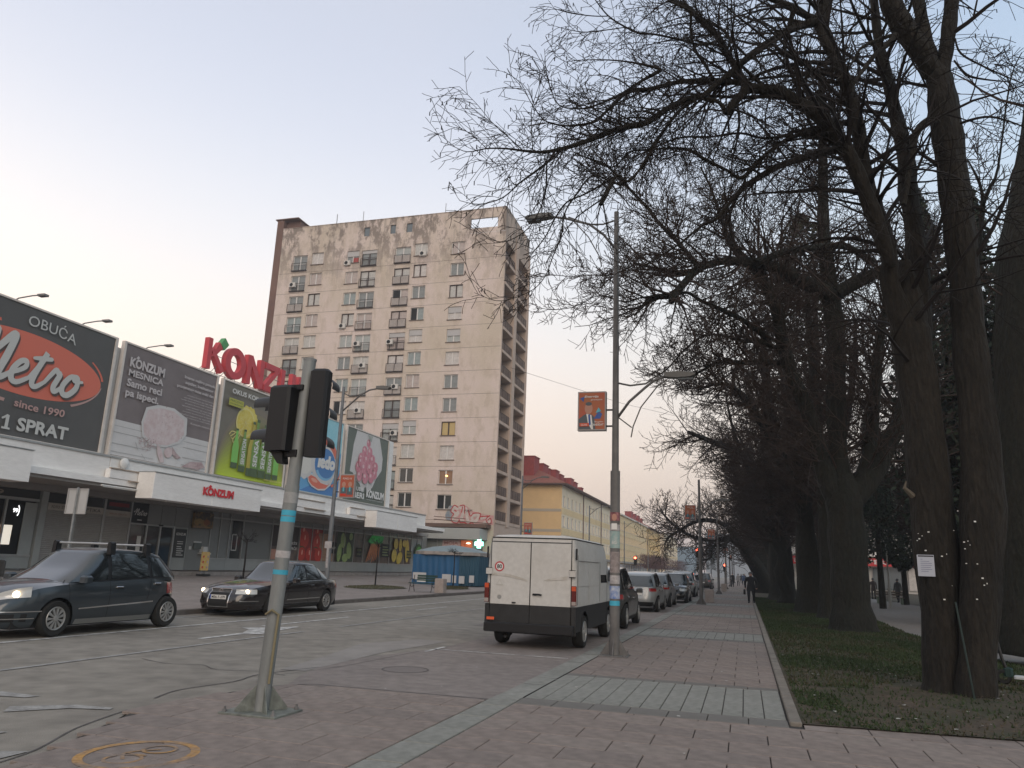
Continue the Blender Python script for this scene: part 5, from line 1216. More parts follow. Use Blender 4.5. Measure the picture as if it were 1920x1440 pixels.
    for sg in (1, -1):
        mx_, mz = S['mirror']; y = hw*.97
        MB().bbx(mx_-.09, mx_+.12, min(sg*y, sg*(y+.19)), max(sg*y, sg*(y+.19)), mz-.02, mz+.12, .035).build('mirror', S.get('mirm', paint), t, smooth=False)
    # ring patches at nose / tail (yv across)
    def epatch(front, ya, yb, za, zb_, m, name, off=.006, nu=14, nv=8, top=None):
        sgn = 1 if front else -1
        def f(u, v):
            yv = ya+(yb-ya)*u; zt = zb_ if top is None else zb_+(top-zb_)*abs(2*u-1) if top else zb_
            if callable(top): zt = top(u)
            za_ = za(u) if callable(za) else za; zt = zb_(u) if callable(zb_) else zb_
            xn = (1-min(1, abs(yv))**nexp)**(1/nexp)*sgn; return body_pt(xn, yv, za_+(zt-za_)*v, off)
        return MB().grid(f, nu, nv, 0, flip=not front).build(name, m, t, smooth=True)
    S['face'](t, epatch, sdecal, strip, body_pt, hw, lit, detail)
    put_wheels(t, [(fa, hw-.12), (fa, -hw+.12), (ra_, hw-.12), (ra_, -hw+.12)], R, .21, S.get('nsp', 9), S.get('wkey', 'a'), S.get('capw', .5))
    return t
def plate(t, x, y, z, tx, front=True):
    s_ = 1 if front else -1
    MB().bx(min(x, x+.012*s_), max(x, x+.012*s_), y-.26, y+.26, z-.055, z+.055).build('number_plate', M_plate, t)
    if tx:
        c = Canvas((x+.013*s_, y-.26*s_*(1), 0), (0, s_, 0), (0, 0, 1), off=.002)
        c.rect(0.0, z-.055, .035, z+.055, mat('plate_blue', (.05, .1, .35), .5)); c.text(tx, .06, z-.035, .43, .07, M_bprint, off=.02)
        o = c.mb.build('plate_text', c.mats, t)
TAN = lambda: None
# --- grey compact van-like hatchback (front half at the left edge)
def face_b(t, ep, sd, strip, bp, hw, lit, detail):
    for sg in (1, -1):
        za = lambda u: .70+.04*u; zt = lambda u: .88-.10*(u if sg > 0 else u)
        ep(True, sg*.52, sg*.90, lambda u: .68+.06*u, lambda u: .80+.13*u, M_hl, 'headlight', .008, 12, 4) if sg > 0 else MB_dummy(ep, sg)
    ep(True, -.42, .42, .60, .80, M_rimd, 'grille', .008)
    for z in (.65, .71, .77): ep(True, -.42, .42, z-.012, z+.012, M_chrome, 'grille_bar', .016)
    ep(True, -.9, .9, .30, .44, M_rimd, 'lower_grille', .008, 16); ep(True, -.95, .95, .47, .49, M_chrome, 'bumper_strip', .014, 20)
    for sg in (1, -1):
        p = bp(.96, sg*.70, .37, .02); MB().lathe([(0, 0), (.06, 0), (.075, -.02)], 16, 0, Matrix.Translation(p) @ Matrix.Rotation(pi/2, 4, 'Y')).build('fog_lamp', M_chrome, t)
        ep(True, sg*.62, sg*.93, .345, .365, M_chrome, 'fog_strip', .016, 6) if sg > 0 else ep(True, -.93, -.62, .345, .365, M_chrome, 'fog_strip', .016, 6)
        strip_x = None
        sd(lambda u, v: (S_B['x0']+.10+.12*u*(1-v*.3), .74+.24*v), 4, 4, M_tl, 'tail_light', sg, .008)
        ep(False, min(sg*.7, sg*.9), max(sg*.7, sg*.9), .74, .98, M_tl, 'tail_light', .008, 6)
        ep(False, min(sg*.75, sg*.88), max(sg*.75, sg*.88), .40, .47, M_amber, 'reflector', .008, 4)
    if lit:
        for sg in (1, -1):
            p = bp((1-.80**4.2)**(1/4.2), sg*.80, .79, .0); MB().lathe([(0, .03), (.05, .025), (.065, 0)], 14, 0, Matrix.Translation(p) @ Matrix.Rotation(pi/2, 4, 'Y') @ Matrix.Rotation(sg*-.5, 4, 'X')).build('lit_lamp', M_hlon, t)
def MB_dummy(ep, sg): ep(True, -.90, -.52, lambda u: .74-.06*u, lambda u: .93-.13*u, M_hl, 'headlight', .008, 12, 4)
S_B = dict(L=4.85, W=1.84, wb=3.03, fa=1.53, x0=-2.02, x1=2.90-.25, R=.335, zb=.19, n=4.0,
    belt=[(-2.1, 1.03), (-1.2, 1.07), (0, 1.03), (1.2, .975), (1.9, .90), (2.3, .80), (2.7, .66)], deck=[(-2.1, 1.04), (-1, 1.09), (1.2, 1.06), (1.9, .995), (2.3, .88), (2.7, .69)],
    nose=[(0, .02), (.3, .06), (.6, .03), (.85, -.05), (1, -.16)], tail=[(0, -.02), (.3, .05), (.55, .04), (1, -.05)],
    cab=(1.58, -1.93, .42, -1.42), roof=[(-1.5, 1.54), (-1.0, 1.61), (-.2, 1.655), (.45, 1.62), (.9, 1.5)], cw=(.925, .73),
    panes=[(.34, 1.22, .28, .52, .10, .88), (-.86, .24, -.80, .20, .10, .90), (-1.62, -.96, -1.22, -.90, .12, .86)], surround=(-1.74, 1.38, -1.32, .60, .06, .93),
    seams=[(.29, .30, .29, 1.02), (1.28, .45, 1.32, .98), (-.91, 1.05, -.80, .62)], mould=(-1.0, .58, 1.05, .50), mouldm=M_chrome, handles=[(.05, .90), (-1.10, .96)], mirror=(1.02, 1.02),
    sillm=mat('dull_silver_sill', (.20, .20, .19), .5), face=face_b, nsp=11, capw=.62, wkey='b', rb=1.3, rq=.12)
M_pB = mat('blue_grey_metallic', (.040, .050, .058), .30, metal=.35, coat=.7, bump=.0)
carB = make_car('dark blue-grey compact car with roof bars and lit headlights, nearest the left edge', 'car', S_B, M_pB, (-13.62, 13.74, -.01), -pi/2, lit=True)
for bx_ in (.25, -.78):
    z = 1.80; m_ = MB().tube([(bx_, -.66, z-.02), (bx_, .66, z-.02)], .022, 8)
    m_.build('roof_bar', M_alu, carB)
    for sg in (1, -1): MB().prism([(-.055, -.24), (.055, -.24), (.035, 0), (.0, .03), (-.05, 0)], (bx_, sg*.70+.04*sg, z), (0, sg*1.0, 0), (0, 0, 1), -.07, .07).build('bar_foot', M_black, carB)
# --- black saloon
def face_s(t, ep, sd, strip, bp, hw, lit, detail):
    for sg in (1, -1):
        a, b = (.50, .90) if sg > 0 else (-.90, -.50)
        ep(True, a, b, lambda u: .60, lambda u: .74 if 0 else .73, M_hl, 'headlight', .008, 12, 4)
        ep(True, a*1.0, b*1.0, .33, .40, M_rimd, 'fog_recess', .008); ep(True, (.66 if sg > 0 else -.92), (.92 if sg > 0 else -.66), .40, .42, M_chrome, 'fog_strip', .014, 4)
        ep(False, (.6 if sg > 0 else -.9), (.9 if sg > 0 else -.6), .72, .86, M_tl, 'tail_light', .008)
        sd(lambda u, v: (S_S['x0']+.10+.16*u, .72+.13*v), 3, 3, M_tl, 'tail_light', sg, .008)
    ep(True, -.36, .36, .24, .745, M_chrome, 'grille_surround', .008, 14, 12); ep(True, -.335, .335, .575, .73, M_rimd, 'grille', .016, 12); ep(True, -.325, .325, .26, .57, M_rimd, 'lower_grille', .0155, 12)
    for z in (.645, .67, .695): ep(True, -.33, .33, z-.003, z+.003, M_alu, 'grille_bar', .020, 12)
    p = bp(1.0, 0, .67, .03)
    c = Canvas((p.x, -.06, .595), (0, 1, 0), (0, 0, 1), off=.002, step=.002); c.ell(.06, .06, .075, .075, M_chrome, n=24); c.ell(.06, .06, .062, .062, M_black, n=24)
    c.stroke([(.03, .105), (.06, .05), (.09, .105)], .012, M_chrome); c.stroke([(.02, .08), (.045, .015), (.06, .05), (.075, .015), (.10, .08)], .012, M_chrome); c.mb.build('emblem', c.mats, t)
    p = bp(1.0, 0, .51, .02); plate(t, p.x+.005, 0, .51, 'M36-T-279')
    if lit:
        for sg in (1, -1):
            p = bp((1-.78**4.6)**(1/4.6), sg*.78, .665, -.0); MB().lathe([(0, .04), (.045, .03), (.06, 0)], 14, 0, Matrix.Translation(p) @ Matrix.Rotation(pi/2, 4, 'Y')).build('lit_lamp', M_hlon, t)
S_S = dict(L=5.3, W=1.92, wb=3.0, fa=1.6, x0=-2.52, x1=2.84, R=.33, zb=.18, n=4.6,
    belt=[(-2.6, .93), (-1.8, .97), (0, .94), (1.1, .90), (1.9, .83), (2.5, .74), (2.85, .66)], deck=[(-2.6, .97), (-1.9, 1.04), (0, 1.0), (1.0, 1.0), (1.8, .94), (2.5, .82), (2.85, .70)],
    nose=[(0, .0), (.3, .05), (.6, .03), (.85, -.02), (1, -.10)], tail=[(0, -.04), (.4, .05), (.8, .03), (1, -.03)],
    cab=(1.02, -1.95, .18, -1.05), roof=[(-1.9, 1.25), (-1.1, 1.42), (-.4, 1.49), (.2, 1.46), (.9, 1.3)], cw=(.90, .68),
    panes=[(-.20, .78, -.22, .18, .14, .86), (-1.10, -.28, -.92, -.28, .14, .88), (-1.52, -1.17, -1.16, -.98, .16, .80)], surround=(-1.62, .92, -1.22, .28, .10, .92), chromeline=1,
    seams=[(-.24, .28, -.24, .93), (.88, .42, .86, .90), (-1.13, .95, -1.02, .60)], mould=(-.95, .44, .95, .42), handles=[(-.42, .82), (-1.28, .84)], mirror=(.62, .93), mirm=None,
    face=face_s, nsp=10, capw=.42, wkey='s', handm=None)
M_pS = mat('black_brown_paint', (.014, .011, .011), .22, coat=.8)
S_S['mirm'] = M_pS; S_S['handm'] = M_pS
carS = make_car('black saloon car with chrome grille surround and lit headlights, driving behind the dark grey car', 'car', S_S, M_pS, (-14.03, 21.65, -.01), -pi/2, lit=True)
# --- parked cars
def face_h(t, ep, sd, strip, bp, hw, lit, detail):
    for sg in (1, -1):
        ep(False, (.62 if sg > 0 else -.9), (.9 if sg > 0 else -.62), lambda u: .82, lambda u: .95, M_tl, 'tail_light', .008, 8)
        sd(lambda u, v: (-1.92+.16*u*(1-.3*v), .83+.11*v), 4, 3, M_tl, 'tail_light', sg, .010)
        ep(True, (.54 if sg > 0 else -.9), (.9 if sg > 0 else -.54), .64, .78, M_hl, 'headlight', .008, 8)
    ep(False, -.9, .9, .22, .40, M_black, 'rear_valance', .008, 14); ep(True, -.8, .8, .25, .42, M_rimd, 'lower_grille', .008, 14); ep(True, -.45, .45, .60, .70, M_rimd, 'grille', .01, 10)
    p = bp(-1.0, 0, .74, .015); plate(t, p.x-.005, 0, .72, None, False); p = bp(1.0, 0, .5, .015); plate(t, p.x+.005, 0, .50, 'O24-M-518')
S_H = dict(L=4.2, W=1.78, wb=2.6, fa=1.28, x0=-2.05, x1=2.08, R=.315, zb=.20, n=4.2,
    belt=[(-2.1, .98), (-1.2, 1.0), (0, .96), (1.1, .92), (1.7, .84), (2.1, .70)], deck=[(-2.1, 1.0), (-1.2, 1.03), (0, 1.0), (1.1, 1.0), (1.7, .92), (2.1, .74)],
    nose=[(0, .0), (.3, .05), (.6, .02), (1, -.12)], tail=[(0, 0), (.3, .06), (.6, .03), (1, -.06)],
    cab=(1.30, -1.95, .35, -1.40), roof=[(-1.5, 1.47), (-1.0, 1.53), (-.2, 1.57), (.4, 1.53), (.9, 1.42)], cw=(.92, .72),
    panes=[(.12, 1.02, .10, .42, .10, .88), (-.82, .02, -.76, .02, .10, .90), (-1.55, -.92, -1.20, -.86, .12, .84)], surround=(-1.66, 1.14, -1.28, .50, .06, .93),
    seams=[(.07, .30, .07, .96), (1.05, .42, 1.05, .92), (-.86, .98, -.78, .62)], handles=[(-.10, .84), (-1.05, .88)], mirror=(.78, .98), face=face_h, nsp=7, capw=.45, wkey='h', rb=1.3, rq=.1)
def var(S, **k):
    q = dict(S); q.update(k); return q
G_pk = 'cars parked along the kerb beside the lamp posts'
M_pdg = mat('dark_grey_paint', (.065, .065, .062), .35, metal=.4, coat=.6); M_psil = mat('silver_paint', (.30, .31, .31), .35, metal=.5, coat=.5); M_pblk = mat('black_paint', (.015, .016, .018), .25, coat=.8)
M_pwh = mat('white_car_paint', (.50, .50, .50), .35, coat=.5); M_pgl = mat('light_grey_paint', (.22, .225, .23), .35, metal=.4, coat=.5)
S_U = var(S_H, W=1.86, R=.345, roof=[(-1.5, 1.60), (-1.0, 1.66), (-.2, 1.70), (.4, 1.66), (.9, 1.5)], belt=[(-2.1, 1.06), (-1.2, 1.08), (0, 1.04), (1.1, 1.0), (1.7, .92), (2.1, .78)], deck=[(-2.1, 1.08), (-1.2, 1.1), (0, 1.08), (1.1, 1.08), (1.7, 1.0), (2.1, .82)], wkey='u')
def park(S, paint, y, side_x, label, rz=pi/2, det=1):
    return make_car(label, 'car', S, paint, (side_x-S['W']/2, y, -.01), rz, group=G_pk, detail=det)
park(S_U, M_pdg, 24.4, -3.28, 'dark grey tall parked car directly in front of the white van')
carG = park(S_H, M_psil, 34.9, -3.45, 'silver hatchback with red tail light, parked second beyond the white van')
park(var(S_H, wkey='h'), M_pgl, 40.2, -3.4, 'light grey hatchback parked between the silver hatchback and the black car')
park(S_H, M_pblk, 46.0, -3.0, 'black hatchback parked facing the camera with a white number plate', -pi/2)
park(S_H, M_pwh, 52.0, -3.5, 'white hatchback parked just beyond the black car facing the camera')
park(S_U, M_psil, 58.0, -3.3, 'silver tall car parked beside the second lamp post along the row')
park(S_U, M_pblk, 64.5, -4.6, 'dark tall car with rounded roof in the middle of the parked row')
park(S_U, mat('brown_grey_paint', (.05, .045, .04), .35, metal=.3, coat=.5), 86, -3.3, 'dark brownish estate car parked far along the kerb past a gap')
park(S_H, M_pwh, 93, -3.4, 'small white car parked farthest along the kerb')
park(S_H, M_pgl, 72, -3.6, 'grey hatchback parked just before the gap in the row')
for k, (x, y, S, pm, lb) in enumerate(((-8.4, 70, S_H, M_psil, 'silver hatchback driving away in the middle of the road'), (-8.2, 108, S_U, M_pblk, 'black tall car farther off in the middle of the road'), (-12.5, 130, S_H, M_pwh, 'white car coming from the far end of the street'))):
    make_car(lb, 'car', S, pm, (x, y, -.01), pi/2 if k < 2 else -pi/2, detail=0)
# ================================================================== WHITE VAN
van = thing('panel_van', 'old white panel van with black lower body, parked with its rear doors towards the camera', 'van', (-4.28, 15.85, -.01), pi/2)
# local: x forward from the rear face, y left, z up
M_vw = mat('van_white', (.50, .49, .465), .55, var=.06, scale=1.3, rgb2=(.44, .42, .385), bump=.03, bscale=3, lo=.4, hi=.75); M_vb = mat('van_black', (.018, .018, .018), .6, var=.2, scale=4)
def van_ring(z, hw, x0, x1, r=.12):
    pts = []
    for cx_, cy_, a0 in ((x1-r, hw-r, 0), (x0+r, hw-r, pi/2), (x0+r, -hw+r, pi), (x1-r, -hw+r, 3*pi/2)):
        for k in range(5): a = a0+pi/2*k/4; pts.append((cx_+r*cos(a), cy_+r*sin(a), z))
    return pts
prof = [(.86, .965, 0), (.95, .975, 0), (1.3, .975, 0), (1.8, .955, .01), (2.1, .93, .02), (2.22, .90, .04), (2.275, .82, .10), (2.30, .6, .3), (2.305, .2, .8)]
def hoodx(z): return interp([(.3, 5.05), (.86, 5.02), (1.1, 4.85), (1.25, 4.35), (2.1, 3.75), (2.3, 3.6)], z)
mb_ = MB(); n0 = 20
for z, hw_, ins in prof: mb_.v.extend(van_ring(z, hw_, ins, hoodx(z)-ins*.5, min(.12, hw_*.5)))
for j in range(len(prof)-1):
    for i in range(n0): k = (i+1) % n0; mb_.f.append((j*n0+i, j*n0+k, (j+1)*n0+k, (j+1)*n0+i)); mb_.m.append(0)
mb_.f.append(tuple(range((len(prof)-1)*n0, len(prof)*n0))); mb_.m.append(0)
mb_.build('body', M_vw, van, smooth=True, auto=30)
# lower body with wheel arches
mb_ = MB(); fa, ra_ = 4.05, .98; ar = .42
def lowz(x):
    z = .36
    for xa in (fa, ra_):
        if abs(x-xa) < ar: z = max(z, .33+sqrt(ar*ar-(x-xa)**2))
    return min(z, .80)
for sg in (1, -1):
    xs = [.05+4.9*i/98 for i in range(99)]
    mb_.add([(x, sg*.968, lowz(x)) for x in xs]+[(x, sg*.972, .858) for x in xs], [((i, i+1, 100+i, 99+i) if sg < 0 else (i, 99+i, 100+i, i+1)) for i in range(98)])
mb_.bx(-.01, .05, -.97, .97, .30, .857); mb_.bx(4.9, 5.02, -.9, .9, .36, .857)
mb_.build('lower_body', M_vb, van)
MB().bx(.1, 4.8, -.70, .70, .28, .86).bx(.1, .5, -.9, .9, .4, .8).build('underbody', M_rimd, van)
MB().bbx(-.13, .02, -.95, .95, .32, .50, .02).build('rear_bumper', M_black, van)
def vrect(y0, y1, z0, z1, m, name, x=-.012, d=.012): return MB().bx(x, x+d, y0, y1, z0, z1).build(name, m, van)
vrect(.012, .86, .60, 2.12, M_vw, 'rear_door', -.014, .02); vrect(-.86, -.012, .60, 2.12, M_vw, 'rear_door', -.014, .02)
vrect(.012, .86, .50, .86, M_vb, 'door_lower', -.017, .01); vrect(-.86, -.012, .50, .86, M_vb, 'door_lower', -.017, .01)
vrect(-.86, .86, 2.13, 2.145, M_rimd, 'roof_seam'); vrect(-.006, .006, .40, 2.13, M_rimd, 'door_gap', -.016)
for sg in (1, -1):
    vrect(sg*.872-.006, sg*.872+.006, .50, 2.2, M_rimd, 'door_gap', -.010)
    MB().bbx(-.05, .02, min(sg*.83, sg*.97), max(sg*.83, sg*.97), 1.46, 1.58, .012).build('door_hinge', M_vw, van); MB().bx(-.056, -.045, min(sg*.83, sg*.965), max(sg*.83, sg*.965), 1.445, 1.455).bx(-.056, -.045, min(sg*.83, sg*.965), max(sg*.83, sg*.965), 1.585, 1.595).build('hinge_edge', M_rimd, van)
    lt = MB().bbx(-.05, .0, min(sg*.885, sg*.985), max(sg*.885, sg*.985), .89, 1.28, .01).build('tail_light', mat('tail_dark_red', (.10, .008, .006), .25, coat=.5), van)
    MB().bx(-.056, -.05, min(sg*.89, sg*.98), max(sg*.89, sg*.98), 1.18, 1.27).build('indicator', mat('tail_orange', (.50, .07, .02), .3), van)
    MB().bx(-.056, -.05, min(sg*.89, sg*.98), max(sg*.89, sg*.98), .90, .97).build('reversing_lamp', mat('tail_clear', (.30, .26, .24), .3), van)
MB().tube([(-.03, -.10, 1.08), (-.05, -.18, 1.085), (-.05, -.26, 1.075)], .018, 6).bbx(-.045, -.01, -.15, -.06, 1.06, 1.10, .01).build('door_handle', M_black, van)
MB().bx(-.04, -.01, .30, .38, .885, .91).build('latch', M_black, van); MB().bx(-.145, -.13, .72, .88, .545, .60).build('reflector', mat('orange_reflector', (.65, .10, .03), .4), van)
vrect(.55, .57, .62, .64, M_rimd, 'bolt')
c = Canvas((-.016, .92, 0), (0, -1, 0), (0, 0, 1), off=.002, step=.001)
c.ell(.24, 1.62, .105, .105, mat('sticker_red', (.42, .05, .06), .5), n=28); c.ell(.24, 1.62, .075, .075, M_wprint, n=24); c.text('80', .185, 1.575, .11, .09, M_bprint, off=.03)
c.ell(.26, 1.0, .045, .045, mat('badge_grey', (.25, .25, .24), .5), n=16)
c.poly([(.18, 1.24), (.33, 1.24), (.255, 1.36)], mat('faint_mark', (.42, .41, .37), .6)); c.poly([(.20, 1.25), (.31, 1.25), (.255, 1.34)], M_vw)
M_dirt = mat('van_grime', (.36, .33, .28), .8, rgb2=(.48, .46, .43), scale=6)
c.poly([(.10, 1.44), (.40, 1.42), (.75, 1.36), (.85, 1.33), (.85, 1.37), (.5, 1.46), (.12, 1.49)], M_dirt); c.poly([(1.2, 1.36), (1.7, 1.40), (1.72, 1.47), (1.3, 1.40)], M_dirt)
c.build('sticker', van, world=False)
# side: seams, panels, windows
for sg in (1, -1):
    y = sg*.978
    def vs(x0_, x1_, z0_, z1_, m, name, o_=0): return MB().bx(x0_, x1_, y-(.004 if sg < 0 else -.0), y+(.004 if sg > 0 else .0), z0_, z1_).build(name, m, van)
    vs(.12, .135, .9, 1.9, M_rimd, 'panel_seam'); vs(1.35, 1.36, .9, 1.78, M_vw, 'panel_rib'); vs(2.7, 2.71, .9, 1.8, M_rimd, 'door_seam'); vs(3.7, 3.71, .5, 1.8, M_rimd, 'door_seam'); vs(.2, 2.6, 1.265, 1.28, M_vw, 'panel_rib'); vs(.2, 2.6, 1.78, 1.79, M_rimd, 'panel_seam')
    MB().grid(lambda u, v: (2.85+u*(.85-.12*v), sg*(.978-.035*v), 1.32+.58*v), 2, 2, flip=sg > 0).build('side_window', M_cglass, van)
    MB().bbx(3.75, 3.88, min(sg*1.0, sg*1.2), max(sg*1.0, sg*1.2), 1.35, 1.62, .02).build('mirror', M_black, van)
    MB().bx(.02, .05, min(sg*.95, sg*.982), max(sg*.95, sg*.982), 1.8, 2.03).build('vent_slot', M_black, van)
MB().grid(lambda u, v: (4.36-.58*v+.02, (2*u-1)*.86, 1.30+.78*v), 4, 3, flip=False).build('windscreen', M_cglass, van)
MB().tube(van_ring(2.225, .905, .03, 3.7, .12)+[van_ring(2.225, .905, .03, 3.7, .12)[0]], .012, 4).build('rain_gutter', M_rimd, van)
MB().tube([(.4, .5, .25), (.15, .5, .22), (-.02, .5, .22)], .03, 8).build('exhaust', M_rimd, van)
put_wheels(van, [(fa, .86), (fa, -.86), (ra_, .86), (ra_, -.86)], .33, .22, 6, 'v', .6)
# ================================================================== STREET FURNITURE
# near traffic light on its own post
tl = thing('traffic_light', 'grey steel post with two black signal heads seen from behind, nearest the camera', 'traffic light', (-4.95, 7.56, .02))
lean = Vector((.030, .02, 1)).normalized()
Pp = lambda h: (lean.x*h, lean.y*h, h)
MB().tube([Pp(.02), Pp(2.4)], .079, 20).tube([Pp(2.38), Pp(3.88)], .072, 20).build('post', mat('post_grey', (.20, .21, .205), .55, metal=.2, var=.25, scale=3, bump=.15, bscale=30, stretch=(1, 1, .3)), tl, smooth=True, auto=40)
MB().lathe([(.074, 3.86), (.078, 3.89), (.0, 3.90)], 20, M=Matrix.Translation((lean.x*3.88, lean.y*3.88, 0))).build('cap', M_galv, tl)
mb_ = MB().bbx(-.34, .34, -.27, .27, 0, .022, .006)
for a in range(4):
    th = a*pi/2+pi/4
    M_ = Matrix.Rotation(th, 4, 'Z')
    q = [M_ @ Vector(p) for p in ((.07, -.006, .02), (.27, -.006, .02), (.27, -.006, .05), (.075, -.006, .28), (.07, .006, .02), (.27, .006, .02), (.27, .006, .05), (.075, .006, .28))]
    mb_.add(q, [(0, 1, 2, 3), (7, 6, 5, 4), (1, 5, 6, 2), (2, 6, 7, 3)])
mb_.build('base_plate', mat('base_metal', (.16, .17, .15), .7, metal=.2, var=.3, scale=8, bump=.3), tl)
for sx, sy in ((-1, -1), (1, -1), (1, 1), (-1, 1)): MB().lathe([(.025, .02), (.025, .045), (.012, .048), (.012, .075), (0, .077)], 8, M=Matrix.Translation((sx*.29, sy*.22, 0))).build('bolt', M_galvd, tl)
M_cy = mat('cyan_tape', (.05, .35, .48), .6, var=.1, scale=5); M_paper = mat('torn_paper', (.45, .43, .42), .8, rgb2=(.28, .26, .26), scale=14)
for h, dh, m, r in ((1.99, .06, M_cy, .0805), (1.60, .075, M_paper, .0805), (1.42, .05, M_cy, .0808)): MB().tube([Pp(h), Pp(h+dh)], r, 20, cap=False).build('sticker', m, tl, smooth=True)
c = Canvas((.0, -.083, 0), (1, 0, 0), (0, 0, 1), off=.0, step=.0003); c.d = .002
MB().tube([Pp(2.20), Pp(2.32)], .0802, 20, cap=False).build('sticker', mat('grey_sticker', (.34, .34, .33), .7, rgb2=(.24, .24, .235), scale=9), tl, smooth=True); MB().tube([Pp(2.06), Pp(2.12)], .0803, 20, cap=False).build('sticker', M_cy, tl, smooth=True)
MB().tube([Pp(.03) and (.10, -.06, .3), (.115, -.05, .8), (.12, -.04, 1.0), (.07, -.10, 1.05), (-.02, -.07, 1.0)], .014, 6).build('cable', mat('cable_ochre', (.20, .17, .10), .8), tl)
# head A: facing left (towards the road), two visors visible
def head(name, rz, off, n=2, hgt=.76, wd=.34, dp=.18, z0=2.78, vis=.24):
    h_ = MB().bbx(-wd/2, wd/2, -dp, 0, 0, hgt, .03); Mx = Matrix.Translation(Vector(off)+Vector((0, 0, z0))) @ Matrix.Rotation(rz, 4, 'Z')
    m_ = MB(); m_.add([Mx @ Vector(v) for v in h_.v], h_.f)
    o = m_.build(name, M_black, tl)
    for k in range(n):
        zc = hgt*(k+.5)/n+(-.02 if n == 2 else 0); r = .112
        v_ = MB(); rows_ = []
        for j, (yy, rr_) in enumerate(((0, r), (vis*.5, r*.97), (vis, r*.88))):
            for i in range(13): a = -.35+(pi+.7)*i/12; v_.v.append(tuple(Mx @ Vector((rr_*cos(a), yy, zc+rr_*sin(a)))))
        for j in range(2):
            for i in range(12): v_.f.append((j*13+i, j*13+i+1, (j+1)*13+i+1, (j+1)*13+i)); v_.m.append(0)
        v_.build('visor', mat('visor_black', (.022, .024, .027), .5), o, smooth=True)
        v_ = MB().lathe([(.10, .005), (.07, .02), (0, .03)], 16, 0, Mx @ Matrix.Translation((0, 0, zc)) @ Matrix.Rotation(-pi/2, 4, 'X')); v_.build('lens', mat('lens_dark', (.03, .03, .03), .2, spec=.8), o)
    return o
head('signal_head', pi/2-.12, (-.25, .03, 0), 2, .76, .30, .30, 2.78)
head('signal_head', .10, (.315, .10, 0), 3, 1.02, .225, .16, 2.72)
[MB().bx(-.11, .12, -.03, .03, a_, b_).build('bracket', M_black, tl) for a_, b_ in ((2.72, 2.80), (3.50, 3.56))]
MB().prism([(-.22, 0), (-.05, 0), (-.02, -.16), (-.09, -.16)], (0, 0, 2.80), (1, 0, 0), (0, 0, 1), -.06, .06).build('bracket', M_black, tl)
# street lamps ------------------------------------------------
M_lamp = mat('lamp_pole', (.13, .125, .12), .6, metal=.2, var=.2, scale=3, bump=.2, bscale=25); M_lh = mat('lamp_head_grey', (.13, .128, .12), .5)
def arm(t, sx, z0, z1, reach, hz, main=.028):
    """bundle of curved tubes to one side, from the pole at z0 up to the head at z1"""
    a = MB(); s_ = sx
    a.tube([(s_*.05, 0, z0), (s_*.28, 0, z0+.32), (s_*.60, 0, z0+.60), (s_*(reach*.75), 0, hz-.09), (s_*reach, 0, hz)], main, 8)
    a.tube([(s_*.05, 0, z1), (s_*.30, 0, z1-.06), (s_*.62, 0, z1-.03), (s_*(reach*.72), 0, hz-.06)], main*.7, 8)
    a.build('arm', M_lamp, t, smooth=True)
    if s_ > 0: MB().tube([(.32, 0, z0-.42), (.36, 0, z0-.2), (.52, 0, z0+.2), (.85, 0, hz-.22), (1.05, 0, hz-.08)], .014, 6).tube([(.05, 0, z0), (.33, 0, z0-.22)], .014, 6).build('brace', M_lamp, t)
    else: MB().tube([(-.32, 0, z0-.42), (-.36, 0, z0-.2), (-.62, 0, z0+.3), (-1.0, 0, hz-.12)], .014, 6).build('brace', M_lamp, t)
    h_ = MB(); x0_, x1_ = s_*(reach-.05), s_*(reach+.62)
    pr = [(0, -.03), (0, .06), (.30, .075), (.60, .03), (.62, 0), (.52, -.045), (.28, -.055)]
    h_.prism([(p[0], p[1]) for p in pr] if s_ > 0 else [(p[0], p[1]) for p in pr], (s_*(reach-.05), 0, hz), (s_, 0, 0), (0, 0, 1), -.09, .09)
    h_.build('lamp_head', M_lh, t)
    h2 = MB().bx(min(s_*(reach+.22), s_*(reach+.52)), max(s_*(reach+.22), s_*(reach+.52)), -.08, .08, hz-.10, hz-.068); h2.build('lens', M_glass, t)
R_po = mat('poster_red_orange', (.40, .065, .045), .5, rgb2=(.34, .13, .05), scale=1.2); Pt = mat('print_skin', (.42, .22, .16), .6); Pd = mat('print_suit', (.085, .10, .11), .6); Pb = mat('print_blue', (.05, .10, .30), .6); Pc = mat('print_cyan', (.10, .38, .45), .6)
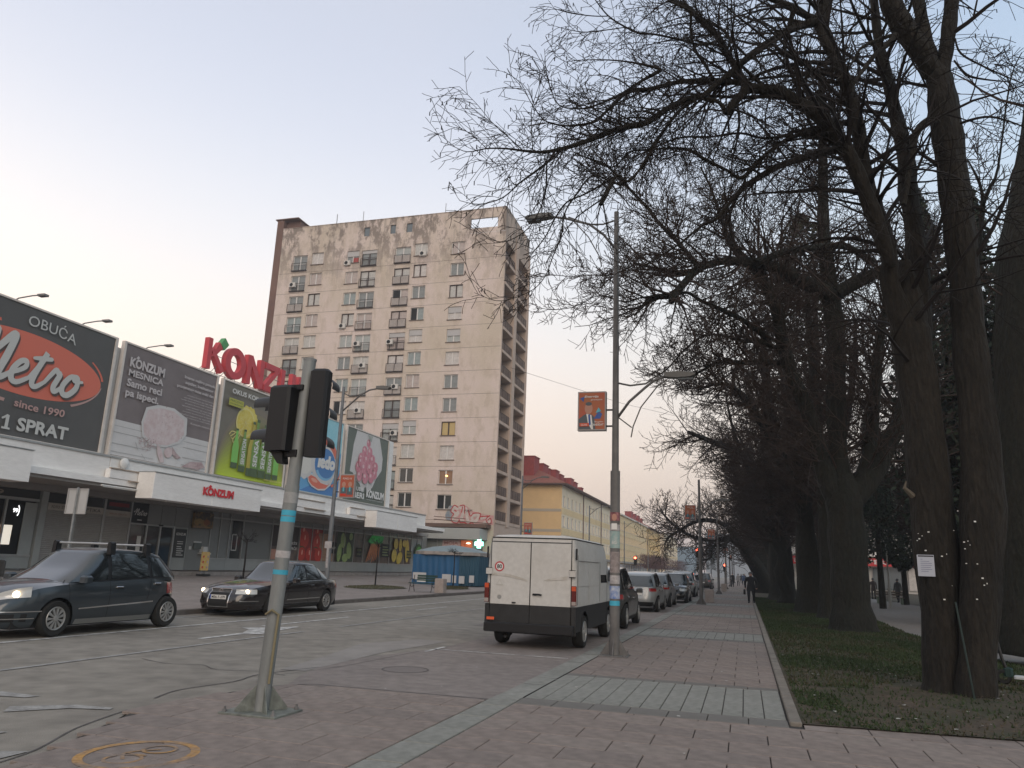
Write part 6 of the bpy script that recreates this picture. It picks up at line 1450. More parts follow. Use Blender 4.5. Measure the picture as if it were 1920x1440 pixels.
def poster_box(t, x0, x1, z0, z1, two=False):
    b_ = MB().bx(x0, x1, -.07, .07, z0, z1).build('poster_box', mat('box_frame', (.30, .28, .27), .5), t)
    for sy in (-1, 1):
        w_, h_ = x1-x0-.05, z1-z0-.05
        c = Canvas((x0+.025 if sy < 0 else x1-.025, sy*.07, z0+.025), (1 if sy < 0 else -1, 0, 0), (0, 0, 1), off=.003, step=.001)
        c.rect(0, 0, w_, h_, R_po); k = w_/.55; kh = h_/.78
        S_ = lambda L: [(a*k, b*kh) for a, b in L]
        if not two:
            c.poly(S_([(.0, .0), (.0, .22), (.10, .30), (.17, .33), (.26, .32), (.33, .26), (.36, .0)]), Pd); c.poly(S_([(.16, .33), (.20, .12), (.27, .0), (.31, .0), (.27, .3)]), M_wprint); c.poly(S_([(.20, .31), (.24, .31), (.26, .1), (.22, .08)]), Pb)
            c.ell(.21*k, .44*kh, .085*k, .12*kh, Pt, n=20); c.ell(.21*k, .54*kh, .07*k, .04*kh, Pd, n=12)
            c.poly(S_([(.32, .22), (.42, .38), (.50, .32), (.46, .22)]), Pb); c.poly(S_([(.36, .34), (.42, .46), (.48, .38)]), Pc); c.poly(S_([(.02, .66), (.12, .70), (.10, .58)]), Pb)
        else:
            for dx in (.02, .28):
                c.poly(S_([(dx, .0), (dx, .25), (dx+.12, .34), (dx+.24, .25), (dx+.24, 0)]), Pd); c.ell((dx+.12)*k, .42*kh, .07*k, .10*kh, Pt, n=18); c.poly(S_([(dx+.09, .3), (dx+.12, .1), (dx+.15, .3)]), Pc)
        c.text('Energija', .12*k, .66*kh, .30*k, .06*kh, M_wprint, off=.02, shear=.2); c.text('promjene', .26*k, .60*kh, .24*k, .045*kh, M_wprint)
        c.text('Bogdan', .34*k, .13*kh, .18*k, .04*kh, M_wprint); c.text('KANDIDAT', .28*k, .07*kh, .25*k, .045*kh, M_wprint, off=.02); c.rect(.02*k, .06*kh, .22*k, .13*kh, mat('print_orange_red', (.55, .10, .05), .6)); c.text('GLAS', .05*k, .075*kh, .13*k, .035*kh, M_wprint)
        o = c.mb.build('poster', c.mats, b_)
    [MB().bx(x1, 0, -.02, .02, z0+q_, z0+q_+.03).build('bracket', M_black, t) for q_ in (.08, .42)]
def street_lamp(x, y, label, two=True, near=False, poster=True, H=9.25, z=0.02):
    t = thing('street_lamp', label, 'street lamp', (x, y, z), 0, 'street lamps along the pavement')
    MB().tube([(0, 0, .02), (0, 0, 3.55)], .098, 20).build('lower_pole', M_lamp, t, smooth=True, auto=40); MB().tube([(0, 0, 3.55), (0, 0, 6.5), (0, 0, H)], [.072, .062, .052], 16).build('upper_pole', M_lamp, t, smooth=True, auto=40)
    mb_ = MB().bbx(-.27, .27, -.27, .27, 0, .02, .005)
    for a in range(4):
        M_ = Matrix.Rotation(a*pi/2, 4, 'Z'); mb_.add([M_ @ Vector(p) for p in ((.09, -.008, .02), (.25, -.008, .02), (.25, -.008, .06), (.10, -.008, .30), (.09, .008, .02), (.25, .008, .02), (.25, .008, .06), (.10, .008, .30))], [(0, 1, 2, 3), (7, 6, 5, 4), (1, 5, 6, 2), (2, 6, 7, 3)])
    for sx, sy in ((-1, -1), (1, -1), (1, 1), (-1, 1)): mb_.lathe([(.022, .02), (.022, .04), (.012, .05), (.012, .075), (0, .076)], 8, 0, Matrix.Translation((sx*.22, sy*.22, 0)))
    mb_.build('base', M_lamp, t)
    arm(t, 1, 4.66, 5.38, 1.05, 5.50); 
    if two: arm(t, -1, 8.42, 9.05, 1.5, 9.30)
    if poster: poster_box(t, -.78, -.19, 4.38, 5.20, two=not near)
    return t
L1 = street_lamp(-2.44, 15.37, 'tall street lamp with double arms and red election poster box, nearest beside the white van', near=True)
# posters and tape wrapped round the near pole
def wrap(h0, h1, m, r=.1005): return MB().tube([(0, 0, h0), (0, 0, h1)], r, 20, cap=False).build('sticker', m, L1, smooth=True)
wrap(.93, 1.02, M_cy); wrap(1.06, 1.30, mat('bluewhite_poster', (.45, .48, .52), .6, rgb2=(.05, .13, .38), scale=6)); wrap(1.34, 1.5, M_paper); wrap(1.55, 1.95, mat('pole_grime', (.32, .28, .27), .8, rgb2=(.18, .15, .14), scale=12))
wrap(2.02, 2.35, mat('green_pale_poster', (.38, .42, .40), .7, rgb2=(.22, .34, .32), scale=9)); wrap(2.36, 2.48, M_paper); wrap(2.55, 2.72, mat('pinkface_poster', (.35, .16, .16), .6, rgb2=(.10, .02, .03), scale=9))
c = Canvas((-.075, -.102, 0), (1, 0, 0), (0, 0, 1), off=0, step=.0005); c.ell(.075, 2.62, .05, .07, Pt, n=18); c.rect(.02, 2.38, .13, 2.5, M_wprint); c.text('BG', .03, 2.1, .09, .06, M_wprint); o = c.mb.build('sticker', c.mats, L1)
for i_, (yy, po, lb) in enumerate(((43.1, True, 'street lamp with poster box standing beside the black parked car, second from the camera'), (66.7, True, 'street lamp third along the pavement, its poster box below the tree branches'), (90.4, False, 'slim street lamp fourth along the pavement'), (111.4, True, 'fifth street lamp along the pavement, close to the strolling people'), (133, False, 'sixth street lamp far along the pavement'), (156, True, 'farthest visible street lamp along the pavement'))):
    xx = (-2.24, -2.05, -1.97, -1.9, -1.9, -1.9)[i_]
    street_lamp(xx, yy, lb, two=False, poster=po, H=6.6 if i_ == 0 else 6.8)
# lamps on the shops' side (taller arm towards the road)
def mall_lamp(x, y, label, poster=True, H=8.0):
    t = thing('street_lamp', label, 'street lamp', (x, y, .12), 0, "street lamps on the shops' side")
    MB().tube([(0, 0, 0), (0, 0, 3.0)], .085, 14).tube([(0, 0, 3.0), (0, 0, H)], [.075, .055], 14).build('pole', mat('grey_blue_pole', (.16, .17, .18), .6, metal=.2, var=.2, scale=3), t, smooth=True, auto=40)
    MB().tube([(.03, 0, 7.05), (.35, 0, 7.32), (.75, 0, 7.66), (1.1, 0, 7.84), (1.5, 0, 7.9)], .032, 8).tube([(.03, 0, 7.75), (.3, 0, 7.62), (.65, 0, 7.66), (.85, 0, 7.74)], .02, 8).build('arm', M_lamp, t, smooth=True)
    MB().prism([(0, -.03), (0, .07), (.3, .08), (.58, .02), (.5, -.06)], (1.42, 0, 7.9), (1, 0, 0), (0, 0, 1), -.1, .1).build('lamp_head', M_lh, t)
    MB().bbx(-.12, .12, -.12, .12, 0, .3, .02).build('base', M_lamp, t)
    if poster:
        MB().bx(.22, .84, -.06, .06, 3.75, 4.62).build('poster_box', MATS['box_frame'], t); c = Canvas((.25, -.06, 3.78), (1, 0, 0), (0, 0, 1), off=.003, step=.001); c.rect(0, 0, .56, .8, R_po)
        for dx in (.03, .29): c.rect(dx, .08, dx+.24, .34, Pd); c.ell(dx+.12, .46, .08, .1, Pt, n=16); c.rect(dx+.09, .2, dx+.15, .36, Pc)
        c.text('PONOS I MI', .1, .64, .36, .07, M_wprint); c.rect(.04, .04, .26, .12, R_t); c.mb.build('poster', c.mats, t)
        [MB().bx(0, .22, -.02, .02, z_, z_+.03).build('bracket', M_black, t) for z_ in (3.95, 4.4)]
    return t
ml = mall_lamp(-14.6, 25.6, 'street lamp on the shops side in front of the blue ice cream billboard')
MB().tube([(0, -.09, 1.2), (0, -.09, 1.9)], .05, 6).bx(-.14, .14, -.12, -.09, 1.9, 2.15).build('sticker', M_paper, ml)
mall_lamp(-15.4, 54, 'street lamp in front of the tower corner, beside a small red poster'); mall_lamp(-15.4, 80, 'street lamp before the ochre apartment block', False); mall_lamp(-15.4, 105, 'street lamp in front of the cream facade', False); mall_lamp(-15.4, 132, 'street lamp before the yellow flat-roofed block', False)
# far traffic lights, red
def far_signal(x, y, z, label, H=3.4):
    t = thing('traffic_light', label, 'traffic light', (x, y, 0), 0)
    MB().tube([(0, 0, 0), (0, 0, H)], .07, 8).build('post', M_galvd, t); MB().bbx(-.18, .18, -.14, .12, H-1.0, H, .03).build('signal_head', M_black, t)
    o = MB().lathe([(0, 0), (.13, .0), (.10, -.03)], 16, 0, Matrix.Translation((0, -.15, H-.2)) @ Matrix.Rotation(pi/2, 4, 'X')).build('red_lens', mat('red_lit', (1.0, .12, .06), .4, emit=9), t)
    return t
far_signal(-4.9, 88, 4, 'red traffic light above the road behind the second lamp post', 4.3); far_signal(-12.2, 92, 3.2, 'red traffic light on the far side, left of the parked row', 3.3); far_signal(-15.2, 84, 3, 'small red traffic light on the shops side of the street', 3.0); far_signal(-2.3, 100, 2.9, 'red traffic light beside the pavement, behind the litter bins', 2.9)
# back of a traffic sign at the left
ts = thing('traffic_sign', 'blank back of a square traffic sign on a thin pole at the far kerb', 'traffic sign', (-16.65, 16.0, .12))
MB().tube([(0, 0, 0), (0, 0, 3.1)], .03, 8).build('pole', M_galv, ts)
mb_ = MB().bbx(-.33, .33, .03, .045, 2.42, 3.06, .004); mb_.build('plate', mat('sign_back', (.42, .42, .41), .5, metal=.1, var=.05, scale=3), ts)
m2 = MB()
for a, b, c_, d in ((-.34, .34, 3.04, 3.07), (-.34, .34, 2.41, 2.44), (-.34, -.31, 2.44, 3.04), (.31, .34, 2.44, 3.04), (-.05, -.02, 2.44, 3.04), (.02, .05, 2.44, 3.04)): m2.bx(a, b, .01, .03, c_, d)
m2.build('rim', M_alu, ts)
# litter bins (concrete)
for x, y, lb in ((-1.95, 46.4, 'square concrete litter bin beside the second lamp post'), (-1.9, 77, 'square concrete litter bin far along the pavement'), (-15.25, 38.5, 'pale square concrete bin beside the green bench')):
    t = thing('litter_bin', lb, 'litter bin', (x, y, .03 if x > -5 else .14), 0, 'concrete litter bins'); MB().bbx(-.25, .25, -.25, .25, 0, .72, .03).build('bin_body', mat('bin_concrete', (.34, .29, .26), .85, var=.1, scale=4, bump=.3), t); MB().lathe([(.20, .722), (.16, .70), (.0, .70)], 16).build('opening', M_dark, t)
# bench
bn = thing('bench', 'green park bench with scrolled iron legs on the plaza edge', 'bench', (-16.3, 38.6, .14), radians(0))
M_bg = mat('bench_green', (.015, .05, .04), .5)
for k in range(4): MB().bx(-.70, .70, -.28+k*.13, -.18+k*.13, .42, .455).build('seat_slat', M_bg, bn)
for k in range(3): MB().bx(-.45, .70, .25+k*.02, .28+k*.02, .52+k*.12, .62+k*.12).build('back_slat', M_bg, bn)
for x in (-.62, .62):
    m_ = MB().tube([(x, -.36, 0), (x, -.26, .2), (x, -.22, .42)], .02, 6).tube([(x, .36, 0), (x, .26, .2), (x, .22, .42)], .02, 6).tube([(x, -.24, .33), (x, 0, .22), (x, .24, .33)], .015, 6).tube([(x, .22, .42), (x, .30, .85)], .018, 6).tube([(x, .25, .62), (x, 0, .66), (x, -.24, .62), (x, -.30, .52), (x, -.22, .42)], .015, 6); m_.build('leg', M_iron, bn)
MB().bx(-.45, .05, .23, .245, .50, .56).build('plate', M_white, bn)
# kiosk wrapped in blue sheeting
ki = thing('market_kiosk', 'blue tarpaulin-wrapped market stall with pale canopy roof on the plaza', 'market stall', (-20, 52.5, .2))
M_tarp = mat('blue_tarpaulin', (.018, .085, .19), .55, rgb2=(.025, .12, .26), scale=1.2, bump=.4, bscale=4, stretch=(3, 3, .4)); M_tarp2 = mat('dark_tarpaulin', (.02, .075, .12), .6, bump=.4, bscale=4, stretch=(3, 3, .4))
def wavy(x0, y0, x1, y1, z0, z1, n=36, a=.03, fl=False):
    m_ = MB(); dx, dy = x1-x0, y1-y0; L_ = sqrt(dx*dx+dy*dy)
    m_.grid(lambda u, v: (x0+dx*u-dy/L_*a*sin(u*47+v*2)*(.4+.6*(1-v)), y0+dy*u+dx/L_*a*sin(u*47+v*2)*(.4+.6*(1-v)), z0+(z1-z0)*v), n*2, 4, flip=fl); return m_
wavy(-22.4, 51, -18.9, 51, .18, 2.22).build('tarpaulin', M_tarp, ki, world=True, smooth=True); wavy(-18.9, 51, -17.65, 51.6, .18, 2.2, 20, .04).build('tarpaulin', M_tarp2, ki, world=True, smooth=True); wavy(-17.65, 51.6, -17.65, 54.5, .18, 2.2, 20, .04).build('tarpaulin', M_tarp2, ki, world=True, smooth=True)
MB().bx(-22.35, -17.8, 51.9, 54.5, .15, 2.15).build('inner_frame', M_dark, ki, world=True)
for x0, x1, z0, z1 in ((-22.3, -21.3, .5, .97), (-20.1, -19.45, .38, .92), (-19.35, -19.05, .36, .86), (-18.85, -18.45, .34, .84), (-18.1, -17.75, .42, .9)): MB().bx(x0, x1, 50.92 if x1 < -18.9 else 50.9, 50.94, z0, z1).build('white_sheet', mat('sheet_white', (.50, .50, .50), .7, var=.05, scale=2), ki, world=True)
mb_ = MB(); cx_, cy_ = -20.05, 52.7; n_ = 24; rim = []
for i in range(n_):
    a = 2*pi*i/n_; ca, sa = cos(a), sin(a); k_ = 1/max(abs(ca), abs(sa)); k_ = min(k_, 1.18); rim.append((cx_+2.45*ca*k_, cy_+1.9*sa*k_))
vs = [(x, y, 2.22+.02*(i % 2)) for i, (x, y) in enumerate(rim)]+[(x, y, 2.45) for x, y in rim]+[(cx_+(x-cx_)*.55, cy_+(y-cy_)*.55, 2.78) for x, y in rim]+[(cx_, cy_, 2.95)]
for j in range(2):
    for i in range(n_): k = (i+1) % n_; mb_.f.append((j*n_+i, j*n_+k, (j+1)*n_+k, (j+1)*n_+i)); mb_.m.append(1 if j == 0 else 0)
for i in range(n_): mb_.f.append((2*n_+i, 2*n_+(i+1) % n_, 3*n_)); mb_.m.append(0)
mb_.v = vs
mb_.build('canopy', [mat('canopy_bluegrey', (.22, .27, .285), .7, var=.08, scale=1), mat('canopy_valance', (.38, .33, .30), .8, rgb2=(.25, .24, .22), scale=3)], ki, world=True, smooth=False)
# advertising stand in front of the mall and small shop clutter
st_ = thing('advert_stand', 'small orange food advertising stand outside the mall entrance', 'advert stand', (-29.9, 38.4, .44))
MB().bbx(-.25, .25, -.35, .35, 0, .10, .03).build('base', M_rubber, st_); MB().bx(-.03, .03, -.33, .33, .30, 1.35).build('board', mat('advert_orange', (.60, .33, .10), .6, rgb2=(.62, .50, .20), scale=6), st_); MB().tube([(0, -.2, .1), (0, -.2, .3)], .02, 6).tube([(0, .2, .1), (0, .2, .3)], .02, 6).build('leg', M_galv, st_)
c = Canvas((.031, -.33, .30), (0, 1, 0), (0, 0, 1), off=.003, step=.001)
for k in range(9): c.ell(.14+.19*(k % 3), .18+.3*(k//3), .07, .07, (R_t, Y_p, P_m2)[k % 3], n=12)
c.mb.build('print', c.mats, st_)
# café chairs and tables, far left
M_rat = mat('dark_rattan', (.035, .038, .038), .8, bump=.5, bscale=40)
def chair(x, y, rz, label):
    t = thing('cafe_chair', label, 'chair', (x, y, .30), rz, 'dark café chairs outside the lit shop')
    MB().bbx(-.25, .25, -.25, .25, .40, .46, .02).build('seat', M_rat, t); MB().bbx(-.25, .25, .20, .26, .46, .90, .02).build('backrest', M_rat, t)
    for sx in (-1, 1):
        for sy in (-1, 1): MB().tube([(sx*.22, sy*.22, 0), (sx*.21, sy*.21, .42)], .018, 6).build('leg', M_galv, t)
        MB().bbx(sx*.25-.03, sx*.25+.03, -.22, .22, .60, .66, .01).build('armrest', M_rat, t)
chair(-22.4, 16.6, .2, 'dark café chair closest to the left edge of the picture'); chair(-23.2, 18.5, 1.5, 'dark café chair behind the windscreen of the grey car'); chair(-24.5, 20.6, -.5, 'dark café chair nearer the shop window'); chair(-22.8, 19.8, 2.6, 'dark café chair turned away from the table')
t = thing('cafe_table', 'small dark café table among the chairs outside the lit shop', 'table', (-23.4, 17.5, .28)); MB().lathe([(0, .70), (.38, .70), (.38, .73), (0, .74)], 20).build('tabletop', M_rat, t); MB().tube([(0, 0, 0), (0, 0, .7)], .03, 8).build('leg', M_galv, t); MB().lathe([(.25, 0), (.25, .03), (0, .05)], 16).build('foot', M_galv, t)
# park lamp, park benches
pl = thing('park_lamp', 'thin park lamp with a short angled arm beyond the lawn', 'park lamp', (8.4, 52.5, .02)); MB().tube([(0, 0, 0), (0, 0, 1.2)], .09, 10).tube([(0, 0, 1.2), (0, 0, 4.75)], [.05, .04], 8).build('pole', mat('pale_pole', (.26, .27, .26), .6), pl); MB().tube([(0, 0, 4.72), (-.5, 0, 4.85)], .035, 6).obx((-.62, 0, 4.87), (.35, .16, .06)).build('lamp_head', M_lh, pl)
for k, (x, y, rz, lb) in enumerate(((10.2, 45, .2, 'park bench behind the trees nearest the thin park lamp'), (13.0, 38, -.1, 'park bench at the right edge behind the two near trunks'), (9.6, 60, .0, 'park bench farther off behind the thin park lamp'))):
    t = thing('park_bench', lb, 'bench', (x, y, .03), rz, 'benches in the park')
    for j in range(3): MB().bx(-.9, .9, -.2+j*.14, -.09+j*.14, .42, .46).build('seat_slat', mat('old_wood', (.10, .085, .07), .8), t)
    for j in range(2): MB().bx(-.9, .9, .26, .30, .58+j*.15, .69+j*.15).build('back_slat', MATS['old_wood'], t)
    for sx in (-.75, .75): MB().bx(sx-.05, sx+.05, -.2, .3, 0, .42).build('leg', mat('bench_green_concrete', (.12, .16, .12), .8), t)
# notice nailed on the near trunk
nt_ = thing('notice', 'white printed notice pinned to the near tree trunk', 'notice', (2.66, 13.27, 1.86), radians(-14)); MB().bx(-.115, .115, -.012, 0, -.16, .16).build('sheet', mat('notice_paper', (.40, .42, .47), .6), nt_)
c = Canvas((-.10, -.012, -.15), (1, 0, 0), (0, 0, 1), off=.001, step=.0005); c.rect(0, .28, .21, .30, M_bprint)
for k, wd in enumerate((.03, .12, .15, .15, .13, .15, .10)): c.rect(.03, .24-k*.03, .03+wd, .246-k*.03, mat('ink_blue', (.12, .13, .22), .7))
c.mb.build('print', c.mats, nt_)
# white staples and scraps of paper on the trunks
rs = random.Random(5); mb_ = MB()
for k in range(34):
    tx_ = 2.84 if k % 2 else 3.24; a = rs.uniform(-pi*.85, -.15*pi); z = rs.choice((rs.uniform(2.0, 2.7), rs.uniform(1.3, 2.4))); r = .31 if k % 2 else .29; s_ = rs.uniform(.008, .022)
    p = Vector((tx_+(r+.004)*cos(a), (13.6 if k % 2 else 13.3)+(r+.004)*sin(a), z)); mb_.obx(p, (s_*1.6, .004, s_), a+pi/2)
o = mb_.build('paper_scraps', M_wprint, kind='stuff'); tag(o, 'white torn poster scraps and staples on the near trunks', 'paper scraps')
# e-scooter leaning at the right
sc_ = thing('scooter', 'black electric scooter with a white footboard edge leaning at the right edge', 'scooter', (4.50, 14.9, .04), radians(165))
MB().tube([(.42, 0, .12), (.50, .0, .4), (.62, -.02, 1.1)], .025, 8).build('stem', M_black, sc_); MB().tube([(.62, -.25, 1.1), (.62, .22, 1.12)], .016, 6).build('handlebar', M_black, sc_); MB().bbx(-.45, .36, -.085, .085, .10, .15, .02).build('footboard', mat('scooter_pale', (.45, .47, .48), .5), sc_); MB().bbx(.36, .50, -.04, .04, .12, .27, .03).build('neck', mat('scooter_green', (.012, .035, .03), .5), sc_)
for x in (.50, -.52):
    MB().lathe([(.06, -.03), (.10, -.03), (.115, 0), (.10, .03), (.06, .03)], 18, 0, Matrix.Translation((x, 0, .115)) @ Matrix.Rotation(pi/2, 4, 'X')).build('wheel', M_tyre, sc_)
# green hose / stake by the tree
tag(MB().tube([(3.02, 12.75, .05), (2.98, 12.8, .6), (2.93, 12.9, 1.35)], .013, 6).build('stake', mat('green_stake', (.018, .032, .028), .7)), 'thin green stake leaning against the near double trunk', 'stake')
# ================================================================== PEOPLE
def skin_body(name, J, E_, R_, par, mats, matfn, sub=1):
    me = bpy.data.meshes.new('sk'); me.from_pydata(J, E_, []); ob = bpy.data.objects.new('sk', me); COL.objects.link(ob)
    mo = ob.modifiers.new('s', 'SKIN'); 
    for i, r in enumerate(R_): v = me.skin_vertices[0].data[i]; v.radius = (r, r) if not isinstance(r, tuple) else r; v.use_root = (i == 0)
    m2 = ob.modifiers.new('u', 'SUBSURF'); m2.levels = sub
    dg = bpy.context.evaluated_depsgraph_get(); dg.update(); ev = ob.evaluated_get(dg); nm = bpy.data.meshes.new_from_object(ev)
    bpy.data.objects.remove(ob)
    for m in mats: nm.materials.append(m)
    for p in nm.polygons: p.use_smooth = True; p.material_index = matfn(p.center)
    o = bpy.data.objects.new(name, nm); COL.objects.link(o); o.parent = par; return o
M_skin = mat('skin', (.38, .22, .16), .6); M_coat = mat('dark_coat', (.012, .013, .016), .85); M_trs = mat('dark_trousers', (.016, .016, .018), .9); M_hair = mat('grey_hair', (.10, .10, .10), .8)
def person(label, loc, rz, coat=M_coat, trs=M_trs, hair=M_hair, stride=.18, h=1.75, sub=1, seat=False, mono=None, group=None):
    t = thing('person', label, 'person', loc, rz, group); k = h/1.75
    s_ = stride
    J = [(0, 0, .95), (0, -.01, 1.15), (0, -.01, 1.38), (0, 0, 1.50), (0, .01, 1.58), (0, .02, 1.66), (0, .01, 1.72),
         (.10, 0, .90), (.11, s_*.5+.03, .50), (.11, s_*.9-.02, .09), (.12, s_*.9+.13, .04), (-.10, 0, .90), (-.11, -s_*.3+.05, .50), (-.11, -s_*.9-.04, .10), (-.12, -s_*.9+.10, .04),
         (.19, 0, 1.42), (.25, -.03+s_*-.2, 1.15), (.25, .02-s_*.4, .90), (.25, .04-s_*.45, .80), (-.19, 0, 1.42), (-.25, -.03+s_*.2, 1.15), (-.24, .06+s_*.4, .90), (-.24, .09+s_*.45, .80), (0, .085, 1.63)]
    if seat: J = [(x, y, z) for x, y, z in J]
    E_ = [(0, 1), (1, 2), (2, 3), (3, 4), (4, 5), (5, 6), (0, 7), (7, 8), (8, 9), (9, 10), (0, 11), (11, 12), (12, 13), (13, 14), (2, 15), (15, 16), (16, 17), (17, 18), (2, 19), (19, 20), (20, 21), (21, 22), (5, 23)]
    R_ = [(.16, .12), (.155, .12), (.18, .13), .07, .065, .095, .07, (.10, .11), .07, .05, .045, (.10, .11), .07, .05, .045, .075, .055, .04, .035, .075, .055, .04, .035, .03]
    J = [(x*k, y*k, z*k) for x, y, z in J]; R_ = [(r*k if not isinstance(r, tuple) else (r[0]*k, r[1]*k)) for r in R_]
    def mf(c):
        z = c.z/k
        if z > 1.545: return 2
        if z > .72 and not (abs(c.x) > .2*k and z < .86): return 0
        if abs(c.x) > .2*k and .7 < z < .86: return 2
        return 1
    o = skin_body('body', J, E_, R_, t, [coat, trs, M_skin], mf, sub)
    MB().lathe([(0, 1.80*k), (.06*k, 1.785*k), (.098*k, 1.73*k), (.102*k, 1.67*k), (.085*k, 1.60*k)], 12, M=Matrix.Translation((0, -.012*k, 0))).build('hair', hair, t, smooth=True)
    # open coat skirt to mid thigh
    MB().lathe([(.165*k, 1.02*k), (.185*k, .85*k), (.20*k, .70*k)], 14, M=Matrix.Diagonal((1.05, .85, 1, 1))).build('coat_hem', coat, t, smooth=True)
    return t
man = person('person in long black coat walking towards the camera on the pavement, holding a bag', (.34, 48.4, .03), pi, stride=.16, h=1.74, sub=2)
MB().bbx(.24, .34, -.16, .14, .48, .78, .03).build('bag', M_black, man); man.scale = (1.28, 1.25, 1.0)
for (x, y, rz, lb, c_, hh, st2) in ((8.05, 63, 1.2, 'person in dark clothes striding past the park bench behind the trees', M_coat, 1.75, .3), (7.3, 74, -1.5, 'person in a black jacket walking behind the third trunk from the right', M_coat, 1.75, .2),
        (5.6, 78, pi, 'person in dark clothes glimpsed between the second and third trunks', mat('navy_coat', (.02, .025, .04), .9), 1.72, .1), (10.3, 72, 0, 'person in dark brown coat standing near the red shop sign', mat('brown_coat', (.04, .025, .02), .9), 1.7, .05), (10.8, 64, .4, 'person in grey jacket near the park benches', mat('grey_coat', (.06, .065, .07), .9), 1.7, .15),
        (-1.5, 105, pi, 'person in dark coat beside the fourth street lamp', M_coat, 1.75, .15), (-.9, 118, 0, 'person in a pale jacket walking away far down the pavement', mat('pale_coat', (.30, .29, .28), .9), 1.7, .2), (-.2, 130, 0, 'person in blue far down the pavement', mat('blue_coat', (.05, .09, .18), .9), 1.7, .15), (.0, 142, pi, 'person in black far down the pavement near the lawn kerb', M_coat, 1.75, .2), (-.6, 152, 0, 'most distant person in grey on the pavement', MATS['grey_coat'], 1.7, .2),
        (-16.5, 92, 0, 'person in dark clothes waiting at the far traffic light', M_coat, 1.75, .05), (-17.4, 97, 1, 'person in brown coat on the far pavement', MATS['brown_coat'], 1.7, .2)):
    person(lb, (x, y, .03 if x > -10 else .14), rz, coat=c_, h=hh, stride=st2)
pr_ = person('person in a red top standing before the lit shop window at the left edge', (-31.6, 26.35, .69), -pi/2, coat=mat('red_top', (.35, .03, .02), .8), h=1.55, stride=.02)
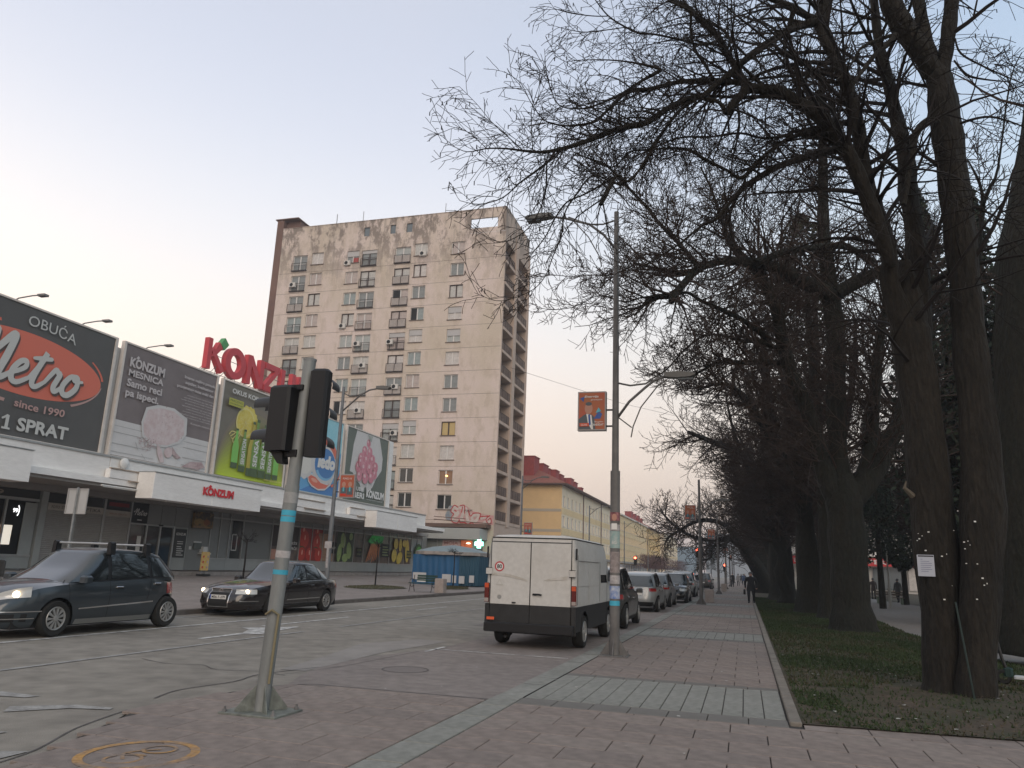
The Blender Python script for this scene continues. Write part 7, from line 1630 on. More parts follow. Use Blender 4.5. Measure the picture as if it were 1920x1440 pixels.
LIMBS={
 't1':[
  (1,[(2.82,13.6,-0.17,0.376),(2.84,13.6,0.11,0.305),(2.87,13.6,1.16,0.303),(2.87,13.6,2.82,0.305),(2.87,13.6,4.42,0.297),(2.81,13.6,5.52,0.312),(2.81,13.6,5.89,0.278),(2.81,13.6,6.27,0.226),(2.81,13.6,6.61,0.164),(2.82,13.6,6.95,0.073)]),
  (1,[(2.86,13.6,4.97,0.238),(2.95,13.68,5.72,0.206),(3.05,13.75,6.51,0.17),(3.06,13.82,7.24,0.173),(3.06,13.88,7.88,0.147),(3.03,13.93,8.48,0.161),(3.06,13.98,9.06,0.139),(2.95,14.08,10.27,0.109),(2.88,14.15,11.07,0.1),(2.81,14.2,11.77,0.081),(2.81,14.27,12.75,0.076),(2.8,14.33,13.48,0.058),(2.79,14.4,14.53,0.024)]),
  (1,[(2.78,13.6,4.97,0.256),(2.73,13.51,5.68,0.223),(2.53,13.41,6.42,0.162),(2.53,13.34,6.97,0.13),(2.42,13.28,7.42,0.163),(2.32,13.22,7.88,0.154),(2.22,13.16,8.34,0.132),(2.15,13.05,9.26,0.107),(2.08,13.0,9.7,0.113),(1.97,12.94,10.19,0.108),(1.84,12.89,10.6,0.109),(1.66,12.83,11.07,0.099),(1.62,12.8,11.35,0.105),(1.69,12.77,11.6,0.089),(1.78,12.74,11.85,0.073),(1.82,12.68,12.38,0.053),(1.81,12.6,13.07,0.021)]),
  (1,[(2.5,13.1,6.68,0.088),(2.35,12.98,7.29,0.133),(2.15,12.84,7.94,0.13),(1.91,12.7,8.61,0.121),(1.7,12.62,8.98,0.122),(1.4,12.53,9.36,0.126),(1.1,12.46,9.58,0.104),(0.86,12.4,9.78,0.088),(0.59,12.34,9.81,0.094),(0.37,12.3,9.84,0.094)]),
  (0,[(0.37,12.3,9.84,0.067),(0.17,12.2,10.13,0.056),(0.03,12.12,10.4,0.053),(-0.13,12.02,10.72,0.056),(-0.34,11.93,10.95,0.047),(-0.59,11.83,11.23,0.045),(-0.91,11.73,11.45,0.034),(-1.29,11.6,11.72,0.018)]),
  (0,[(0.35,12.3,9.87,0.067),(0.17,12.23,9.94,0.05),(-0.26,12.07,9.92,0.061),(-0.79,11.88,9.87,0.04),(-1.31,11.68,9.67,0.04),(-1.65,11.56,9.6,0.039),(-1.97,11.4,9.19,0.026),(-2.17,11.3,8.94,0.024),(-2.47,11.18,8.84,0.019),(-2.71,11.09,8.82,0.013),(-2.97,10.98,8.89,0.009),(-3.17,10.85,9.17,0.007),(-3.32,10.72,9.47,0.006),(-3.58,10.6,9.65,0.005)]),
  (0,[(0.33,12.3,9.85,0.078),(0.24,12.26,9.73,0.073),(0.09,12.18,9.53,0.068),(-0.04,12.1,9.28,0.055)]),
  (0,[(-0.06,12.1,9.33,0.042),(-0.16,12.03,9.47,0.033),(-0.33,11.97,9.51,0.037),(-0.58,11.87,9.53,0.044),(-0.99,11.69,9.26,0.05),(-1.34,11.53,8.94,0.054),(-1.75,11.37,8.8,0.047),(-2.14,11.2,8.57,0.042),(-2.53,11.03,8.36,0.036),(-2.92,10.86,8.22,0.027),(-3.21,10.74,8.21,0.021),(-3.5,10.62,8.22,0.015),(-3.79,10.5,8.19,0.011),(-4.07,10.38,8.1,0.007),(-4.3,10.28,8.18,0.005),(-4.48,10.2,8.23,0.004)]),
  (0,[(-3.77,10.5,8.18,0.007),(-3.92,10.42,8.31,0.006),(-4.08,10.34,8.44,0.005),(-4.4,10.2,8.52,0.004)]),
  (0,[(-3.28,10.8,8.28,0.01),(-3.54,10.7,8.53,0.008),(-3.77,10.61,8.75,0.006),(-3.99,10.51,9.03,0.005),(-4.28,10.4,9.34,0.004)]),
  (0,[(-3.12,10.9,8.29,0.009),(-3.15,10.88,8.71,0.008),(-3.15,10.86,9.05,0.007),(-3.04,10.84,9.43,0.005),(-2.93,10.82,9.77,0.004),(-2.95,10.8,10.12,0.004)]),
  (0,[(-2.73,11.2,8.44,0.013),(-2.92,11.03,8.11,0.021),(-3.3,10.74,7.63,0.014),(-3.33,10.71,7.57,0.012),(-3.52,10.55,7.3,0.01),(-3.82,10.36,7.14,0.007),(-4.08,10.2,7.15,0.005)]),
  (0,[(-2.93,11.1,8.12,0.013),(-2.93,11.1,8.09,0.015),(-2.92,11.03,7.59,0.013),(-3.02,10.97,7.19,0.01),(-3.21,10.91,6.87,0.008),(-3.55,10.85,6.69,0.007),(-3.86,10.8,6.79,0.005)]),
  (0,[(1.53,12.6,11.19,0.091),(1.28,12.52,11.1,0.07),(1.02,12.43,10.95,0.068),(0.5,12.24,10.52,0.065),(0.17,12.11,10.17,0.055),(-0.02,12.03,9.95,0.05),(-0.19,11.96,9.78,0.049),(-0.37,11.89,9.58,0.049),(-0.62,11.79,9.39,0.033),(-0.85,11.7,9.14,0.028),(-1.09,11.56,8.71,0.026),(-1.29,11.43,8.26,0.023),(-1.58,11.25,7.74,0.021),(-1.77,11.18,7.83,0.023),(-1.93,11.06,7.45,0.041),(-2.0,11.0,7.25,0.03)]),
  (0,[(-1.79,11.3,7.9,0.017),(-2.27,11.18,7.57,0.015),(-2.57,11.1,7.41,0.014),(-2.74,11.03,7.12,0.012),(-2.88,10.96,6.77,0.01),(-3.02,10.9,6.54,0.009)]),
  (0,[(-0.84,11.6,9.08,0.021),(-1.21,11.48,8.51,0.017),(-1.37,11.4,8.09,0.019),(-1.73,11.31,7.74,0.015),(-2.17,11.22,7.9,0.015),(-2.47,11.12,7.47,0.014),(-2.6,11.07,7.19,0.012),(-2.63,10.99,6.76,0.011),(-2.74,10.93,6.41,0.009),(-2.83,10.86,6.07,0.008),(-3.0,10.8,5.83,0.007),(-3.28,10.73,5.68,0.006),(-3.56,10.68,5.63,0.005),(-3.91,10.6,5.76,0.004)]),
  (0,[(1.57,12.6,11.24,0.068),(1.4,12.52,11.26,0.059),(1.18,12.41,11.37,0.068),(0.93,12.28,11.45,0.056),(0.71,12.18,11.52,0.045),(0.33,12.0,11.6,0.022)]),
  (0,[(1.13,12.3,11.24,0.045),(1.06,12.48,11.03,0.045),(0.99,12.63,10.84,0.03),(1.06,12.84,10.54,0.032),(1.17,13.01,10.3,0.035),(1.34,13.2,10.05,0.028)]),
  (0,[(0.32,12.0,10.27,0.022),(0.08,11.87,10.52,0.024),(-0.04,11.79,10.68,0.026),(-0.25,11.7,10.8,0.024),(-0.57,11.56,10.99,0.022),(-0.95,11.4,11.16,0.018)]),
  (0,[(-0.24,12.0,9.91,0.026),(-0.38,11.92,10.18,0.027),(-0.52,11.85,10.41,0.024),(-0.59,11.76,10.74,0.022),(-0.58,11.67,11.05,0.027),(-0.7,11.6,11.28,0.022)]),
  (0,[(-1.1,11.6,9.95,0.033),(-1.44,11.48,9.7,0.026),(-1.75,11.36,9.43,0.022),(-2.05,11.25,9.24,0.017),(-2.36,11.15,9.12,0.013),(-2.73,11.03,9.17,0.01),(-2.88,10.91,9.53,0.008),(-2.93,10.8,9.87,0.005)]),
  (0,[(-1.07,11.4,9.78,0.017),(-1.15,11.37,9.85,0.026),(-1.52,11.24,9.92,0.017),(-1.92,11.1,9.94,0.011),(-2.33,10.96,9.91,0.007),(-2.6,10.87,9.87,0.005),(-2.78,10.8,9.97,0.004)]),
  (0,[(-0.17,11.8,10.51,0.022),(-0.42,11.72,10.42,0.022),(-0.76,11.61,10.5,0.02),(-1.18,11.47,10.58,0.018),(-1.43,11.39,10.59,0.018),(-1.7,11.3,10.72,0.015),(-1.95,11.2,10.9,0.013),(-2.15,11.1,11.17,0.009)]),
  (0,[(-1.95,11.2,10.88,0.009),(-2.2,11.12,10.87,0.009),(-2.58,11.01,10.92,0.008),(-2.92,10.9,11.02,0.004)]),
  (0,[(-1.65,11.3,10.68,0.009),(-2.05,11.16,10.58,0.009),(-2.36,11.04,10.52,0.008),(-2.75,10.9,10.58,0.004)]),
  (0,[(2.51,13.2,7.0,0.045),(2.31,13.07,7.74,0.072),(2.11,12.96,8.41,0.073),(1.87,12.89,8.77,0.068),(1.6,12.84,8.76,0.066),(1.18,12.77,8.65,0.062),(0.75,12.69,8.49,0.055),(0.32,12.61,8.21,0.049),(0.21,12.59,8.13,0.051),(-0.01,12.53,7.86,0.033),(-0.27,12.47,7.52,0.028),(-0.52,12.42,7.39,0.022),(-0.86,12.35,7.08,0.017),(-1.29,12.26,6.78,0.013),(-1.61,12.2,6.59,0.009)]),
  (0,[(2.31,13.0,7.91,0.036),(2.0,12.85,8.56,0.05),(1.68,12.75,8.93,0.046),(1.4,12.69,9.11,0.042),(0.87,12.57,8.89,0.037),(0.43,12.46,8.5,0.039),(0.17,12.38,8.19,0.039),(-0.07,12.32,8.34,0.022),(-0.41,12.24,8.53,0.029),(-0.66,12.18,8.7,0.029),(-0.93,12.13,8.76,0.022),(-1.36,12.04,8.73,0.02),(-1.68,11.97,8.69,0.016),(-1.97,11.89,8.39,0.011),(-2.4,11.8,8.58,0.009)]),
  (0,[(2.3,13.0,7.71,0.031),(2.0,12.87,8.42,0.041),(1.76,12.81,8.77,0.041),(1.51,12.75,9.02,0.035),(0.98,12.66,9.05,0.029),(0.56,12.59,9.02,0.024),(0.18,12.52,9.13,0.022),(-0.29,12.44,9.08,0.02),(-0.84,12.35,9.08,0.018),(-1.27,12.28,8.91,0.014),(-1.71,12.2,8.68,0.009)]),
 ],
 't2':[
  (1,[(3.18,27.0,-0.1,0.799),(3.16,27.0,0.41,0.636),(3.16,27.0,1.38,0.558),(3.2,27.0,3.04,0.549),(3.18,27.0,4.23,0.538),(3.21,27.0,4.84,0.349),(3.26,27.0,5.28,0.088)]),
  (0,[(3.01,27.0,4.06,0.382),(2.74,26.88,4.65,0.349),(2.41,26.64,6.05,0.274),(2.13,26.45,7.09,0.243),(1.73,26.26,8.15,0.245),(1.49,26.08,9.22,0.225),(1.35,25.91,10.24,0.215),(1.13,25.8,10.89,0.184),(0.74,25.66,11.66,0.157),(0.06,25.49,12.48,0.132),(-0.18,25.41,12.94,0.106),(-0.41,25.28,13.72,0.062),(-0.68,25.13,14.65,0.045),(-1.01,25.0,15.45,0.031)]),
  (1,[(3.13,27.0,4.06,0.399),(3.1,27.05,5.64,0.317),(3.2,27.12,8.38,0.299),(3.25,27.16,9.91,0.294),(3.16,27.19,11.12,0.312),(3.14,27.22,12.22,0.248),(3.11,27.26,13.95,0.206),(3.21,27.3,15.73,0.177),(3.3,27.35,17.83,0.138),(3.35,27.4,20.1,0.081)]),
  (0,[(3.21,27.0,3.98,0.433),(3.69,27.13,4.51,0.435),(4.2,27.27,5.14,0.367),(4.69,27.44,6.04,0.317),(5.19,27.62,6.97,0.249),(5.54,27.87,8.49,0.2),(5.97,28.19,10.47,0.149),(6.31,28.5,12.55,0.095)]),
  (0,[(3.67,27.0,4.5,0.26),(4.04,27.07,5.64,0.21),(4.25,27.15,6.89,0.194),(4.46,27.23,8.37,0.179),(4.73,27.32,9.88,0.145),(5.11,27.4,11.42,0.092),(5.46,27.5,13.22,0.056)]),
  (0,[(3.22,27.0,11.09,0.243),(2.7,26.57,11.3,0.263),(1.98,26.0,11.46,0.239),(1.77,25.81,11.59,0.249),(1.15,25.31,11.71,0.203),(0.53,24.84,11.71,0.191),(-0.28,24.22,11.57,0.138),(-0.79,23.81,11.31,0.124),(-1.14,23.52,11.09,0.123),(-1.44,23.15,10.58,0.121),(-1.81,22.67,9.92,0.118),(-1.87,22.5,9.66,0.098)]),
  (0,[(-1.82,22.8,9.95,0.109),(-2.2,22.69,9.92,0.099),(-2.5,22.61,9.86,0.087),(-2.77,22.5,9.55,0.047),(-2.99,22.4,9.24,0.028)]),
  (0,[(-1.1,23.6,11.16,0.09),(-1.56,23.4,11.78,0.074),(-2.02,23.22,12.32,0.07),(-2.34,23.1,12.66,0.062),(-2.61,22.97,13.07,0.058),(-2.96,22.84,13.45,0.05),(-3.82,22.52,14.44,0.042),(-4.34,22.37,14.7,0.029),(-4.95,22.2,14.97,0.017)]),
  (0,[(-1.18,23.5,11.04,0.082),(-1.65,23.36,10.89,0.061),(-2.24,23.18,11.0,0.053),(-3.02,22.94,11.19,0.037),(-3.08,22.92,11.14,0.029),(-3.74,22.7,10.76,0.02),(-4.52,22.47,10.73,0.016),(-5.1,22.29,10.66,0.012),(-6.08,22.0,10.75,0.01)]),
  (0,[(-1.99,22.6,9.91,0.039),(-2.75,22.42,9.84,0.028),(-3.27,22.29,9.68,0.028),(-4.04,22.11,9.87,0.016),(-4.79,21.91,9.48,0.014),(-5.56,21.73,9.38,0.01),(-6.1,21.6,9.58,0.008)]),
  (0,[(-1.71,23.0,10.08,0.052),(-1.42,23.35,10.23,0.048),(-1.06,23.85,10.12,0.057),(-0.53,24.5,10.05,0.071),(0.27,25.46,9.88,0.086),(0.88,26.26,9.6,0.109),(1.02,26.5,9.46,0.132)]),
  (0,[(0.72,24.6,11.55,0.126),(1.57,25.27,12.16,0.12),(2.43,25.88,12.49,0.117),(3.31,26.49,12.76,0.11),(3.98,26.95,12.76,0.111),(4.65,27.5,12.45,0.135)]),
  (0,[(3.35,27.0,11.18,0.243),(4.01,27.19,11.62,0.244),(4.67,27.37,11.97,0.2),(5.15,27.5,12.17,0.134)]),
  (0,[(1.34,26.5,9.13,0.087),(0.81,26.25,9.35,0.078),(0.18,26.0,9.35,0.065),(-0.44,25.73,9.49,0.052),(-1.06,25.47,9.44,0.043),(-1.68,25.15,8.88,0.03),(-2.28,24.78,8.1,0.021),(-2.84,24.5,7.7,0.013)]),
  (0,[(1.36,26.5,8.67,0.108),(0.78,26.28,8.64,0.108),(-0.05,25.97,8.59,0.086),(-0.67,25.74,8.55,0.06),(-1.29,25.48,8.15,0.039),(-1.91,25.23,7.94,0.021),(-2.52,25.0,7.99,0.013)]),
 ],
 't3':[
  (1,[(3.14,13.3,-0.14,0.325),(3.17,13.3,0.14,0.257),(3.31,13.3,1.19,0.262),(3.51,13.3,2.76,0.293),(3.58,13.3,4.0,0.266),(3.59,13.3,5.39,0.248),(3.61,13.3,6.3,0.226),(3.61,13.3,7.43,0.24),(3.6,13.3,8.61,0.227),(3.57,13.3,9.43,0.23),(3.55,13.3,10.11,0.205),(3.55,13.3,10.4,0.141),(3.55,13.3,10.59,0.038)]),
  (1,[(3.49,13.3,10.28,0.164),(3.3,13.2,10.68,0.175),(3.04,13.08,11.12,0.186),(2.84,12.97,11.58,0.171),(2.72,12.87,11.99,0.135),(2.52,12.7,12.74,0.063)]),
  (1,[(3.53,13.3,10.32,0.123),(3.46,13.35,10.7,0.119),(3.42,13.41,11.18,0.1),(3.39,13.51,12.0,0.102),(3.39,13.57,12.56,0.087),(3.42,13.7,13.72,0.033)]),
  (1,[(3.59,13.3,10.31,0.123),(3.66,13.27,10.6,0.118),(3.75,13.22,11.09,0.123),(3.83,13.16,11.63,0.111),(3.89,13.1,12.17,0.093),(3.99,13.0,13.17,0.031)]),
  (0,[(3.32,13.2,9.37,0.06),(3.15,13.12,9.21,0.064),(3.01,13.04,8.96,0.066),(2.91,12.91,8.52,0.059),(2.66,12.6,7.53,0.041)]),
  (0,[(3.83,13.2,10.87,0.016),(3.85,13.05,10.46,0.018),(4.12,12.78,9.94,0.015),(4.48,12.4,9.32,0.009)]),
  (0,[(3.7,13.2,9.2,0.026),(3.94,13.02,9.17,0.023),(4.14,12.86,9.07,0.019),(4.38,12.64,8.78,0.013),(4.59,12.4,8.42,0.009)]),
  (0,[(2.84,12.9,10.9,0.061),(2.7,12.8,10.69,0.051),(2.43,12.64,10.38,0.04),(2.2,12.46,10.0,0.034),(2.04,12.33,9.72,0.023),(1.95,12.2,9.38,0.012)]),
  (0,[(2.78,12.9,10.91,0.035),(2.46,12.68,10.69,0.03),(2.19,12.49,10.44,0.024),(1.95,12.23,9.93,0.016),(1.68,12.0,9.55,0.01)]),
  (0,[(3.78,13.2,10.44,0.016),(3.88,12.99,10.0,0.022),(4.07,12.79,9.74,0.015),(4.33,12.5,9.45,0.009)]),
  (0,[(3.8,13.2,7.59,0.032),(3.83,13.16,7.64,0.032),(3.98,13.01,7.44,0.017),(4.14,12.83,7.2,0.012),(4.37,12.6,6.99,0.008)]),
 ],
 't4':[
  (1,[(2.86,38.5,-0.1,0.919),(2.82,38.5,0.38,0.656),(2.78,38.5,2.39,0.468),(2.78,38.5,4.59,0.4),(2.59,38.5,6.59,0.329),(2.35,38.5,8.65,0.309),(2.22,38.5,11.31,0.236),(2.15,38.5,14.06,0.173),(2.06,38.5,16.91,0.108)]),
  (1,[(2.78,38.5,4.59,0.275),(3.17,38.6,6.6,0.253),(3.4,38.73,9.2,0.232),(3.7,38.85,11.88,0.183),(3.84,39.0,15.25,0.107)]),
  (0,[(2.66,38.5,6.08,0.252),(1.96,37.77,7.25,0.226),(1.04,36.97,8.39,0.2),(0.13,36.07,9.75,0.149),(-0.8,35.51,10.16,0.099),(-1.74,35.0,9.81,0.061)]),
 ],
 't5':[
  (1,[(3.17,34.0,-0.07,0.573),(3.16,34.0,0.46,0.405),(3.25,34.0,2.33,0.302),(3.24,34.0,4.47,0.274),(3.16,34.0,6.68,0.245),(3.15,34.0,8.96,0.204),(3.06,34.0,11.33,0.15),(3.05,34.0,14.52,0.094)]),
  (1,[(3.27,34.0,4.25,0.219),(3.74,34.22,6.04,0.2),(4.29,34.45,7.87,0.158),(4.78,34.73,10.26,0.115),(5.08,35.0,12.75,0.071)]),
 ],
 't6':[
  (1,[(2.41,56.0,0.12,1.25),(2.37,56.0,0.77,0.824),(2.39,56.0,4.47,0.692),(2.27,56.0,8.1,0.555),(2.07,56.0,11.87,0.452),(1.94,56.0,15.76,0.307),(1.84,56.0,18.98,0.156)]),
  (0,[(2.32,56.0,5.91,0.477),(1.38,54.33,7.91,0.361),(0.06,52.72,9.49,0.284),(-1.6,51.36,10.01,0.193),(-3.22,50.0,10.5,0.121)]),
 ],
 't7':[
  (1,[(1.96,78.0,0.04,1.252),(1.79,77.49,0.86,0.849),(1.16,76.52,2.29,0.646),(0.34,75.62,3.46,0.544),(-0.19,74.99,4.29,0.443),(-1.12,74.31,4.82,0.319),(-2.28,73.57,4.66,0.22),(-3.89,72.55,4.67,0.17),(-5.67,71.24,5.51,0.12),(-6.96,70.0,6.83,0.072)]),
  (1,[(1.41,78.0,1.82,0.656),(1.5,78.0,5.54,0.562),(1.17,78.0,8.58,0.413),(0.52,78.0,11.16,0.261)]),
  (0,[(-1.17,72.0,4.72,0.19),(-1.73,71.53,4.12,0.165),(-2.67,70.94,3.94,0.118),(-2.76,70.39,3.01,0.093),(-3.34,70.0,2.75,0.07)]),
  (0,[(-0.42,74.0,4.44,0.341),(-1.53,72.97,5.94,0.242),(-3.35,71.95,6.32,0.193),(-4.72,71.17,5.77,0.144),(-6.51,70.0,4.5,0.095)]),
 ],
 't8':[
  (1,[(5.63,19.0,0.21,0.716),(5.69,19.0,1.06,0.624),(5.97,19.0,3.84,0.623),(6.2,19.0,6.21,0.629),(6.39,19.0,8.21,0.608),(6.61,19.0,9.77,0.544),(6.94,19.0,11.37,0.465),(7.34,19.0,13.45,0.385),(7.69,19.0,15.63,0.288),(8.03,19.0,17.91,0.134)]),
  (1,[(7.0,21.8,10.12,0.102),(6.66,21.77,9.77,0.085),(6.38,21.74,9.45,0.068),(6.28,21.69,10.09,0.058),(6.37,21.64,10.84,0.055),(6.48,21.59,11.55,0.052),(6.44,21.55,12.17,0.035),(6.21,21.5,12.87,0.021)]),
  (1,[(6.45,21.5,11.51,0.051),(6.67,21.46,12.02,0.045),(6.89,21.42,12.54,0.031),(7.36,21.26,14.94,0.019),(7.71,21.2,15.75,0.013)]),
 ],
}
# ================================================================== TREES
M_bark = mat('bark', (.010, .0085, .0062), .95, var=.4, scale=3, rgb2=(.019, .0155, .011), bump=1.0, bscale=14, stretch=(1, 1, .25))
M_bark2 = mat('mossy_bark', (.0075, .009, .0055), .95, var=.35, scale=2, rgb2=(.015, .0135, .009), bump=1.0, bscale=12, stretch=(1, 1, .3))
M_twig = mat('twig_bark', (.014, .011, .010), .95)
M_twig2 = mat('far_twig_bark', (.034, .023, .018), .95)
M_pod = mat('dry_seed_pod', (.045, .032, .024), .9)
RT = random.Random(21)
def rvec(r): 
    while 1:
        v = Vector((r.uniform(-1, 1), r.uniform(-1, 1), r.uniform(-1, 1)))
        if .05 < v.length < 1: return v.normalized()
def smooth_path(pts, k=4):
    """Catmull-Rom through (x,y,z,r)"""
    out_ = []; n = len(pts)
    for i in range(n-1):
        p0, p1, p2, p3 = pts[max(i-1, 0)], pts[i], pts[i+1], pts[min(i+2, n-1)]
        for j in range(k):
            t = j/k; q = tuple(.5*((2*p1[c])+(-p0[c]+p2[c])*t+(2*p0[c]-5*p1[c]+4*p2[c]-p3[c])*t*t+(-p0[c]+3*p1[c]-3*p2[c]+p3[c])*t**3) for c in range(4))
            out_.append((*q[:3], max(q[3], .003)))
    out_.append(tuple(pts[-1])); return out_
def twig(mb, p, d, L, r, lv, rr, sag, rmin, wob=.30, kids=(7, 6, 4), mi=0, up=0.0, pods=None):
    ns = 6 if lv >= 2 else (5 if lv == 1 else 4)
    path = [p.copy()]; R = [r]; D = d.normalized(); st = L/ns
    for i in range(ns):
        D = (D+rvec(rr)*wob*.5+Vector((0, 0, -sag*(.3+i/ns)+up*(i/ns)))).normalized(); p = p+D*st; path.append(p.copy()); R.append(max(rmin, r*(1-.85*(i+1)/ns)))
    mb.tube(path, R, 5 if r > .03 else 3, mi, cap=False)
    if lv > 0:
        n = kids[len(kids)-lv] if lv <= len(kids) else kids[0]
        for k in range(n):
            f = .15+.83*(k+rr.random()*.8)/n; i = min(int(f*ns), ns-1); g = f*ns-i; q = path[i].lerp(path[i+1], g); t = (path[i+1]-path[i]).normalized()
            s = t.cross(rvec(rr)).normalized(); dd = (t*rr.uniform(.45, 1.0)+s*rr.uniform(.55, 1.0)).normalized()
            twig(mb, q, dd, L*rr.uniform(.38, .62)*(1.15-.5*f), max(rmin, R[i]*.55), lv-1, rr, sag, rmin, wob, kids, mi, up, pods)
    elif pods is not None and rr.random() < pods:
        mb.obx(path[-1]+Vector((0, 0, -.03)), (.012, .012, .07), 0, mi)
def traced_tree(key, label, dens, lmax, sag, rmin, rr, bias, m, up=0, group=None, kids=(6, 5, 3), pods=None, extra=None, lv=2, clear=2.5):
    L_ = LIMBS[key]; b = L_[0][1][0]
    t = thing('tree', label, 'tree', (b[0], b[1], .03), 0, group)
    tr = MB(); cr = MB(); first = True
    for fl, pts in L_:
        sp_ = smooth_path(pts, 4 if key in ('t1', 't2', 't3') else 3)
        P_ = [Vector(q[:3]) for q in sp_]; R = [q[3] for q in sp_]
        if fl:
            # knobbly trunk
            R = [r_*(1+.05*sin(i*1.7+len(pts))) for i, r_ in enumerate(R)]
            n_ = 16 if R[0] > .1 else 8
            o_ = len(tr.v); tr.tube(P_, R, n_, 0, cap=True)
            for vi in range(o_, len(tr.v)):
                x, y, z = tr.v[vi]; k_ = (vi-o_) % n_; kk = (vi-o_)//n_
                if kk < len(P_):
                    c0 = P_[kk]; a = .07*sin(k_*2*pi/n_*3+z*.6)+.05*sin(k_*2*pi/n_*7+z*1.3)+(.18*max(0, 1-z/.7)*(.5+.5*sin(k_*2*pi/n_*5)) if z < .7 and R[0] > .2 else 0)
                    tr.v[vi] = (x+(x-c0.x)*a, y+(y-c0.y)*a, z)
        else:
            tr.tube(P_, R, 8 if R[0] > .04 else 5, 0, cap=False)
        # side growth
        T_ = 0
        for i in range(1, len(P_)):
            seg = (P_[i]-P_[i-1]).length; T_ += seg*dens(R[i], P_[i])
            while T_ > 1:
                T_ -= 1
                if P_[i].z < clear: continue
                t_ = (P_[i]-P_[i-1]).normalized(); s_ = t_.cross(rvec(rr)).normalized()
                r0 = min(R[i]*.42, .045); le = min(lmax, .5+r0*55)*rr.uniform(.5, 1.15)
                d_ = (t_*rr.uniform(.2, .9)+s_*.8+Vector(bias)*rr.uniform(0, .9)).normalized()
                twig(cr, P_[i].copy(), d_, le, max(rmin, r0), lv if le > .9 else 1, rr, sag, rmin, .34, kids, 0, up, pods)
    if extra: extra(cr, rr)
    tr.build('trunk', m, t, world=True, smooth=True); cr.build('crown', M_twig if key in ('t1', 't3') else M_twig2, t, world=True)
    return t
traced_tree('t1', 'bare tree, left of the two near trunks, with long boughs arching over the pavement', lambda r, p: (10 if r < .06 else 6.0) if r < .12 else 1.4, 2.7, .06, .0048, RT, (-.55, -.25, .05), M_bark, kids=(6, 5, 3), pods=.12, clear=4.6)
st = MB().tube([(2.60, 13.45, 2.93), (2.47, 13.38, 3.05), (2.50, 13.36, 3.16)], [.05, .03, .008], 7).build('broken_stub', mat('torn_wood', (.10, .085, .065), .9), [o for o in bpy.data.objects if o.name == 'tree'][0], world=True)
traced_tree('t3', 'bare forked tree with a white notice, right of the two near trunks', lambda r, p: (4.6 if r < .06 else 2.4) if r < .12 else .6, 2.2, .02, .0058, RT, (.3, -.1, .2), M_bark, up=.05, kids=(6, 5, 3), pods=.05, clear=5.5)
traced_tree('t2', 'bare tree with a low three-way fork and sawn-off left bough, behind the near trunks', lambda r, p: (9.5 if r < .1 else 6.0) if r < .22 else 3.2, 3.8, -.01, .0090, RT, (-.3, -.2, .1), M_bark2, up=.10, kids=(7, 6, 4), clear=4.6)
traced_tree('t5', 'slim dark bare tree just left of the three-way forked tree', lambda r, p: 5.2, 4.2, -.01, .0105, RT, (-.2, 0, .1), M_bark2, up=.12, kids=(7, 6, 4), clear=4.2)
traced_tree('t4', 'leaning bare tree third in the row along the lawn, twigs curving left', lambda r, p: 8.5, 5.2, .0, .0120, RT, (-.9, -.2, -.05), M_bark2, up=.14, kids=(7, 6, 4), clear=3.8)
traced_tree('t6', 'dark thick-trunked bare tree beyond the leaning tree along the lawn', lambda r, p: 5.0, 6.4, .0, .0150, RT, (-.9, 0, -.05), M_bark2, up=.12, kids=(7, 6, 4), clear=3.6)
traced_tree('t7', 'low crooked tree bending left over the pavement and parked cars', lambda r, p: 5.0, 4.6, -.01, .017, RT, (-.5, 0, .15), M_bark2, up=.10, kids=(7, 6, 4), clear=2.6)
traced_tree('t8', 'dark bare tree cut by the right edge with a low forked bough', lambda r, p: 3.0 if r < .25 else 1.0, 2.8, -.01, .009, RT, (.1, 0, .3), M_bark2, up=.1, kids=(6, 5, 3), clear=3.0)
# generic bare tree, copied for the rest of the row and the park
def bare_tree(label, loc, H, r0, rr, lean=(0, 0), nl=6, rmin=.013, group='bare trees further along the lawn', lv=3, kids=(6, 5, 4), fork=.3):
    t = thing('tree', label, 'tree', loc, 0, group); tr = MB(); cr = MB()
    z = 0; P_ = []; R = []
    for i in range(9): f = i/8; P_.append(Vector((lean[0]*f+.15*sin(i*1.3), lean[1]*f+.12*cos(i*1.7), -.1+H*fork*f))); R.append(r0*(1.35 if i == 0 else 1)*(1-.3*f))
    tr.tube(P_, R, 12)
    for k in range(nl):
        a = 2*pi*k/nl+rr.uniform(-.3, .3); q = P_[-1-(k % 3)]; sp_ = rr.uniform(.25, .65); d = Vector((cos(a)*sp_, sin(a)*sp_, 1)).normalized(); pth = [q.copy()]; rr_ = [r0*.5]; L = H*(1-fork)*rr.uniform(.8, 1.1); n = 9; p = q.copy()
        for i in range(n):
            d = (d+rvec(rr)*.13+Vector((0, 0, .03))).normalized(); p = p+d*L/n; pth.append(p.copy()); rr_.append(r0*.5*(1-.9*(i+1)/n)+rmin)
        tr.tube(pth, rr_, 7, cap=False)
        for i in range(1, n+1):
            for c_ in range(4 if i > 1 else 2):
                s_ = (pth[i]-pth[i-1]).normalized().cross(rvec(rr)).normalized(); dd = (d*.5+s_+Vector((0, 0, -.1))).normalized(); le = L*.42*(1.15-.6*i/n)*rr.uniform(.6, 1.1)
                twig(cr, pth[i].lerp(pth[i-1], rr.random()), dd, le, max(rmin, rr_[i]*.4), lv-1, rr, -.02, rmin, .34, kids, 0, .12)
    tr.build('trunk', M_bark2, t, smooth=True); cr.build('crown', M_twig2, t); return t
RB = random.Random(5)
A = bare_tree('bare tree standing between the thick dark trunk and the crooked low tree', (2.7, 64, .03), 13, .42, RB, (-.8, 0), 7)
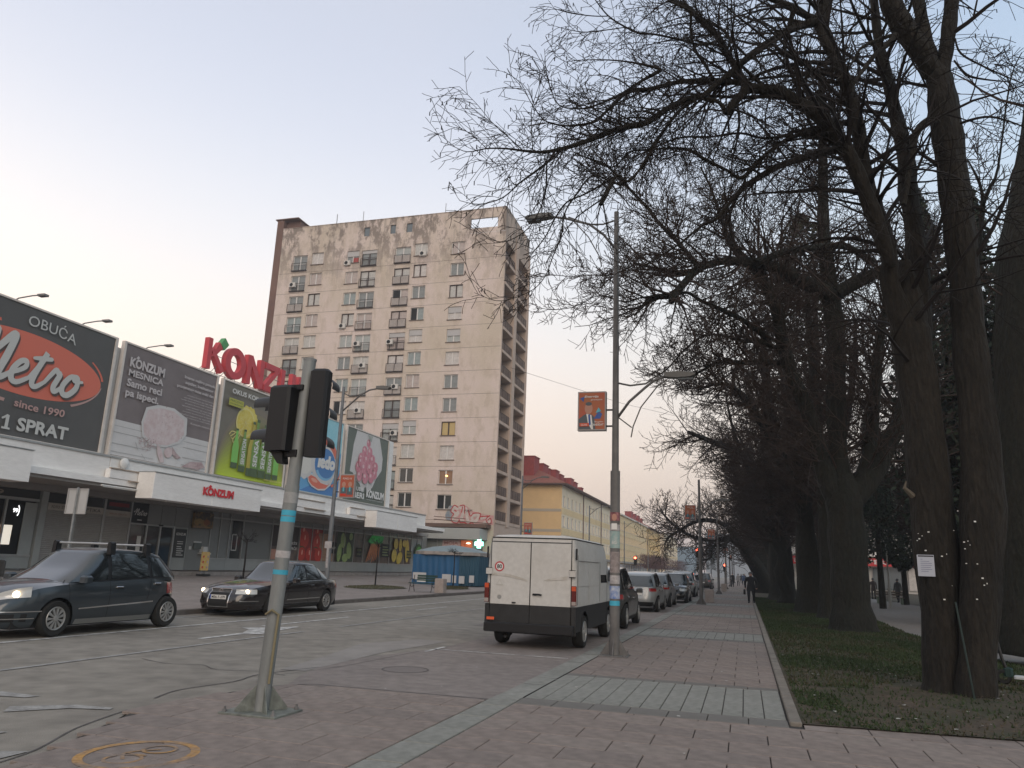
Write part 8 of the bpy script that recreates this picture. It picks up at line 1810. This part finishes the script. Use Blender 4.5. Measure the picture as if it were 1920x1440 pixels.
B2 = bare_tree('bare park tree right of the forked tree, its trunk between the near trunks', (9.0, 34, .03), 14, .38, RB, (.3, 0), 7, group=None)
for k, (x, y, rz, s, lb) in enumerate(((2.4, 50, 1.0, 1.0, 'bare tree hidden close behind the leaning third tree'), (2.8, 90, 2.1, 1.05, 'bare tree far along the lawn beyond the crooked low tree'), (3.2, 104, .6, 1.0, 'bare tree farther along, above the strolling people'), (3.4, 122, 3.0, 1.1, 'very distant bare tree along the lawn'), (3.6, 145, 4.0, 1.2, 'most distant bare tree closing the row along the lawn'),
        (11.5, 52, .3, .95, 'bare park tree beside the thin park lamp'), (7.6, 86, 2.6, 1.05, 'bare tree on the far side of the park path'), (14, 60, 5.0, 1.1, 'bare park tree behind the right pair of trunks'), (12, 96, 1.3, 1.15, 'bare park tree before the white shop row'), (19, 48, 4.0, 1.0, 'bare park tree seen at the right edge'), (15.5, 36, 2.2, .95, 'bare park tree close to the right edge trunk'))):
    dup(A if k % 2 == 0 else B2, (x, y, .03), rz, lb, 'bare trees further along the lawn' if x < 5 else 'bare trees across the park', s)
# evergreen trees in the park
M_ever = [mat('evergreen_%d' % i, c_, .8) for i, c_ in enumerate(((.008, .016, .011), (.014, .026, .015), (.020, .034, .018)))]
def evergreen(label, loc, H, W_, rr, base=1.6, n=5200, shape='cone', group='dark evergreens in the park', sz=.22):
    t = thing('evergreen_tree', label, 'tree', loc, 0, group); MB().tube([(0, 0, -.1), (0, 0, H*.8)], [.22, .05], 8).build('trunk', M_bark2, t); mb_ = MB()
    cl = [(rr.uniform(0, 2*pi), rr.uniform(0, 1), rr.uniform(.6, 1.1)) for _ in range(60)]
    for k in range(n):
        a, f, q = cl[rr.randrange(60)]; a += rr.gauss(0, .35); f = min(1, max(0, f+rr.gauss(0, .07)))
        prof_ = (1-f)**.7 if shape == 'cone' else sqrt(max(.02, 1-(2*f-1)**2))
        rad = W_*prof_*q*sqrt(rr.uniform(.25, 1)); z = base+(H-base)*f+rr.gauss(0, .15); p = Vector((rad*cos(a), rad*sin(a), z)); u = rvec(rr)*sz*rr.uniform(.5, 1.1); v = u.cross(rvec(rr)).normalized()*sz*.45
        mb_.add([p-u*.5, p+v*.5, p+u*.5, p-v*.5], [(0, 1, 2, 3)], rr.randrange(3))
    mb_.build('crown', M_ever, t); return t
RE = random.Random(9)
e1 = evergreen('dark rounded evergreen behind the thin park lamp', (10.6, 60, .03), 9.0, 3.0, RE, 2.6, 9000, 'round', sz=.34)
e2 = evergreen('tall dark conifer seen between the two near trunks', (9.6, 30, .03), 13.5, 1.9, RE, 3.0, 9000, 'cone', sz=.26)
for x, y, rz, s, lb, src in ((12.6, 36, 1.0, 1.4, 'tall dark conifer at the right edge behind the forked bough', e2), (15.5, 44, 2.0, 1.1, 'dark conifer deep in the park on the right', e2), (18, 62, 1.0, 1.2, 'broad dark evergreen deep in the park', e1), (23, 56, 2.5, 1.3, 'broad dark evergreen farther right in the park', e1), (5.2, 118, 3.0, 1.0, 'dark evergreen at the end of the lawn', e1), (6.0, 160, 4.0, 1.3, 'distant dark evergreen where the pavement ends', e1), (7.6, 50, .5, .9, 'slender dark conifer above the park benches', e2), (7.3, 32, 1.4, 1.25, 'dark conifer nearest the camera, showing between the near trunks', e2), (9.4, 33.5, 2.4, 1.35, 'dark conifer to the right of the double near trunks', e2), (10.3, 40, 3.1, 1.1, 'large rounded evergreen behind the pair of near trunks', e1)):
    dup(src, (x, y, .03), rz, lb, None, s)
e3 = evergreen('tall olive conifer rising above the bare trees in the middle of the row', (4.6, 52, .03), 25.5, 3.0, RE, 11, 2600, 'round', sz=.5, group=None)
for o_ in e3.children:
    if o_.name.startswith('crown'): o_.data.materials.clear(); [o_.data.materials.append(mat('olive_needles_%d' % i_, c_, .85)) for i_, c_ in enumerate(((.03, .035, .018), (.045, .05, .024), (.06, .062, .03)))]
for x, y, s, lb in ((-13.5, 262, 1.0, 'pointed dark conifer far down the street beside the pale block'), (-11.2, 285, 1.1, 'dark conifer at the far end of the street')): dup(e2, (x, y, 0), 1, lb, None, s)
# reddish bare hedge in front of the yellow block
M_hedge = mat('reddish_twigs', (.10, .05, .045), .9)
rr = random.Random(3)
for k, (y0, lb) in enumerate(((160, 'clipped reddish bare hedge tree in front of the yellow flat block'), (172, 'reddish bare hedge tree beside the red traffic light'), (186, 'reddish bare hedge tree further along the yellow block'), (232, 'reddish bare hedge tree below the orange front'))):
    t = thing('hedge_tree', lb, 'small tree', (-18.5, y0, .12), 0, 'clipped reddish trees along the far pavement'); mb_ = MB(); MB().tube([(0, 0, 0), (0, 0, 3)], .15, 6).build('trunk', M_bark2, t)
    for q in range(1400):
        p = Vector((rr.gauss(0, 1.3), rr.uniform(-4.5, 4.5), 3.4+rr.uniform(-1.3, 1.3))); d = rvec(rr)*.5; mb_.tube([p, p+d], .02, 3, cap=False)
    mb_.build('crown', M_hedge, t)
# small young trees on the plaza
def young(label, x, y, H, rr, crown=.7, nb=8, ivy=False):
    t = thing('young_tree', label, 'small tree', (x, y, .14), 0, 'young trees on the plaza'); tr = MB().tube([(0, 0, -.05), (.02, 0, H*.4), (0, .02, H*.75)], [.045, .038, .03], 8); cr = MB()
    for k in range(nb):
        a = 2*pi*k/nb+rr.uniform(-.3, .3); d = Vector((cos(a), sin(a), rr.uniform(.1, .9))); twig(cr, Vector((0, .02, H*.75*rr.uniform(.93, 1))), d, crown*rr.uniform(.7, 1.1), .02, 2, rr, -.04, .006, .5, (4, 3))
    tr.build('trunk', M_twig, t, smooth=True); cr.build('crown', M_twig, t); return t
young('young bare tree planted in a grass patch in front of the carrots poster', -20.2, 40.9, 3.2, rr, .55); young('young bare tree in front of the grey blind, behind the black saloon', -20.0, 28.2, 2.9, rr, .55); young('young bare tree planted in front of the blue market stall', -17.4, 46.0, 3.0, rr, .5)
# lawn patches round the young trees
M_gp = mat('patch_grass', (.055, .06, .025), .95, rgb2=(.10, .085, .05), scale=6)
for x, y, w_, d_ in ((-20.2, 40.9, 1.6, 2.6), (-17.4, 46.0, .9, 1.8)):
    mb_ = MB(); n_ = 26; ring_ = [(x+w_*cos(2*pi*i/n_)*rr.uniform(.85, 1.1), y+d_*sin(2*pi*i/n_)*rr.uniform(.85, 1.1), .12+.33*((-15.12-x)/15.6)**2+.01) for i in range(n_)]
    mb_.v = ring_+[(x, y, .27)]; mb_.f = [(i, (i+1) % n_, n_) for i in range(n_)]; mb_.m = [0]*n_
    for k in range(900):
        a, q = rr.uniform(0, 2*pi), sqrt(rr.random()); px_, py_ = x+w_*q*cos(a)*.95, y+d_*q*sin(a)*.95; z = .15+.10*(1-q); b_ = rvec(rr)*.03; mb_.add([(px_-b_.x, py_-b_.y, z), (px_+b_.x, py_+b_.y, z), (px_+b_.y, py_+b_.x, z+.09)], [(0, 1, 2)])
    mb_.build('grass_patch', M_gp, kind='stuff')
# grass on the lawn
M_gr = [mat('grass_%d' % i, c_, .8) for i, c_ in enumerate(((.020, .036, .009), (.028, .047, .012), (.050, .047, .022)))]
gm = MB(); rg = random.Random(8)
def lawn_right(y): return interp([(9.7, 14), (10.4, 12), (14, 6.0), (19, 5.2), (27, 4.8), (45, 5.2), (80, 6.4)], y)
from mathutils import noise as mn
cnt = 0
while cnt < 70000:
    y = 9.75+ (rg.random()**2.0)*50; x = rg.uniform(.6, min(lawn_right(y), 7.5))
    if y < 10.4 and x > .6+ (y-9.7)*20: continue
    dn = mn.noise(Vector((x*.55, y*.45, 0)))
    dt = min(sqrt((x-2.87)**2+(y-13.6)**2), sqrt((x-3.36)**2+(y-13.3)**2))
    bare = (y < 12.9+dn*1.5 and dn < .42) or dt < 1.1+.6*dn
    if bare and rg.random() < .86: continue
    if dn < -.15 and rg.random() < .6: continue
    cnt += 1; h = rg.uniform(.015, .05)*(1+.02*y); a = rg.uniform(0, 2*pi); w_ = .004+.0009*y; lx, ly = rg.gauss(0, .02), rg.gauss(0, .02)
    gm.add([(x-cos(a)*w_, y-sin(a)*w_, .033), (x+cos(a)*w_, y+sin(a)*w_, .033), (x+lx, y+ly, .033+h)], [(0, 1, 2)], 2 if (dn < 0 and rg.random() < .5) else rg.randrange(2))
gm.build('grass', M_gr, kind='stuff')
# dead leaves, twigs and petals
lm = MB(); 
for k in range(3600):
    y = 9.75+rg.random()**1.7*26; x = rg.uniform(.6, min(lawn_right(y), 7)); s_ = rg.uniform(.012, .035); a = rg.uniform(0, pi); z = .05+rg.random()*.02; lm.add([(x-s_*cos(a), y-s_*sin(a), z), (x+.4*s_*sin(a), y-.4*s_*cos(a), z+.008), (x+s_*cos(a), y+s_*sin(a), z), (x-.4*s_*sin(a), y+.4*s_*cos(a), z+.004)], [(0, 1, 2, 3)], 0)
lm.build('fallen_leaves', mat('dry_leaf', (.075, .050, .032), .9, rgb2=(.12, .095, .065), scale=3), kind='stuff')
lm = MB()
pts_ = [(rg.uniform(.7, 4.5), 9.8+rg.random()**1.4*22, .06) for _ in range(70)]+[(rg.uniform(-5.5, .3), 5+rg.random()**1.2*20, .025) for _ in range(34)]
for x, y, z in pts_:
    s_ = rg.uniform(.010, .028)*(1+y*.02); n_ = 6; a0 = rg.random()*6
    lm.add([(x+s_*rg.uniform(.6, 1.1)*cos(a0+2*pi*i/n_), y+s_*rg.uniform(.6, 1.1)*sin(a0+2*pi*i/n_), z+rg.uniform(0, .006)) for i in range(n_)], [tuple(range(n_))], 0)
lm.build('paper_litter', mat('litter_white', (.42, .41, .38), .8), kind='stuff')
# overhead wires by the tower
tag(MB().tube([(-25.9, 84, 24.6), (-15, 100, 23.4), (-2, 125, 24.4)], .02, 4).build('wire', M_black), 'thin overhead wire running from the tower towards the street', 'wire')

# ================================================================== HAZE
hz = MB().bx(-510, 510, -70, 1110, -1.2, 47).build('haze', mat('haze_air', (1, 1, 1)), kind='stuff')
hm = MATS['haze_air']; hn = hm.node_tree; hn.nodes.clear(); ho = hn.nodes.new('ShaderNodeOutputMaterial'); hv = hn.nodes.new('ShaderNodeVolumePrincipled')
hv.inputs['Color'].default_value = (.86, .90, .97, 1); hv.inputs['Density'].default_value = .0007; hv.inputs['Anisotropy'].default_value = .1
hn.links.new(hv.outputs[0], ho.inputs['Volume'])
